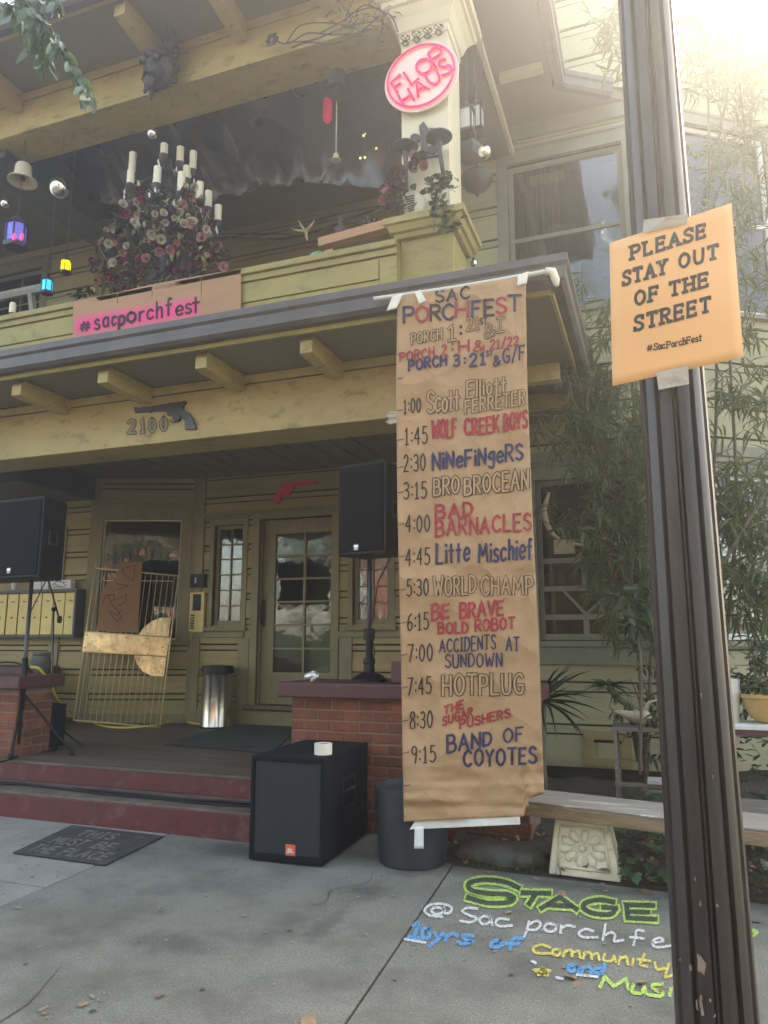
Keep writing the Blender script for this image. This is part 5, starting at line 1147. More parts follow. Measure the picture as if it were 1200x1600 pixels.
q = MB(); a, b_, z0_, z1_ = bb_; WF.wbox(q, a+.08, a+.10, z0_+.06, z1_-.05, .101, .106); d2 = q.build('status_light', M['paper'], None); d2.parent = o
# crumpled foil/can on the pier cap
p = P(488,1056,5.72+.2)
q = MB(); q.sphere((p.x, 5.92, 1.155+.04), .055, 14, 10, (1.25,.8,.75))
for i in range(len(q.v)):
    v = Vector(q.v[i]); q.v[i] = tuple(v + Vector((1,1,1))*.02*noise.noise(v*28))
o = q.build('crumpled_foil', M['foil'], None); tag(o, 'crumpled silver foil on the left end of the brick pier cap', 'foil')
# planter pot
pc_ = Vector((G(645,1345).x, 5.16, 0))
t = thing('planter_pot', 'large round black planter pot standing behind the bottom of the banner', 'pot', pc_)
q = MB(); q.lathe([(.22,0),(.235,.01),(.262,.40),(.268,.49),(.268,.505),(.250,.505),(.246,.47)], pc_, 40); q.build('body', M['pot'], t, smooth='auto')
q = MB(); q.lathe([(.001,.44),(.245,.44),(.245,.445),(.001,.452)], pc_, 24); q.build('potting_soil', M['soil'], t)
# ceiling lamp red
p = P(378,722,6.9)
q = MB(); q.lathe([(.03,0),(.055,-.01),(.06,-.10),(.045,-.15),(.01,-.16)], (p.x, 6.9, CZ), 16); o = q.build('ceiling_lamp', mat('red_glass_shade', (.22,.02,.05), .3, .1, 9), None, smooth='auto'); tag(o, 'small dark red glass lamp on the lower porch ceiling', 'lamp')
# cables
def cable(pts, r_, name, label, m, cat='cable'):
    q = MB(); q.tube(catmull(pts, 8), r_, 6); o = q.build(name, M[m], None, smooth=True); tag(o, label, cat); return o
z_ = FZ+.012
cable([P(47,1045,5.95)+Vector((0,0,.02)), P(62,1046,6.0), P(78,1068,6.2), P(92,1095,6.6), G(120,1120,z_), G(160,1134,z_), G(200,1137,z_), G(240,1133,z_), G(280,1127,z_), G(312,1131,z_), G(352,1127,z_), G(380,1126,z_), G(410,1126,z_), G(440,1133,z_), G(470,1128,z_)], .015, 'extension_cord', 'yellow extension cord running down and along the back of the porch floor', 'yellow', 'cord')
z1_ = .215
cable([G(-30,1221,z1_), G(30,1224,z1_), G(90,1231,z1_), G(160,1236,z1_), G(230,1243,z1_), G(300,1250,z1_), G(350,1252,z1_), G(400,1256,z1_)], .012, 'stage_cable', 'black stage cable lying along the lower step to the subwoofer', 'blackp')
cable([G(-30,1224,z1_), G(60,1227,z1_), G(150,1239,z1_), G(250,1248,z1_), G(330,1256,z1_), G(400,1260,z1_)], .009, 'stage_cable', 'thinner black cable at the front edge of the lower step', 'blackp')
cable([P(45,1045,5.9), P(20,1035,5.9), P(-10,1045,5.85), P(-20,1120,5.85)], .01, 'stage_cable', 'black cable draped over the left brick pier cap', 'blackp')
cable([G(55,1168,z_), G(75,1163,z_), G(90,1170,z_), G(70,1174,z_), G(45,1170,z_), G(20,1185,z_), G(-20,1195,z_)], .008, 'stage_cable', 'thin black cable looped on the floor by the left tripod foot', 'blackp')

M['bulb'] = glassmat('warm_bulb', (.7,.7,.3), (.8,.9,.4), .25)
# ================================================================ UPPER PORCH THINGS
# black plastic sheeting with folds, hung across the back of the upper porch
def sheet(x0, x1, ztop, zbot, Y, seed):
    q = MB(); nx_, ny_ = 70, 40
    for j in range(ny_+1):
        for i in range(nx_+1):
            u, v = i/nx_, j/ny_; x_ = x0+(x1-x0)*u
            zb = zbot(u); z = ztop + (zb-ztop)*v
            s1 = noise.noise(Vector((x_*1.5+seed+z*.5, z*.35, 0))); s2 = noise.noise(Vector((x_*3.2-z*1.2, z*.8+seed, 2)))
            c = 1-abs(s1)*2.4; c2 = 1-abs(s2)*2.2
            q.v.append((x_, Y - .85*(1-v)**1.5 - .13*c - .04*c2, z + .02*s2))
    q.f = [(j*(nx_+1)+i, j*(nx_+1)+i+1, (j+1)*(nx_+1)+i+1, (j+1)*(nx_+1)+i) for j in range(ny_) for i in range(nx_)]
    return q
YT = 7.25
q = sheet(P(150,300,YT).x, P(640,300,YT).x, 7.75, lambda u: P(150+490*u, 318-18*u+14*math.sin(u*7), YT).z, YT, 1.0)
o = q.build('plastic_sheeting', M['tarp'], None, smooth=True); tag(o, 'crumpled black plastic sheeting hung across the back of the upper porch', 'tarp')
cable([P(150,355,8.2), P(260,372,8.2), P(350,372,8.1), P(450,372,8.0), P(540,345,8.0), P(625,310,7.9)], .014, 'sagging_cord', 'black cord sagging across the back of the upper porch', 'blackp', 'cord')
cable([P(330,365,8.0), P(440,366,7.9), P(470,368,7.9), P(540,350,7.9), P(600,345,7.8)], .008, 'sagging_cord', 'thin black cord under the plastic sheeting near the antler hook', 'blackp', 'cord')
# beam boards lying on rail
t = MB(); a, b_ = P(500,387,5.66), P(610,357,5.66)
q = MB(); q.beam(a+Vector((0,0,.03)), b_+Vector((0,0,.03)), .10, .085); o = q.build('timber_plank', M['card'], None, bevel=.004); tag(o, 'pale timber plank lying on the upper porch rail left of the pillar', 'plank')
q = MB(); a = P(518,392,5.62); q.box(a.x-.06, a.x+.02, 5.6, 5.7, 4.951, 4.985); o = q.build('timber_block', M['card'], None, bevel=.003); tag(o, 'small timber block under the left end of the plank on the rail', 'block')
p = P(497,390,5.68); q = MB(); q.sphere((p.x,5.68,4.98), .09, 16, 8, (1,.8,.55)); o = q.build('green_glass_dish', M['greenglass'], None, smooth=True); tag(o, 'green glass dish upturned on the porch rail beside the plank', 'dish')
p = P(20,480,5.68); q = MB(); q.lathe([(.035,-.07),(.035,.03),(.028,.05),(.01,.052)], p, 14); o = q.build('yellow_candle', M['candle'], None, smooth='auto'); tag(o, 'stubby yellow candle on the rail at the far left', 'candle')
q = MB(); a, b_ = P(-30,470,6.4), P(78,448,6.4); q.beam(a, b_, .05, .10); q.beam(P(48,455,6.4), P(52,490,6.4), .06, .06); o = q.build('bench_back', M['wood'], None); tag(o, 'weathered wooden bench back behind the rail at the far left', 'bench')
# antler hook, small dark vases
p = P(478,362,6.6); q = MB()
for d in ((-.18,0,.06),(-.1,0,.14),(.1,0,.1),(.02,0,-.14)): q.tube([p, p+Vector(d)*.6, p+Vector(d)+Vector((0,0,.02))], [.02,.014,.005], 6)
o = q.build('antler_hook', M['horn'], None, smooth=True); tag(o, 'pale antler hook hanging over the upper porch rail', 'antler')
for x_, lab in ((532,'dark round vase on the porch rail beyond the plank'),(575,'dark spiky ornament on the upper porch near the pillar')):
    p = P(x_,358,6.3); q = MB(); q.lathe([(.03,-.09),(.06,-.05),(.065,0),(.03,.05),(.02,.10),(.03,.13)], p, 14)
    if x_ > 550:
        for k in range(7): q.tube([p, p+Vector((.12*math.cos(k),.05*math.sin(k*2),.10+.05*math.sin(k)))], [.02,.003], 5)
    o = q.build('dark_vase' if x_ < 550 else 'spiky_ornament', M['iron'], None, smooth='auto'); tag(o, lab, 'ornament')
# hanging things
def hang(p, top):
    q = MB(); q.tube([p, (p.x, p.y, top)], .004, 5); return q
def chain(m, p, top, r_=.012):
    z = p.z; k = 0
    while z < top:
        a = k % 2; m.tube([(p.x + (r_*math.cos(t_) if a else 0), p.y + (0 if a else r_*math.cos(t_)), z + .02*math.sin(t_)) for t_ in [i*math.tau/6 for i in range(7)]], .003, 4, False); z += .032; k += 1
def lantern(px_, py_, Y, s, glass, label, top, px_w=None):
    c = P(px_, py_, Y); t = thing('hanging_lantern', label, 'lantern', c, 'coloured glass lanterns hung over the upper porch rail'); n=6
    q = MB(); q.lathe([(.62*s,-.95*s),(.66*s,-.85*s),(.66*s,-.70*s),(.5*s,-.62*s)], c, n); q.lathe([(.04*s,1.3*s),(.12*s,1.2*s),(.16*s,1.0*s),(.30*s,.9*s),(.62*s,.55*s),(.66*s,.50*s),(.5*s,.48*s)], c, n); q.build('frame', M['iron'], t, smooth='auto')
    q = MB()
    for k in range(n):
        a = k*math.tau/n; q.beam((c.x+.56*s*math.cos(a), c.y+.56*s*math.sin(a), c.z-.7*s), (c.x+.56*s*math.cos(a), c.y+.56*s*math.sin(a), c.z+.52*s), .07*s, .07*s)
    q.build('ribs', M['iron'], t)
    for k in range(n):
        a0_, a1_ = k*math.tau/n, (k+1)*math.tau/n; q = MB(); e = .52*s
        q.prism([(c.x+e*math.cos(a0_), c.y+e*math.sin(a0_), c.z-.6*s),(c.x+e*math.cos(a1_), c.y+e*math.sin(a1_), c.z-.6*s),(c.x+e*math.cos(a1_), c.y+e*math.sin(a1_), c.z+.47*s),(c.x+e*math.cos(a0_), c.y+e*math.sin(a0_), c.z+.47*s)], (-.02*s*math.cos(a0_),-.02*s*math.sin(a0_),0)); q.build('glass_pane', glass, t)
    q = MB(); chain(q, Vector((c.x, c.y, c.z+1.3*s)), top, .012); q.build('chain', M['iron'], t)
    return t
lantern(26,364,5.85,.20,M['lblu'],'big black lantern with magenta and violet glass at the far left', 7.3)
c = P(26,368,5.85); q = MB(); q.sphere((c.x,c.y-.0,c.z), .072, 12, 8, (1,.5,1)); 
lt = [o for o in bpy.data.objects if o.get('label','').startswith('big black lantern')][0]
for dx_ in (-6,6):
    q = MB(); q.sphere(P(28+dx_,370,5.735), .036, 12, 8, (.8,.4,1.2)); q.build('magenta_pane_glow', M['lmag'], lt, smooth=True)
lantern(103,415,6.2,.105,M['lyel'],'small lantern with bright yellow glass left of the flower chandelier', 7.3)
lantern(74,446,6.2,.115,M['lcyn'],'small lantern with cyan blue glass low over the rail', 7.3)
def mball(px_, py_, Y, r_, label, top):
    c = P(px_, py_, Y); t = thing('mirror_ball', label, 'mirror ball', c, 'silver mirror balls hung around the upper porch')
    q = MB(); q.sphere(c, r_, 28, 18); q.build('ball', M['chrome'], t, smooth=True)
    q = MB(); q.lathe([(.012,r_-.004),(.015,r_+.02),(.004,r_+.03)], c, 8); q.tube([(c.x,c.y,c.z+r_+.02),(c.x,c.y,top)], .002, 4); q.build('hook', M['iron'], t)
mball(93,294,5.9,.11,'large silver gazing ball hung left of the flower chandelier',7.3); mball(238,209,5.75,.052,'small gold tinted ball above the flower chandelier',7.3)
mball(757,238,6.1,.062,'silver ball behind the pillar among the hanging lanterns',7.4); mball(740,412,6.4,.035,'tiny silver ball hung below the pillar ledge in front of the siding',5.2)
mball(8,318,5.9,.05,'small dark blue glass ball beside the big lantern at the far left',7.3)
# bell
c = P(36,272,5.9); t = thing('hanging_bell', 'cream bell shaped lamp shade hanging from the upper beam at the left', 'bell', c)
q = MB(); q.lathe([(.03,.13),(.075,.12),(.09,.09),(.10,-.04),(.16,-.085),(.165,-.10),(.15,-.10),(.09,-.05),(.05,.05)], c, 28); q.build('shell', M['cream'], t, smooth='auto')
q = MB(); chain(q, c+Vector((0,0,.13)), 7.3, .014); q.sphere(c+Vector((0,0,-.06)), .035, 10, 8); q.build('clapper_and_chain', M['iron'], t)
# small dark beads and other hangers on left
for (x_, y_, lab) in ((78,440,'long bead chain hanging above the cyan lantern'),(196,0,'')):
    if lab:
        q = MB(); c = P(x_, 420, 6.25); z = c.z
        while z < 7.3: q.sphere((c.x, c.y, z), .011, 6, 4); z += .035
        o = q.build('bead_chain', M['iron'], None); tag(o, lab, 'chain')
# chime pendant in the middle of the opening
c = P(525,245,6.3); t = thing('hanging_pendant', 'long beaded cord with a small pale bell hanging in the middle of the upper porch', 'pendant', c)
q = MB(); q.lathe([(.01,.04),(.025,.03),(.03,-.01),(.055,-.04),(.05,-.045)], c, 14); q.build('bell', M['cream'], t, smooth='auto')
q = MB(); z = c.z+.05
while z < 7.05: q.sphere((c.x, c.y, z), .009, 6, 4); z += .026
q.tube([(c.x,c.y,7.0),(c.x,c.y,7.3)], .004, 5); q.build('bead_string', M['white'], t)
c = P(527,128,6.1); q = MB(); q.lathe([(.02,.1),(.09,.09),(.1,-.07),(.13,-.12),(.09,-.1),(.02,0)], c, 14); q.tube([c+Vector((0,0,.1)),(c.x,c.y,7.3)],.004,5); o = q.build('paper_lampshade', M['gargoyle'], None, smooth='auto'); tag(o, 'dim patterned lamp shade under the upper beam near the pillar', 'lamp shade')
c = P(512,173,6.6); q = MB(); q.lathe([(.01,.16),(.05,.13),(.055,-.10),(.03,-.14),(.01,-.15)], c, 12); q.tube([c+Vector((0,0,.16)),(c.x,c.y,7.5)],.004,5); o = q.build('pink_paper_lantern', M['pinkl'], None, smooth='auto'); tag(o, 'faint pink lantern glowing inside the dark upper porch', 'lantern')
SL = thing('string_lights', 'tiny warm lights in the dark upper porch left of the pillar', 'string lights', P(545,168,6.9))
for x_, y_ in ((545,168),(552,173),(548,178),(571,209),(568,212),(563,247),(570,246),(588,232),(540,160)): q = MB(); q.sphere(P(x_, y_, 6.9), .014, 6, 5); q.build('bulb', M['bulb'], SL)
q = MB(); q.tube(catmull([P(540,100,6.9), P(547,170,6.9), P(571,210,6.9), P(566,247,6.9), P(590,232,6.9), P(620,200,6.9)], 5), .003, 4); q.build('wire', M['iron'], SL)
# gargoyle on the upper beam
c = P(250,110,5.56); t = thing('gargoyle', 'dark winged gargoyle mask fixed over the upper porch beam', 'gargoyle', c)
q = MB(); q.sphere(c, .20, 20, 14, (1.0,.62,1.1)); q.sphere(c+Vector((.02,-.13,-.13)), .10, 14, 10, (1,.8,.9)); q.sphere(c+Vector((-.09,-.13,.04)), .04, 8, 6); q.sphere(c+Vector((.08,-.13,.04)), .04, 8, 6); q.tube([c+Vector((-.16,-.10,.06)), c+Vector((-.06,-.17,.10)), c+Vector((0,-.16,.05)), c+Vector((.06,-.17,.10)), c+Vector((.16,-.10,.06))], .025, 6); q.tube([c+Vector((-.08,-.16,-.19)), c+Vector((0,-.21,-.16)), c+Vector((.08,-.16,-.19))], .02, 6); q.sphere(c+Vector((0,-.14,-.24)), .07, 10, 8, (.8,.7,1)); q.lathe([(.001,-.16),(.05,-.02),(.03,.05),(.01,.06)], c+Vector((0,-.14,0)), 8)
for i in range(len(q.v)):
    v = Vector(q.v[i]); q.v[i] = tuple(v + Vector((.6,.6,.6))*.05*noise.noise(v*9))
q.build('head', M['gargoyle'], t, smooth=True)
for d in (-1, 1):
    q = MB(); q.tube([c+Vector((d*.12,-.03,.14)), c+Vector((d*.2,-.06,.26)), c+Vector((d*.15,-.1,.38))], [.05,.035,.005], 8); q.build('horn', M['gargoyle'], t, smooth=True)
    w_ = [c+Vector((d*.10,.06,.1)), c+Vector((d*.25,.0,.20)), c+Vector((d*.20,.0,.06)), c+Vector((d*.24,.0,-.04)), c+Vector((d*.19,.0,-.08)), c+Vector((d*.2,.0,-.20)), c+Vector((d*.13,.0,-.16)), c+Vector((d*.11,.0,-.30)), c+Vector((d*.05,.03,-.14))]
    q = MB(); q.prism(w_, (0,.03,0)); q.build('wing', M['gargoyle'], t, recalc=True)
q = MB(); q.tube([c+Vector((.1,0,.2)), c+Vector((.12,.0,.42)), c+Vector((.05,-.05,.5))], [.06,.04,.02], 8); q.box(c.x+.04,c.x+.16,c.y-.02,c.y+.08,c.z+.28,c.z+.34); q.build('mount', M['gargoyle'], t)
# bare vine along upper beam
q = MB()
for pts in ([(425,62),(450,68),(480,52),(520,54),(560,50),(590,28)],[(445,70),(470,40),(520,36),(560,46)],[(450,66),(490,62),(540,42),(600,30)],[(500,52),(540,30),(570,8),(600,20)],[(455,75),(480,66),(520,68),(560,56),(600,66)],[(540,24),(580,12),(610,24),(622,50)]):
    q.tube(catmull([P(x, y, 5.66 - .05*rnd.random()) for x, y in pts], 5), .007, 5)
for k in range(46):
    x_ = 520 + 100*rnd.random(); y_ = 8 + 42*rnd.random()-(x_-560)*.1; p = P(x_, y_, 5.62); d = Vector((rnd.uniform(-1,1), rnd.uniform(-.4,.4), rnd.uniform(-1,1))).normalized()*.12
    q.tube([p, p+d*.5+Vector((0,0,.02)), p+d], [.006,.005,.002], 4)
vine = q.build('bare_vine', M['gargoyle'], None); tag(vine, 'tangle of bare dry vines stapled across the upper beam next to the capital', 'vine')
q = MB(); p = P(425,62,5.62)
for k in range(6): a = k*1.05; q.sphere(p+Vector((.045*math.cos(a),0,.045*math.sin(a))), .03, 8, 6, (1,.5,1))
d_ = q.build('dried_bloom', M['gargoyle'], None); d_.parent = vine
# sconce with black cups on the pillar
c = P(690,215,YF-.03); t = thing('candle_sconce', 'black iron wall sconce with two candle cups and spear finial on the pillar', 'sconce', c)
q = MB(); sp = [(785,568),(802,592),(796,620),(808,640),(800,668),(806,700),(796,735),(780,760),(770,735),(772,700),(776,668),(768,640),(764,590)]
q.prism([P(x/3+400, y/3, YF-.045) for x, y in sp], (0,.03,0)); q.build('back_plate', M['iron'], t, recalc=True)
for cx_, cy_ in ((746,645),(824,618),(826,700)):
    q = MB(); q.prism([P((cx_+24*math.cos(a))/3+400, (cy_+20*math.sin(a))/3, YF-.05) for a in [i*math.tau/12 for i in range(12)]], (0,.02,0)); q.build('leaf_scroll', M['iron'], t, recalc=True)
for (ax_, ay_, tx, ty) in ((700,692,706,890),(858,645,882,838)):
    q = MB(); cc = P(ax_/3+400, ay_/3, YF-.16); q.lathe([(.02,-.05),(.10,-.005),(.115,.0),(.115,.012),(.02,.006)], cc, 24); q.build('cup', M['iron'], t, smooth='auto')
    q = MB(); q.tube([cc, P((ax_+2)/3+400, (ay_+60)/3, YF-.16), P(tx/3+400, ty/3, YF-.14)], [.035,.022,.016], 10); q.sphere(P(tx/3+400, ty/3, YF-.14), .022, 8, 6); q.build('torch_stem', M['gargoyle'], t, smooth=True)
    q = MB(); q.tube([cc+Vector((0,0,-.06)), cc+Vector((-.02,.08,-.12)), P(790/3+400, 740/3, YF-.04)], .012, 6); q.build('arm', M['iron'], t, smooth=True)
# hanging lantern cluster right of pillar
def box_lantern(px_, py_, Y, wd, hh, label, roof=True, m='gargoyle'):
    c = P(px_, py_, Y); t = thing('metal_lantern', label, 'lantern', c, 'old metal lanterns hung behind the pillar'); s = wd/2
    q = MB()
    for dx_ in (-1,1):
        for dy_ in (-1,1): q.box(c.x+dx_*s-.008, c.x+dx_*s+.008, c.y+dy_*s-.008, c.y+dy_*s+.008, c.z-hh/2, c.z+hh/2)
    q.box(c.x-s-.02,c.x+s+.02,c.y-s-.02,c.y+s+.02,c.z-hh/2-.03,c.z-hh/2-.001); q.box(c.x-s-.02,c.x+s+.02,c.y-s-.02,c.y+s+.02,c.z+hh/2+.001,c.z+hh/2+.02); q.build('frame', M[m], t)
    q = MB(); q.lathe([(s*1.35,hh/2+.021),(s*.9,hh/2+.07),(s*.3,hh/2+.12),(.01,hh/2+.18)], c, 4 if roof else 12); q.build('roof', M[m], t)
    for dx_, dy_ in ((0,-1),(1,0),(-1,0)):
        q = MB(); q.box(c.x+(dx_*s-.002 if dx_ else -s+.008), c.x+(dx_*s+.002 if dx_ else s-.008), c.y+(dy_*s-.002 if dy_ else -s+.008), c.y+(dy_*s+.002 if dy_ else s-.008), c.z-hh/2, c.z+hh/2); q.build('glass_pane', M['crystal'], t)
    q = MB(); q.tube([(c.x,c.y,c.z+hh/2+.15),(c.x,c.y,7.42)], .004, 5); q.build('hanger', M['iron'], t)
box_lantern(729,190,6.3,.11,.22,'tall square glass lantern closest to the right side of the pillar'); box_lantern(744,188,6.5,.12,.24,'glass lantern hung just right of the pillar lantern, in front of the silver ball')
c = P(733,236,6.3); q = MB(); q.lathe([(.02,.08),(.11,.06),(.13,0),(.11,-.07),(.06,-.12),(.01,-.15)], c, 6); q.tube([c+Vector((0,0,.07)),(c.x,c.y,7.42)],.005,5); o = q.build('metal_lantern', M['gargoyle'], None); tag(o, 'dark hexagonal lantern bowl under the square glass lanterns', 'lantern')
c = P(745,285,6.35); q = MB(); q.lathe([(.05,.10),(.13,.08),(.16,.04),(.15,0),(.11,-.06),(.05,-.10),(.02,-.12),(.01,-.15)], c, 16); q.tube([c+Vector((0,0,.07)),(c.x,c.y,7.42)],.005,5); o = q.build('metal_lantern', M['iron'], None, smooth='auto'); tag(o, 'round black kettle shaped lantern lowest behind the pillar', 'lantern')
# vent plate on pillar base
q = MB(); vp = [(700,905),(776,905),(790,950),(780,1000),(684,1010),(700,960)]
q.prism([P(x/3+400, y/3+0, YF-.06) for x, y in vp], (0,.04,0)); o = q.build('vent_plate', M['cream'], None, recalc=True, bevel=.004); tag(o, 'cream slotted vent plate leaning at the foot of the cream pillar', 'vent plate')
q = MB()
for k in range(7): a_ = P((704+k*2.0)/3+400, (925+k*11)/3, YF-.066); b_ = P((742+k*0)/3+400, (915+k*11)/3, YF-.066); q.beam(a_, b_, .004, .012)
d_ = q.build('slots', M['iron'], None); d_.parent = o

# ================================================================ FLOWER CHANDELIER
CHY = 6.0; cc = P(258,400,CHY)
CH = thing('flower_chandelier', 'tiered chandelier of ivory candles smothered in silk roses behind the cardboard sign', 'chandelier', (cc.x, CHY, 4.95))
q = MB(); q.lathe([(.05,4.9),(.06,5.2),(.03,5.3),(.06,5.45),(.03,5.6),(.05,5.8),(.02,5.9),(.045,6.0),(.02,6.15),(.01,6.25)], (cc.x,CHY,0), 12); q.build('stem', M['iron'], CH, smooth='auto')
cands = [(206,240,270,.1),(203.5,268,288,-.15),(245,262,288,-.3),(256,226,242,-.05),(281,231,254,.12),(301,238,266,.2),(291,261,280,.1),(282.5,271,301,-.25),(311.5,286,313,-.1),(325,300,325,.1),(340,322,346,.15)]
for x_, y0_, y1_, dy_ in cands:
    Yc = CHY+dy_; a, b_ = P(x_,y0_,Yc), P(x_,y1_,Yc); rr = .040
    q = MB(); q.lathe([(rr,0),(rr,a.z-b_.z),(rr*.6,a.z-b_.z+.004),(.006,a.z-b_.z-.01)], b_, 16); q.build('candle', M['candle'], CH, smooth='auto')
    q = MB(); q.lathe([(.02,-.08),(.046,-.05),(.05,-.005),(.046,0)], b_, 12); e = Vector((cc.x,CHY,b_.z-.02)); q.tube(catmull([b_+Vector((0,0,-.06)), b_.lerp(e,.3)+Vector((0,0,-.16)), b_.lerp(e,.75)+Vector((0,0,-.12)), e], 5), .011, 6); q.build('arm', M['iron'], CH, smooth='auto')
    for k in range(2):
        p = b_+Vector((rnd.uniform(-.06,.06), rnd.uniform(-.08,-.03), -.1-.05*k)); q = MB(); q.lathe([(.001,-.045),(.014,-.02),(.008,.0),(.003,.02)], p, 6); q.build('crystal_drop', M['crystal'], CH)
for k in range(18):
    a = k*2.4; z = 5.1+rnd.random()*.9; r_ = .12+.35*(6.1-z)*rnd.uniform(.6,1); q = MB(); c0_ = Vector((cc.x+r_*math.cos(a), CHY+.6*r_*math.sin(a), z))
    q.tube([c0_+Vector((.07*math.cos(t_)*(1-t_*.08), 0, .07*math.sin(t_)*(1-t_*.08))) for t_ in [i*.6 for i in range(14)]], .006, 5); q.build('scroll', M['iron'], CH)
def rose_mesh(seed, m):
    r = random.Random(seed); q = MB()
    for ringi, (rr, op, n_) in enumerate(((.012,.25,3),(.026,.5,4),(.042,.85,5),(.058,1.15,6))):
        for k in range(n_):
            a = k*math.tau/n_ + ringi*.7 + r.uniform(-.2,.2); vs = []
            for v in (0, .5, 1):
                for u in (-1, 0, 1):
                    w_ = (.30+.75*v)*rr*(1.0 if ringi else 1.4); rad = rr*(.35+.65*v*math.sin(op+.3)); h_ = (.065-.008*ringi)*v*math.cos(op*.55) + (-.008 if v == 1 and u else 0)
                    ang = a + u*w_/max(rr,.014)*.75; vs.append((rad*math.cos(ang)*(1 - (.0 if u == 0 else .04)), rad*math.sin(ang), h_))
            q.add(vs, [(0,1,4,3),(1,2,5,4),(3,4,7,6),(4,5,8,7)])
    o = q.build('rose', m, None, smooth=True); me = o.data; bpy.data.objects.remove(o); return me
RM = {k: [rose_mesh(i, M[k]) for i in range(2)] for k in ('rosew','rosep','roser','rosed')}
def rose(parent, p, k, s=1.0, face=None):
    d = (face or (EYE - p)).normalized(); d = (d + Vector((rnd.uniform(-.6,.6), rnd.uniform(-.2,.2), rnd.uniform(-.3,.7)))).normalized()
    copy_part(rnd.choice(RM[k]), 'rose', parent, p, d.to_track_quat('Z','Y').to_euler(), (s,s,s))
for k in range(215):
    v = rnd.random(); y_ = 290+170*v; hw = 45 + 62*min(1, v*1.6); x_ = 250 + hw*rnd.uniform(-1,1)*1.0 + (10 if v < .3 else 0)
    if abs(x_-250) < 24 and v < .25: continue
    lim = CHY - .40*(1-((x_-250)/115)**2); Yr = lim + abs(rnd.gauss(0,.07))
    c_ = rnd.random(); kk = 'rosew' if c_ < .27 else 'rosep' if c_ < .42 else 'roser' if c_ < .56 else 'rosed'
    if v > .6 and c_ < .18: kk = 'rosed'
    rose(CH, P(x_, y_, Yr), kk, rnd.uniform(.42,.78))
for x_, y_, kk in ((170,380,'rosew'),(178,411,'rosew'),(237,365,'rosew'),(252,374,'rosew'),(247,393,'rosep'),(265,391,'rosep'),(301,351,'rosep'),(315,372,'rosep'),(287,351,'rosew'),(349,418,'rosep'),(192,320,'rosew'),(210,349,'rosew'),(196,336,'roser'),(229,405,'rosep'),(290,415,'rosed')):
    rose(CH, P(x_, y_, CHY-.46), kk, .85, None)
def leaf_quad(m, p, d, L_, w_, up=None, droop=.3, fold=.15):
    """pointed leaf: base p, direction d"""
    d = d.normalized(); s_ = d.cross(up or Vector((rnd.uniform(-.3,.3), rnd.uniform(-.3,.3), 1))); s_ = s_.normalized() if s_.length > .01 else Vector((1,0,0)); n_ = s_.cross(d)
    a = p + d*L_*.33 + Vector((0,0,-droop*L_*.08)); b_ = p + d*L_*.68 + Vector((0,0,-droop*L_*.32)); c_ = p + d*L_ + Vector((0,0,-droop*L_*.75))
    m.add([p, a+s_*w_*.46+n_*fold*w_, a-n_*fold*w_*.4, a-s_*w_*.46+n_*fold*w_, b_+s_*w_*.4+n_*fold*w_, b_-n_*fold*w_*.4, b_-s_*w_*.4+n_*fold*w_, c_],
          [(0,2,1),(0,3,2),(1,2,5,4),(2,3,6,5),(4,5,7),(5,6,7)])
lm = MB(); lm2 = MB(); ol = mat('pale_green_silk_leaf', (.34,.38,.17), .6, .2, 14)
for k in range(420):
    v = rnd.random(); y_ = 290+180*v; hw = 45+64*min(1, v*1.6); x_ = 250+hw*rnd.uniform(-1,1); lim = CHY - .36*(1-((x_-250)/115)**2)
    leaf_quad(lm if rnd.random() < .25 else lm2, P(x_, y_, lim+abs(rnd.gauss(0,.12))), Vector((rnd.gauss(0,1), rnd.gauss(0,.5)-.3, rnd.gauss(0,1))), rnd.uniform(.06,.11), .045)
lm.build('silk_leaves', ol, CH, kind='stuff'); lm2.build('dark_silk_leaves', mat('dark_silk_leaf', (.06,.055,.05), .6, .2, 14), CH, kind='stuff')
q = MB()                                   # dark mass of stems inside the bouquet
for k in range(160):
    p = P(250+rnd.uniform(-75,75), 330+130*rnd.random(), CHY+rnd.uniform(-.15,.3)); d = Vector((rnd.gauss(0,1), rnd.gauss(0,.6), rnd.gauss(0,1))).normalized()*.28; q.tube([p, p+d*.5+Vector((0,0,-.03)), p+d], .009, 4)
q.build('wire_stems', M['iron'], CH, kind='stuff')
q = MB(); q.sphere((cc.x,CHY+.22,5.25), .30, 14, 10, (1.5,.6,1.3)); q.build('moss_core', M['iron'], CH, smooth=True)
# wreath roses beside the pillar
WR_ = thing('rose_garland', 'faded pink and burgundy rose garland hanging at the left side of the cream pillar', 'garland', P(618,285,YF-.08))
for k in range(34):
    t_ = rnd.random(); x_ = 612+14*math.sin(t_*6)+rnd.uniform(-10,12); y_ = 262+62*t_
    if k > 24: x_ = 655+rnd.uniform(-12,10); y_ = 250+rnd.uniform(-8,12)
    rose(WR_, P(x_, y_, YF-.10-.05*rnd.random()), 'rosep' if rnd.random() < .35 else 'rosed', .8)
q = MB()
for k in range(60): leaf_quad(q, P(606+26*rnd.random(), 262+66*rnd.random(), YF-.06), Vector((rnd.gauss(0,1), -.3, rnd.gauss(0,1))), .09, .045)
q.build('dry_leaves', mat('dry_burgundy_leaf', (.10,.06,.05), .7, .3, 14), WR_, kind='stuff')
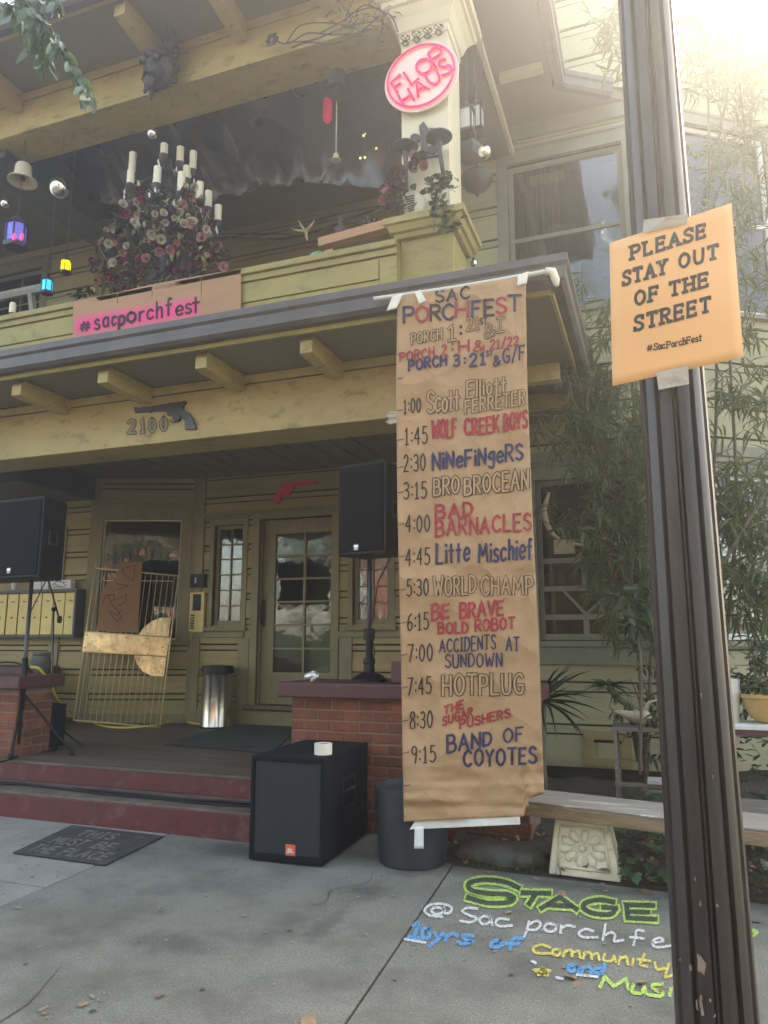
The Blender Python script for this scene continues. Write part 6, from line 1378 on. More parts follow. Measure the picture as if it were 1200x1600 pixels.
# ================================================================ PLANTS
def leaf_mesh(kind, m, seed=0):
    r = random.Random(seed); q = MB()
    if kind == 'lance':                 # narrow, arching
        prof = [(0,.06),(.18,.34),(.45,.5),(.75,.34),(1,.0)]; vs = []
        for t_, w_ in prof: z = -.28*t_*t_*(1+.3*seed); vs += [(t_, w_, z+.05*w_*2), (t_, 0, z), (t_, -w_, z+.05*w_*2)]
        n = len(prof)
        q.add(vs, [f for i in range(n-1) for f in ((3*i,3*i+3,3*i+4,3*i+1),(3*i+1,3*i+4,3*i+5,3*i+2))])
    elif kind == 'oval':
        prof = [(0,.04),(.15,.34),(.4,.5),(.7,.4),(.88,.2),(1,.0)]; vs = []
        for t_, w_ in prof: z = -.18*t_*t_; vs += [(t_, w_, z+.12*w_), (t_, 0, z), (t_, -w_, z+.12*w_)]
        n = len(prof)
        q.add(vs, [f for i in range(n-1) for f in ((3*i,3*i+3,3*i+4,3*i+1),(3*i+1,3*i+4,3*i+5,3*i+2))])
    elif kind == 'ivy':
        out = [(0,0),(-.08,.28),(.22,.5),(.36,.30),(.62,.34),(.72,.16),(1,0),(.72,-.16),(.62,-.34),(.36,-.30),(.22,-.5),(-.08,-.28)]
        vs = [(.35,0,-.03)] + [(x, y, .04*abs(y) - .10*x*x + r.uniform(-.02,.02)) for x, y in out]
        q.add(vs, [(0, i+1, (i+1)%12+1) for i in range(12)])
    elif kind == 'blade':
        prof = [(0,.5),(.25,.5),(.5,.42),(.75,.26),(1,.0)]; vs = []
        for t_, w_ in prof: z = -.22*t_**2.2*(seed+.3); vs += [(t_, w_, z+.10*w_), (t_, 0, z), (t_, -w_, z+.10*w_)]
        n = len(prof)
        q.add(vs, [f for i in range(n-1) for f in ((3*i,3*i+3,3*i+4,3*i+1),(3*i+1,3*i+4,3*i+5,3*i+2))])
    o = q.build('leaf', m, None, smooth=True); me = o.data; bpy.data.objects.remove(o); return me
LM = {'lance': [leaf_mesh('lance', M['leaf'], s) for s in (0,1,2)], 'oval': [leaf_mesh('oval', M['leafb'], s) for s in (0,1)], 'ivy': [leaf_mesh('ivy', M['ivy'], s) for s in (0,1,2)],
      'blade': [leaf_mesh('blade', M['leafd'], s) for s in (0,1,2)], 'dark': [leaf_mesh('oval', M['leafd'], s) for s in (0,1)], 'dry': [leaf_mesh('ivy', M['dry'], 7), leaf_mesh('oval', M['dry'], 8)]}
from mathutils import Quaternion
def orient(d, roll):
    d = d.normalized(); return (d.to_track_quat('X', 'Z') @ Quaternion((1,0,0), roll))
def leaf_obj(parent, kind, p, d, L_, w_, roll=0.0, name='leaf'):
    me = rnd.choice(LM[kind]); o = bpy.data.objects.new(name, me); COL.objects.link(o); o.parent = parent
    o.location = Vector(p) - origin(parent); o.rotation_euler = orient(d, roll).to_euler(); o.scale = (L_, w_, L_); return o
def leaf_add(mb, kind, p, d, L_, w_, roll=0.0):
    me = rnd.choice(LM[kind]); qn = orient(d, roll); p = Vector(p)
    mb.add([p + qn @ Vector((v.co.x*L_, v.co.y*w_, v.co.z*L_)) for v in me.vertices], [tuple(f.vertices) for f in me.polygons])
def shrub(name, label, cat, stems, clusters, L_, w_, per=7, budget=110, kind='lance', group=None, stem_r=.014, droop=.8, leafm='leaf', dens=1.0):
    """stems: lists of 3-d points; clusters: (point, spread) at which whorls of leaves sit"""
    base = stems[0][0]; t = thing(name, label, cat, base, group)
    for st_ in stems:
        pts = catmull(st_, 6); n = len(pts); q = MB(); q.tube(pts, [stem_r*(1-.7*i/n) for i in range(n)], 7); q.build('stem', M['bark'], t, smooth=True)
    q = MB(); n_ = 0; tw = MB()
    for c, spread in clusters:
        for h_ in range(int(spread[1]*dens)):
            p = c + Vector((rnd.gauss(0,1)*spread[0], rnd.gauss(0,1)*spread[0]*.7, rnd.gauss(0,1)*spread[0]))
            ax = Vector((rnd.gauss(0,.8), rnd.gauss(0,.6)-.2, rnd.uniform(-.6,1))).normalized(); tw.tube([p - ax*.16, p + ax*.04], .003, 4)
            for k in range(per):
                a = k*math.tau/per + rnd.uniform(-.4,.4); u = ax.orthogonal().normalized(); v = ax.cross(u)
                d = (u*math.cos(a)+v*math.sin(a))*.9 + ax*rnd.uniform(.1,.7) + Vector((0,0,-droop*rnd.uniform(.2,1)))
                LL = L_*rnd.uniform(.7,1.2); pp = p + ax*rnd.uniform(-.06,.04)
                if n_ < budget: leaf_obj(t, kind, pp, d, LL, w_, rnd.uniform(-.8,.8)); n_ += 1
                else: leaf_add(q, kind, pp, d, LL, w_, rnd.uniform(-.8,.8))
    if q.v: q.build('foliage', M[leafm], t, kind='stuff')
    tw.build('twigs', M['bark'], t, kind='stuff'); return t
# tall oleander canes on the right
def pth(pts, Y): return [P(x, y, (Y[i] if isinstance(Y, (list,tuple)) else Y)) for i, (x, y) in enumerate(pts)]
shrub('oleander', 'tall oleander with drooping leaves between the banner and the lamp post', 'shrub',
      [pth([(1010,1230),(1000,1050),(985,900),(960,760),(930,600)], [7.4,7.3,7.2,7.0,6.8]), pth([(1010,1230),(1020,900),(1010,700),(985,560)], [7.4,7.3,7.1,6.9]), pth([(985,800),(930,700),(900,640),(880,560)], [7.1,6.8,6.6,6.4])],
      [(P(x, y, Y), (s, n)) for x, y, Y, s, n in ((885,455,6.6,.09,5),(888,520,6.6,.10,5),(905,560,6.7,.12,6),(945,520,6.7,.14,7),(965,600,6.8,.2,11),(920,620,6.7,.14,8),(905,680,6.6,.16,11),(945,700,6.8,.22,18),(975,760,6.9,.22,18),(955,820,7.0,.20,15),(990,850,7.1,.22,14),(1000,660,6.9,.22,13),(975,920,7.1,.15,9),(985,980,7.2,.13,7),(935,860,7.0,.12,5))],
      .18, .026, per=7, budget=200, dens=2.4, stem_r=.02)
shrub('oleander', 'taller oleander canes rising right of the lamp post before the bay window', 'shrub',
      [pth([(1120,1150),(1110,900),(1120,600),(1110,400),(1105,100),(1090,-60)], [7.4,7.3,7.2,7.0,6.9,6.9]), pth([(1120,1150),(1150,800),(1140,500),(1165,250),(1140,20)], [7.4,7.3,7.1,7.0,6.9]),
       pth([(1085,1000),(1120,900),(1190,780),(1230,700)], [7.0,6.9,6.8,6.7]), pth([(1100,320),(1130,180),(1150,60)], 7.0), pth([(1090,400),(1130,280),(1190,140)], 7.0)],
      [(P(x, y, Y), (s, n)) for x, y, Y, s, n in ((1085,60,6.9,.14,6),(1100,130,6.9,.16,6),(1150,110,6.9,.22,10),(1180,40,6.9,.22,9),(1170,220,7,.2,8),(1120,250,7,.16,6),(1190,330,7,.2,8),(1130,330,6.9,.14,7),(1185,430,7,.18,8),(1170,520,7,.2,9),(1120,630,7,.13,5),(1180,640,7,.18,6),
       (1100,780,7.1,.18,11),(1150,770,7.1,.22,18),(1190,820,7.1,.22,16),(1120,850,7.1,.22,18),(1165,880,7.1,.24,18),(1110,940,7.2,.16,10),(1180,960,7.1,.22,13),(970,30,6.9,.09,4),(940,55,6.9,.07,3),(965,95,6.9,.06,2))],
      .18, .024, per=7, budget=230, dens=2.5, stem_r=.02)
shrub('schefflera', 'small umbrella leaved branch in front of the lattice window left of the lamp post', 'shrub',
      [pth([(1000,1210),(1002,1050),(990,960),(985,930)], [6.2,6.2,6.1,6.1])],
      [(P(x, y, 6.1), (s, n)) for x, y, s, n in ((995,930,.06,3),(985,940,.05,2),(1003,965,.05,3),(990,925,.05,2))], .16, .045, per=8, budget=80, kind='dark', leafm='leafd', droop=1.2)
def spiky(label, c, n, L_, w_, up=.6, budget=60, group=None, trunk=None):
    t = thing('spiky_plant', label, 'plant', c, group)
    for k in range(n):
        a = k*2.4; e = rnd.uniform(-.35, 1.2)*up; d = Vector((math.cos(a), math.sin(a)*.8-.1, e)); leaf_obj(t, 'blade', c, d, L_*rnd.uniform(.65,1.1), w_, rnd.uniform(-.5,.5))
    if trunk: q = MB(); q.tube(trunk, [.03]*len(trunk), 8); q.build('trunk', M['bark'], t, smooth=True)
    return t
c = P(848,1098,6.5); spiky('spiky dracaena with long thin arching leaves showing at the right edge of the banner', c, 46, .50, .026, 1.0, trunk=[(c.x,c.y,.02),(c.x-.02,c.y,.5),tuple(c)])
c = P(950,1072,7.0); spiky('small agave like rosette on a bent stem before the siding, left of the lamp post', c, 22, .22, .028, .5, trunk=[tuple(P(1000,1190,7.0)),tuple(P(985,1105,7.0)),tuple(P(965,1090,7.0)),tuple(c)])
# leafy mass and things behind the bench
shrub('potted_shrub', 'leafy potted shrub on the right shelf behind the lamp post', 'shrub', [pth([(1180,1110),(1180,1060),(1175,1000)], 6.0)],
      [(P(x, y, 6.0), (s, n)) for x, y, s, n in ((1170,1060,.06,8),(1190,1040,.08,10),(1180,1015,.07,7),(1195,1075,.05,6))], .075, .024, per=7, budget=150, kind='dark', leafm='leafd')
shrub('trailing_plant', 'dark trailing plant around the white pot right of the lamp post', 'plant', [pth([(1110,1210),(1115,1130),(1120,1060)], 6.3)],
      [(P(x, y, 6.2), (s, n)) for x, y, s, n in ((1110,1120,.07,8),(1130,1100,.08,9),(1125,1150,.07,7),(1100,1060,.07,6),(1140,1070,.08,7))], .09, .03, per=6, budget=120, kind='dark', leafm='leafd')
shrub('garden_plant', 'low tangled plant growing left of the lamp post above the shelf table', 'plant', [pth([(1010,1180),(1012,1090),(995,1030)], 6.9), pth([(1010,1180),(1000,1100),(985,1060)], 6.9)],
      [(P(x, y, 6.9), (s, n)) for x, y, s, n in ((1000,1080,.12,7),(1010,1040,.1,6),(990,1100,.1,5),(1015,1120,.12,8),(1005,1000,.08,5),(1020,1160,.1,5))], .10, .026, per=6, budget=120, kind='dark', leafm='leafd')
# shelf table left, with driftwood
t = thing('garden_table', 'thin weathered table frame standing in the bed before the foundation vent', 'table', P(965,1235,7.2))
zt_ = P(1000,1135,6.9).z; xa, xb = P(958,1135,6.9).x, P(1060,1135,6.9).x
q = MB(); q.box(xa, xb, 6.75, 7.15, zt_-.03, zt_); q.build('table_top', M['wood'], t, bevel=.003)
for x_, y_ in ((xa+.02,6.77),(xa+.02,7.13),(xb-.02,6.77),(xb-.02,7.13)): q = MB(); q.box(x_-.014, x_+.014, y_-.014, y_+.014, .0, zt_-.031); q.build('leg', M['wood'], t)
q = MB(); q.box(xa, xb, 6.74, 6.76, .30, .33); q.box(xa+.25, xb, 6.7, 7.1, .27, .295); q.build('lower_shelf', M['wood'], t)
q = MB(); z_s = .335; q.box(P(1010,1190,6.8).x, P(1060,1190,6.8).x, 6.7, 6.9, z_s, z_s+.03); o = q.build('pale_brick', M['whitepot'], None, bevel=.003); tag(o, 'flat pale block on the lower shelf of the table beside the lamp post', 'block')
p = P(1000,1120,6.8); q = MB(); q.sphere(p, .07, 12, 8, (1.4,.8,.8)); q.tube([p, p+Vector((-.14,0,.02)), p+Vector((-.22,0,.03))], [.05,.03,.02], 8); q.tube([p+Vector((.02,0,.02)), p+Vector((.08,0,.12)), p+Vector((.14,0,.14))], [.03,.015,.006], 6)
for i in range(len(q.v)): v = Vector(q.v[i]); q.v[i] = tuple(v + Vector((1,1,1))*.022*noise.noise(v*20))
o = q.build('driftwood', M['skull'], None, smooth=True); tag(o, 'bleached knobbly driftwood piece on the garden table', 'driftwood')
p = P(1110,1095,5.9); q = MB(); q.lathe([(.075,-.30),(.09,-.28),(.10,-.1),(.115,.06),(.12,.06),(.12,.12),(.125,.16),(.11,.16),(.10,.1)], (P(1130,1095,6.0).x, 6.0, P(1130,1095,6.0).z), 20); o = q.build('white_pot', M['whitepot'], None, smooth='auto'); tag(o, 'tall aged white pot just right of the lamp post', 'pot')
zt2_ = G(1160,1130,.0); zs_ = P(1160,1130,5.9).z
t = thing('plant_shelf', 'cream topped plant shelf carrying the ochre bowl at the right edge', 'shelf', P(1160,1270,5.9))
x0_ = P(1095,1130,5.9).x; q = MB(); q.box(x0_, x0_+1.3, 5.75, 6.25, zs_-.03, zs_); q.build('shelf_top', M['whitepot'], t, bevel=.004)
q = MB(); q.box(x0_, x0_+1.3, 5.76, 6.24, zs_-.07, zs_-.031); q.build('apron', M['cap'], t)
for x_ in (x0_+.10, x0_+1.2):
    for y_ in (5.8, 6.2): q = MB(); q.beam((x_+.08,y_,zs_-.07), (x_,y_,.0), .035, .035); q.build('leg', M['wood'], t)
q = MB(); q.box(x0_, x0_+1.3, 5.8, 6.2, .34, .365); q.build('lower_shelf', M['wood'], t)
p = Vector((P(1200,1100,5.95).x, 5.98, zs_)); q = MB(); q.lathe([(.07,0),(.11,.03),(.15,.10),(.165,.17),(.18,.175),(.18,.20),(.165,.20),(.15,.15)], p, 28); o = q.build('ochre_bowl', M['terra'], None, smooth='auto'); tag(o, 'ochre glazed bowl planter standing on the cream shelf at the right edge', 'bowl')
# horn shape seen in the lower right window
q = MB(); q.tube(catmull([WR.pt(*WR.px(858,770),-.02+.035), WR.pt(*WR.px(851,800),.03), WR.pt(*WR.px(860,830),.03), WR.pt(*WR.px(877,845),.03)], 6), [.02+.012*math.sin(i*.2) for i in range(19)], 10)
q.tube(catmull([WR.pt(*WR.px(896,850),.03), WR.pt(*WR.px(915,853),.03), WR.pt(*WR.px(930,848),.03), WR.pt(*WR.px(936,838),.03)], 6), [.018]*19, 8); WR.wbox(q, *sorted((WR.px(866,850)[0], WR.px(898,850)[0])), WR.px(880,866)[1], WR.px(880,844)[1], .012, .05)
o = q.build('horn_ornament', M['horn'], None, smooth='auto'); tag(o, 'pair of curved pale horns mounted on the lower right window sash', 'horn')
# bench plank and pedestal
BZ = .455; e0, e1 = G(838,1253,BZ), G(1200,1297,BZ)
B0, B1 = G(838,1230,BZ), G(1200,1268,BZ)
dirb = (e1-e0).normalized(); ee0 = e0 - dirb*.5; ee1 = e1 + dirb*1.6; bk = Vector((-dirb.y, dirb.x, 0))*.42
t = thing('plank_bench', 'long weathered timber plank bench crossing behind the lamp post', 'bench', (ee0+ee1)/2 - Vector((0,0,BZ)))
q = MB(); hh = Vector((0,0,.095)); q.hexa([ee0-hh, ee1-hh, ee1+bk-hh, ee0+bk-hh, ee0-hh*.14, ee1-hh*.14, ee1+bk-hh*.14, ee0+bk-hh*.14]); q.build('plank_edge', M['woodf'], t, bevel=.008)
q = MB(); q.hexa([ee0-hh*.139, ee1-hh*.139, ee1+bk-hh*.139, ee0+bk-hh*.139, ee0, ee1, ee1+bk, ee0+bk]); q.build('plank_top', M['wood'], t, bevel=.006)
c2 = ee1 - dirb*.5 + bk*.5; q = MB(); q.box(c2.x-.2, c2.x+.2, c2.y-.15, c2.y+.15, 0, BZ-.096); q.build('far_support', M['stone'], t)
pl, pr = G(857,1366,.0), G(971,1380,.0)
t = thing('plaster_pedestal', 'cream painted plaster pedestal with a flower rosette under the plank bench', 'pedestal', (pl+pr)/2)
tl, tr_ = P(867,1277,pl.y+.06), P(950,1282,pr.y+.06)
nb_ = Vector((0,.30,0)); q = MB(); q.hexa([pl, pr, pr+nb_, pl+nb_, tl, Vector((tr_.x,tr_.y,tl.z)), Vector((tr_.x,tr_.y,tl.z))+nb_*.75, tl+nb_*.75]); q.build('body', M['pedestal'], t, bevel=.012)
nrm = (pr-pl).cross(tl-pl).normalized()
def pdf(u, v, o=0): 
    b_ = pl.lerp(pr, u); t2 = tl.lerp(Vector((tr_.x,tr_.y,tl.z)), u); return b_.lerp(t2, v) + nrm*o
q = MB()
for (u0,v0,u1,v1) in ((.13,.16,.87,.16),(.13,.86,.87,.86),(.13,.16,.13,.86),(.87,.16,.87,.86)): q.tube([pdf(u0,v0,.004), pdf(u1,v1,.004)], .010, 6)
q.build('raised_border', M['pedestal'], t, smooth=True)
ctr = pdf(.5,.51,0); ux_ = (pdf(.6,.51)-ctr).normalized(); uz_ = (pdf(.5,.61)-ctr).normalized()
for k in range(10):
    a = k*math.tau/10+.15; q = MB(); d = ux_*math.cos(a)*1.25+uz_*math.sin(a)*.85; c_ = ctr + d*.085; sd_ = nrm.cross(d).normalized()
    q.sphere((0,0,0), 1, 12, 8)
    q.v = [tuple(c_ + d.normalized()*x*.045 + sd_*y*.026*(1+.4*x) + nrm*(z*.016+.004)) for x, y, z in q.v]; q.build('petal', M['pedestal'], t, smooth=True)
q = MB(); q.sphere(ctr+nrm*.012, .024, 12, 8); q.build('rosette_centre', M['pedestal'], t, smooth=True)
# stones, brick chunk in the bed
p = G(775,1340,.02); q = MB(); q.sphere((p.x+.02, 5.42, .02), .26, 16, 10, (1.3,.7,.42))
for i in range(len(q.v)): v = Vector(q.v[i]); q.v[i] = tuple(v + Vector((1,1,.6))*.05*noise.noise(v*6))
o = q.build('flat_rock', M['stone'], None, smooth=True); tag(o, 'large flat grey rock in the bed below the banner', 'rock')
# ivy bed
iv = thing('ivy_patch', 'glossy ivy growing under the plank bench behind the pedestal', 'ivy', G(1050,1370,.02))
q = MB(); n_ = 0
for k in range(900):
    x_ = rnd.uniform(-.55, 2.6); y_ = rnd.uniform(5.06, 6.6) - .07*max(0,x_); h_ = .05 + .30*min(1,(y_-5.0)/.5)*rnd.uniform(.35,1)
    if x_ < -.25: h_ *= .5
    d = Vector((rnd.gauss(0,1), -1.0+rnd.gauss(0,.5), rnd.uniform(-.5,.3))); L_ = rnd.uniform(.05,.11)
    if y_ < 5.5 and n_ < 220: leaf_obj(iv, 'ivy', (x_, y_, h_), d, L_, L_, rnd.uniform(-.5,.5)); n_ += 1
    else: leaf_add(q, 'ivy', (x_, y_, h_), d, L_, L_, rnd.uniform(-.5,.5))
q.build('foliage', M['ivy'], iv, kind='stuff')
# background hedge mass right under shelves
q = MB()
for k in range(1500):
    x_ = rnd.uniform(.2, 4.2); y_ = rnd.uniform(6.4, 8.0); leaf_add(q, 'dark', (x_, y_, rnd.uniform(.05,1.15)), Vector((rnd.gauss(0,1), rnd.gauss(0,1)-.4, rnd.gauss(0,.6))), rnd.uniform(.06,.12), .04, rnd.uniform(-1,1))
o = q.build('ground_cover', M['leafd'], None); o['kind'] = 'stuff'; o['label'] = 'dark leafy ground cover filling the bed beneath the shelves'; o['category'] = 'ground cover'
# ivy hanging on pillar ledge
ip = thing('hanging_ivy', 'cream and green ivy strand hanging over the pillar ledge under the sconce', 'ivy', P(680,290,YF-.14))
for k in range(120):
    t_ = rnd.random(); x_ = 684 + (8-10*math.sin(t_*5)) + rnd.gauss(0,9+5*math.sin(t_*3.1)); y_ = 272+88*t_
    p = P(x_, y_, YF-.15-.12*(t_ > .55)-.04*rnd.random()); leaf_obj(ip, 'ivy', p, Vector((rnd.gauss(0,.7), -.7, rnd.uniform(-1,.2))), rnd.uniform(.06,.10), .075, rnd.uniform(-.6,.6))
q = MB(); q.tube(catmull([P(690,262,YF-.05), P(688,300,YF-.12), P(680,330,YF-.2), P(678,365,YF-.22)], 5), .005, 5); q.build('stem', M['bark'], ip)
# small plant under lower basket: potted fern on left rail
q = MB(); c = P(132,462,5.72)
for k in range(50): leaf_add(q, 'dark', c + Vector((rnd.uniform(-.12,.12), rnd.uniform(-.05,.05), rnd.uniform(-.03,.04))), Vector((rnd.gauss(0,1), -.4, rnd.uniform(-.3,.8))), .07, .03, 0)
o = q.build('rail_greenery', M['leafd'], None); tag(o, 'tuft of small dark leaves on the rail between the lanterns and the cardboard sign', 'plant'); 
# overhanging branch, top left near the viewer
YBR = 3.2
br = thing('tree_branch', 'leafy branch hanging into the top left corner close to the viewer', 'branch', P(50,-30,YBR))
twg = [[(-60,-60),(20,-20),(60,30),(95,75),(125,120),(141,150)],[(20,-30),(50,20),(62,60),(72,95)],[(60,-30),(72,30),(90,60),(105,90)],[(-30,0),(20,10),(40,40),(50,80)],[(-40,-20),(0,5),(20,15)],[(60,-40),(80,-5),(92,10)]]
nl = 0
for tw_ in twg:
    pts = catmull([P(x, y, YBR+rnd.uniform(-.1,.1)) for x, y in tw_], 6); n = len(pts); q = MB(); q.tube(pts, [.006*(1-.7*i/n)+.001 for i in range(n)], 6); q.build('twig', M['bark'], br, smooth=True)
    for i in range(3, n):
        for k in range(3 if tw_ is twg[0] else 2):
            d = (pts[i]-pts[i-1]).normalized(); d = d + Vector((rnd.uniform(-1,1), rnd.uniform(-1,.6), rnd.uniform(-1.3,.1))); leaf_obj(br, 'oval', pts[i], d, rnd.uniform(.10,.16), .055, rnd.uniform(-1.2,1.2)); nl += 1
# fallen leaves on the pavement
ll = [(253,1552,.05),(123,1571,.05),(215,1600,.05),(70,1580,.03),(473,1589,.08),(502,1460,.02),(183,1327,.055),(300,1326,.035),(500,1360,.03),(800,1425,.05),(870,1395,.07),(1018,1370,.05),(900,1528,.07),(907,1535,.06),(1012,1536,.06),(1032,1545,.05),(880,1512,.03),(665,1380,.03),(236,1384,.02),(345,1395,.02),(560,1400,.03),(40,1350,.02),(1180,1440,.07),(620,1530,.03),(1000,1389,.08),(1165,1404,.06),(760,1362,.05),(725,1348,.05)]
for x_, y_, s_ in ll:
    p = G(x_, y_, .008 if (x_, y_) != (183,1327) else .03); me = rnd.choice(LM['dry']); o = bpy.data.objects.new('fallen_leaf', me); COL.objects.link(o); o.location = p; o.rotation_euler = (rnd.uniform(-.3,.3), rnd.uniform(-.3,.3), rnd.uniform(0,6.3)); o.scale = (s_, s_*.8, s_*1.5)
    where = {(183,1327):'curled pale dry leaf lying on the worn black welcome mat',(253,1552):'dry leaf on the open pavement, the one farthest from the steps on its own',(123,1571):'dry leaf at the bottom edge of the photo, left of the lone one',(473,1589):'largest dry leaf at the bottom edge near the slab joint',
     (800,1425):'brown leaf lying across the chalk letter A of STAGE',(870,1395):'brown leaf just above the chalk letters of STAGE',(1018,1370):'brown leaf between the pedestal and the lamp post',(236,1384):'tiny dry leaf beside the front corner of the black mat',(183,1327):'curled pale dry leaf lying on the worn black welcome mat',
     (300,1326):'small leaf on the pavement between the mat and the subwoofer',(500,1360):'crumb of pale leaf at the front corner of the subwoofer',(1180,1440):'brown leaf right of the lamp post on the pavement',(907,1535):'brown leaf beside the blue chalk word and',(1012,1536):'brown leaf over the lime chalk word'}.get((x_, y_))
    tag(o, where or 'small dry fallen leaf lying flat on the pavement or bed edge', 'leaf', 'dry leaves scattered over the pavement')
q = MB()
for k in range(420):
    x_ = rnd.uniform(-1.5, 1.6); y_ = rnd.uniform(5.12, 6.3)-.03*max(0,x_); leaf_add(q, 'dry', (x_, y_, .01+.06*min(1,(y_-5.1)/.5)+.03*rnd.random()), Vector((rnd.gauss(0,1), rnd.gauss(0,1), rnd.uniform(-.2,.4))), rnd.uniform(.02,.06), .03, rnd.uniform(-1,1))
o = q.build('leaf_litter', M['dry'], None); o['kind'] = 'stuff'; o['label'] = 'brown leaf litter and twigs on the soil of the bed'; o['category'] = 'leaf litter'
q = MB()
for k in range(260):
    x_ = rnd.uniform(-1.35, -.6); y_ = rnd.uniform(5.16, 5.4); q.tube([(x_,y_,.0), (x_+rnd.uniform(-.03,.03), y_+rnd.uniform(-.04,.02), .05+.05*rnd.random())], [.0018,.0006], 3)
o = q.build('dry_grass', M['leaf'], None); o['kind'] = 'stuff'; o['label'] = 'thin dry grass at the edge of the bed beside the pedestal'; o['category'] = 'grass'
q = MB()                     # grit, seeds and straw bits strewn over the concrete
for k in range(900):
    x_ = rnd.uniform(-6.5, 1.6); y_ = rnd.uniform(2.2, 5.12); s_ = rnd.uniform(.002,.007)*(2.2 if k % 9 == 0 else 1); a = rnd.uniform(0,3.1)
    q.obox((x_, y_, .004+s_*.3), (s_*(4 if k % 5 == 0 else 1.2), s_, s_*.6), Matrix.Rotation(a, 3, 'Z'))
o = q.build('pavement_grit', M['walk_l'], None); o['kind'] = 'stuff'; o['label'] = 'pale grit and plant bits strewn over the sidewalk'; o['category'] = 'grit'

# stains on the slabs
def stainmat():
    m = bpy.data.materials.new('dark_stain'); m.use_nodes = True; nt = m.node_tree; N = nt.nodes; L = nt.links; b = N['Principled BSDF']; b.inputs['Roughness'].default_value = .8; b.inputs['Base Color'].default_value = (.05,.046,.038,1)
    tr = N.new('ShaderNodeBsdfTransparent'); mx = N.new('ShaderNodeMixShader'); no = N.new('ShaderNodeTexNoise'); no.inputs['Scale'].default_value = 14; no.inputs['Detail'].default_value = 8; ge = N.new('ShaderNodeNewGeometry')
    at = N.new('ShaderNodeAttribute'); at.attribute_name = 'mask'; L.new(ge.outputs['Position'], no.inputs['Vector']); mu = N.new('ShaderNodeMath'); mu.operation = 'MULTIPLY_ADD'; mu.inputs[1].default_value = .8; L.new(no.outputs['Fac'], mu.inputs[0]); L.new(at.outputs['Fac'], mu.inputs[2])
    mr = N.new('ShaderNodeMapRange'); mr.inputs['From Min'].default_value = .78; mr.inputs['From Max'].default_value = 1.15; mr.inputs['To Max'].default_value = .22; L.new(mu.outputs[0], mr.inputs['Value'])
    L.new(mr.outputs['Result'], mx.inputs['Fac']); L.new(tr.outputs[0], mx.inputs[1]); L.new(b.outputs[0], mx.inputs[2]); L.new(mx.outputs[0], N['Material Output'].inputs['Surface']); return m
SM = stainmat()
for cx_, cy_, rx_, ry_ in ((-1.75,4.42,.28,.30),(-1.62,4.95,.42,.30),(-2.9,4.95,1.1,.28),(-2.4,3.4,.6,.25),(-1.75,3.9,.12,.5),(-.4,3.1,.5,.2),(-3.4,3.0,.5,.3),(-.5,4.98,1.0,.16)):
    q = MB(); at = []
    for j in range(9):
        for i in range(9):
            u, v = i/4-1, j/4-1; q.v.append((cx_+u*rx_, min(5.14, cy_+v*ry_), .0046)); at.append(max(0, 1-math.hypot(u, v)))
    q.f = [(j*9+i, j*9+i+1, (j+1)*9+i+1, (j+1)*9+i) for j in range(8) for i in range(8)]
    o = q.build('stain', SM, walk); a_ = o.data.attributes.new('mask', 'FLOAT', 'POINT'); a_.data.foreach_set('value', at)
for pts in ([(-2.05,4.05),(-1.9,4.2),(-1.95,4.4),(-1.8,4.62),(-1.86,4.85)],[(-2.6,2.2),(-2.55,2.6),(-2.7,3.0)],[(.2,5.0),(.15,4.6),(.3,4.2)]):
    q = MB(); p2 = catmull([(x+.0,y+.0,.0048) for x, y in pts], 6); n = len(p2)
    for i, p in enumerate(p2): e = .003*(1-abs(2*i/(n-1)-1)**2)+.0006; jx_ = rnd.uniform(-.006,.006); q.v += [(p.x-e+jx_, p.y, .0048), (p.x+e+jx_, p.y, .0048)]
    q.f = [(2*i,2*i+1,2*i+3,2*i+2) for i in range(n-1)]; q.build('crack', M['soil'], walk)

q = MB()
for k in range(26):
    x_ = rnd.uniform(-5.5, 1.2); y_ = rnd.uniform(2.4, 5.0); r_ = rnd.uniform(.006,.014); q.v += [(x_+r_*math.cos(a)*rnd.uniform(.8,1.2), y_+r_*math.sin(a)*rnd.uniform(.8,1.2), .0042) for a in [i*math.tau/9 for i in range(9)]]; n = len(q.v); q.f.append(tuple(range(n-9, n)))
o = q.build('gum_spots', mat('old_gum', (.06,.058,.052), .8, .2, 20), walk); o['kind'] = 'stuff'

# ================================================================ CHALK
def gfn(x, y, lift=0): p = G(x, y, .0055); return Vector((p.x, p.y, .0055 + lift))
def chalkmat(name, c):
    m = bpy.data.materials.new(name); m.use_nodes = True; nt = m.node_tree; N = nt.nodes; L = nt.links; b = N['Principled BSDF']; b.inputs['Roughness'].default_value = .95; b.inputs['Base Color'].default_value = (*c, 1)
    tr = N.new('ShaderNodeBsdfTransparent'); mx = N.new('ShaderNodeMixShader'); no = N.new('ShaderNodeTexNoise'); no.inputs['Scale'].default_value = 110; no.inputs['Detail'].default_value = 8; no.inputs['Roughness'].default_value = .75; ge = N.new('ShaderNodeNewGeometry')
    L.new(ge.outputs['Position'], no.inputs['Vector']); mr = N.new('ShaderNodeMapRange'); mr.inputs['From Min'].default_value = .38; mr.inputs['From Max'].default_value = .52; L.new(no.outputs['Fac'], mr.inputs['Value'])
    L.new(mr.outputs['Result'], mx.inputs['Fac']); L.new(tr.outputs[0], mx.inputs[1]); L.new(b.outputs[0], mx.inputs[2]); L.new(mx.outputs[0], N['Material Output'].inputs['Surface']); return m
CW, CY, CG, CB, CK = (chalkmat('chalk_'+n, c) for n, c in (('white',(.62,.63,.60)),('yellow',(.66,.55,.10)),('lime',(.42,.62,.12)),('blue',(.08,.30,.55)),('black',(.045,.047,.05))))
CS_ = chalkmat('chalk_smear', (.40,.41,.39)); 
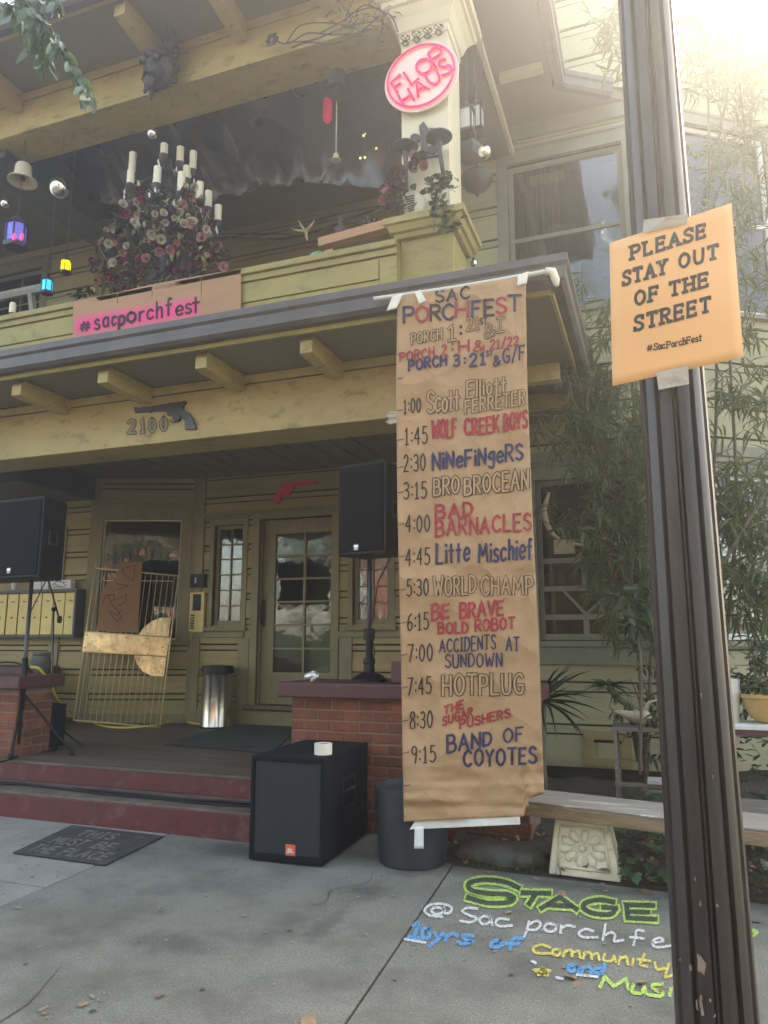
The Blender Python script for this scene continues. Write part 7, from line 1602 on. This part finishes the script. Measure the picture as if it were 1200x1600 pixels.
for n_ in CS_.node_tree.nodes:
    if n_.type == 'MAP_RANGE': n_.inputs['From Min'].default_value = .5; n_.inputs['From Max'].default_value = .9
chk = thing('chalk_drawing', 'coloured chalk lettering about the stage drawn on the sidewalk slab', 'chalk drawing', G(870,1450,.005))
s = 1/1.875
def cz(pts): return [(x*s+560, y*s+1200) for x, y in pts]
g_, k_, g2, w_, b_, y_ = MB(), MB(), MB(), MB(), MB(), MB()
stage = [[(470,352),(430,335),(370,328),(325,338),(330,358),(380,368),(430,370),(455,380),(440,394),(380,396),(320,380)],
         [(480,366),(560,368)],[(520,368),(500,400)],[(535,412),(590,380),(640,415)],[(556,402),(624,406)],
         [(748,394),(705,387),(666,396),(660,412),(690,427),(738,430),(754,414)],[(756,412),(716,409)],
         [(865,404),(785,402),(790,440),(872,444)],[(788,422),(850,424)]]
for st_ in stage:
    p2 = [(v.x, v.y) for v in catmull([(a, c, 0) for a, c in cz(st_)], 4)] if len(st_) > 6 else cz(st_)
    for m_, wd, lf in ((g_, 19, .0002), (k_, 10, .0018)):
        # widths are pen widths on the photograph; the ground is foreshortened, so strokes flatten by themselves
        ribbon(m_, p2, wd*.78, lambda x, y, lift=0: gfn(x, y, lift), lf + .00012*(stage.index(st_)))
def inner(pts, m_, wd=9): ribbon(m_, pts, wd, gfn, .003)
g_.build('lime_outline', CG, chk); k_.build('black_fill', CK, chk)
def hand(m_, sts, wd=3.2):
    for st_ in sts:
        pts = cz(st_); p2 = [(v.x, v.y) for v in catmull([(a, c, 0) for a, c in pts], 4)] if len(st_) > 2 else pts
        LIFT[0] = (LIFT[0]+1) % 10; q = MB(); ribbon(q, p2, wd*1.3, gfn, .0004+.0001*LIFT[0]); sm_ = MB(); ribbon(sm_, p2, wd*3.2, gfn, .0001+.00002*LIFT[0]); sm_.build('chalk_smear', CS_, chk); q.build('chalk_stroke', {id(w_): CW, id(b_): CB, id(y_): CY, id(g2): CG}[id(m_)], chk)
hand(w_, [[(248,412),(226,408),(214,418),(226,428),(246,424),(250,408),(254,426),(270,422),(272,408),(244,398),(208,402),(194,418),(210,432),(246,436)],
          [(348,412),(318,410),(304,420),(326,432),(346,440),(330,452),(298,448)],[(384,438),(368,434),(354,446),(366,458),(384,452),(386,436),(392,460)],[(440,444),(412,442),(402,454),(416,464),(450,462)],
          [(500,450),(494,474),(484,498)],[(500,458),(524,448),(534,460),(520,474),(498,474)],[(580,462),(556,456),(544,468),(556,480),(576,476),(580,462)],[(594,462),(592,484)],[(594,470),(612,462),(634,466)],
          [(688,478),(664,472),(646,484),(660,496),(700,496)],[(724,458),(716,504)],[(718,492),(740,482),(752,490),(750,508),(776,504)],[(836,478),(816,476),(812,492),(806,520)],[(796,496),(836,500)],
          [(862,512),(892,508),(884,498),(866,504),(862,518),(880,526),(918,520)],[(136,502),(196,512)],[(580,614),(598,618)],[(640,606),(700,612)],[(508,566),(520,572)]], 3.0)
hand(b_, [[(160,462),(176,456),(162,494)],[(148,494),(186,500)],[(206,472),(194,470),(186,484),(194,500),(208,494),(206,472)],[(222,482),(230,496)],[(248,484),(232,502),(208,522)],[(258,490),(254,506)],[(256,494),(278,486),(290,492)],[(336,492),(308,490),(312,502),(334,508),(308,516),(292,510)],
          [(416,506),(396,508),(388,520),(404,526),(420,518),(416,506)],[(484,500),(456,500),(448,514),(444,532)],[(426,514),(470,516)],[(640,580),(620,578),(614,590),(630,596),(640,584),(646,598)],[(656,584),(654,600)],[(656,588),(676,582),(682,600)],[(712,586),(692,588),(690,598),(706,602),(720,592)],[(722,574),(716,602)]], 4.4)
hand(y_, [[(562,526),(536,518),(512,528),(520,542),(562,544)],[(590,534),(574,532),(568,544),(584,550),(592,540),(590,534)],[(606,534),(600,552)],[(604,540),(622,534),(626,552)],[(626,542),(644,536),(650,556)],[(664,540),(658,558)],[(660,546),(678,540),(684,560)],[(684,550),(700,544),(706,562)],[(722,546),(718,562),(740,566),(750,550)],[(750,552),(754,568)],[(768,554),(762,574)],[(766,560),(784,554),(790,576)],
          [(806,560),(802,578)],[(838,546),(826,576),(846,582)],[(818,560),(856,566)],[(868,570),(876,590),(900,586)],[(910,574),(900,612),(926,604)],
          [(540,586),(528,606),(562,594),(514,592),(554,608),(540,586)]], 3.2)
hand(g2, [[(708,642),(722,612)],[(722,612),(748,640)],[(748,640),(784,618)],[(784,618),(790,648)],[(806,636),(802,656),(828,660),(838,640)],[(838,640),(842,662)],[(890,634),(862,636),(868,650),(892,658),(884,668),(850,664)],[(916,646),(912,668)],[(1130,470),(1166,480),(1156,490),(1132,488)]], 4.2)

# ================================================================ ADDED HAZE
if HAZE:
    hz = MB(); hz.box(-60, 60, -40, 40, -1.3, 15.5); o = hz.build('added_haze', bpy.data.materials.new('veil_haze')); o['kind'] = 'stuff'  # haze volume added to stand in for lens veil and sun glow
    m = o.data.materials[0]; m.use_nodes = True; N = m.node_tree.nodes; N.clear(); out = N.new('ShaderNodeOutputMaterial'); pv = N.new('ShaderNodeVolumePrincipled')
    pv.inputs['Density'].default_value = HAZE; pv.inputs['Color'].default_value = (.9,.93,1,1); pv.inputs['Anisotropy'].default_value = .72; m.node_tree.links.new(pv.outputs[0], out.inputs['Volume'])
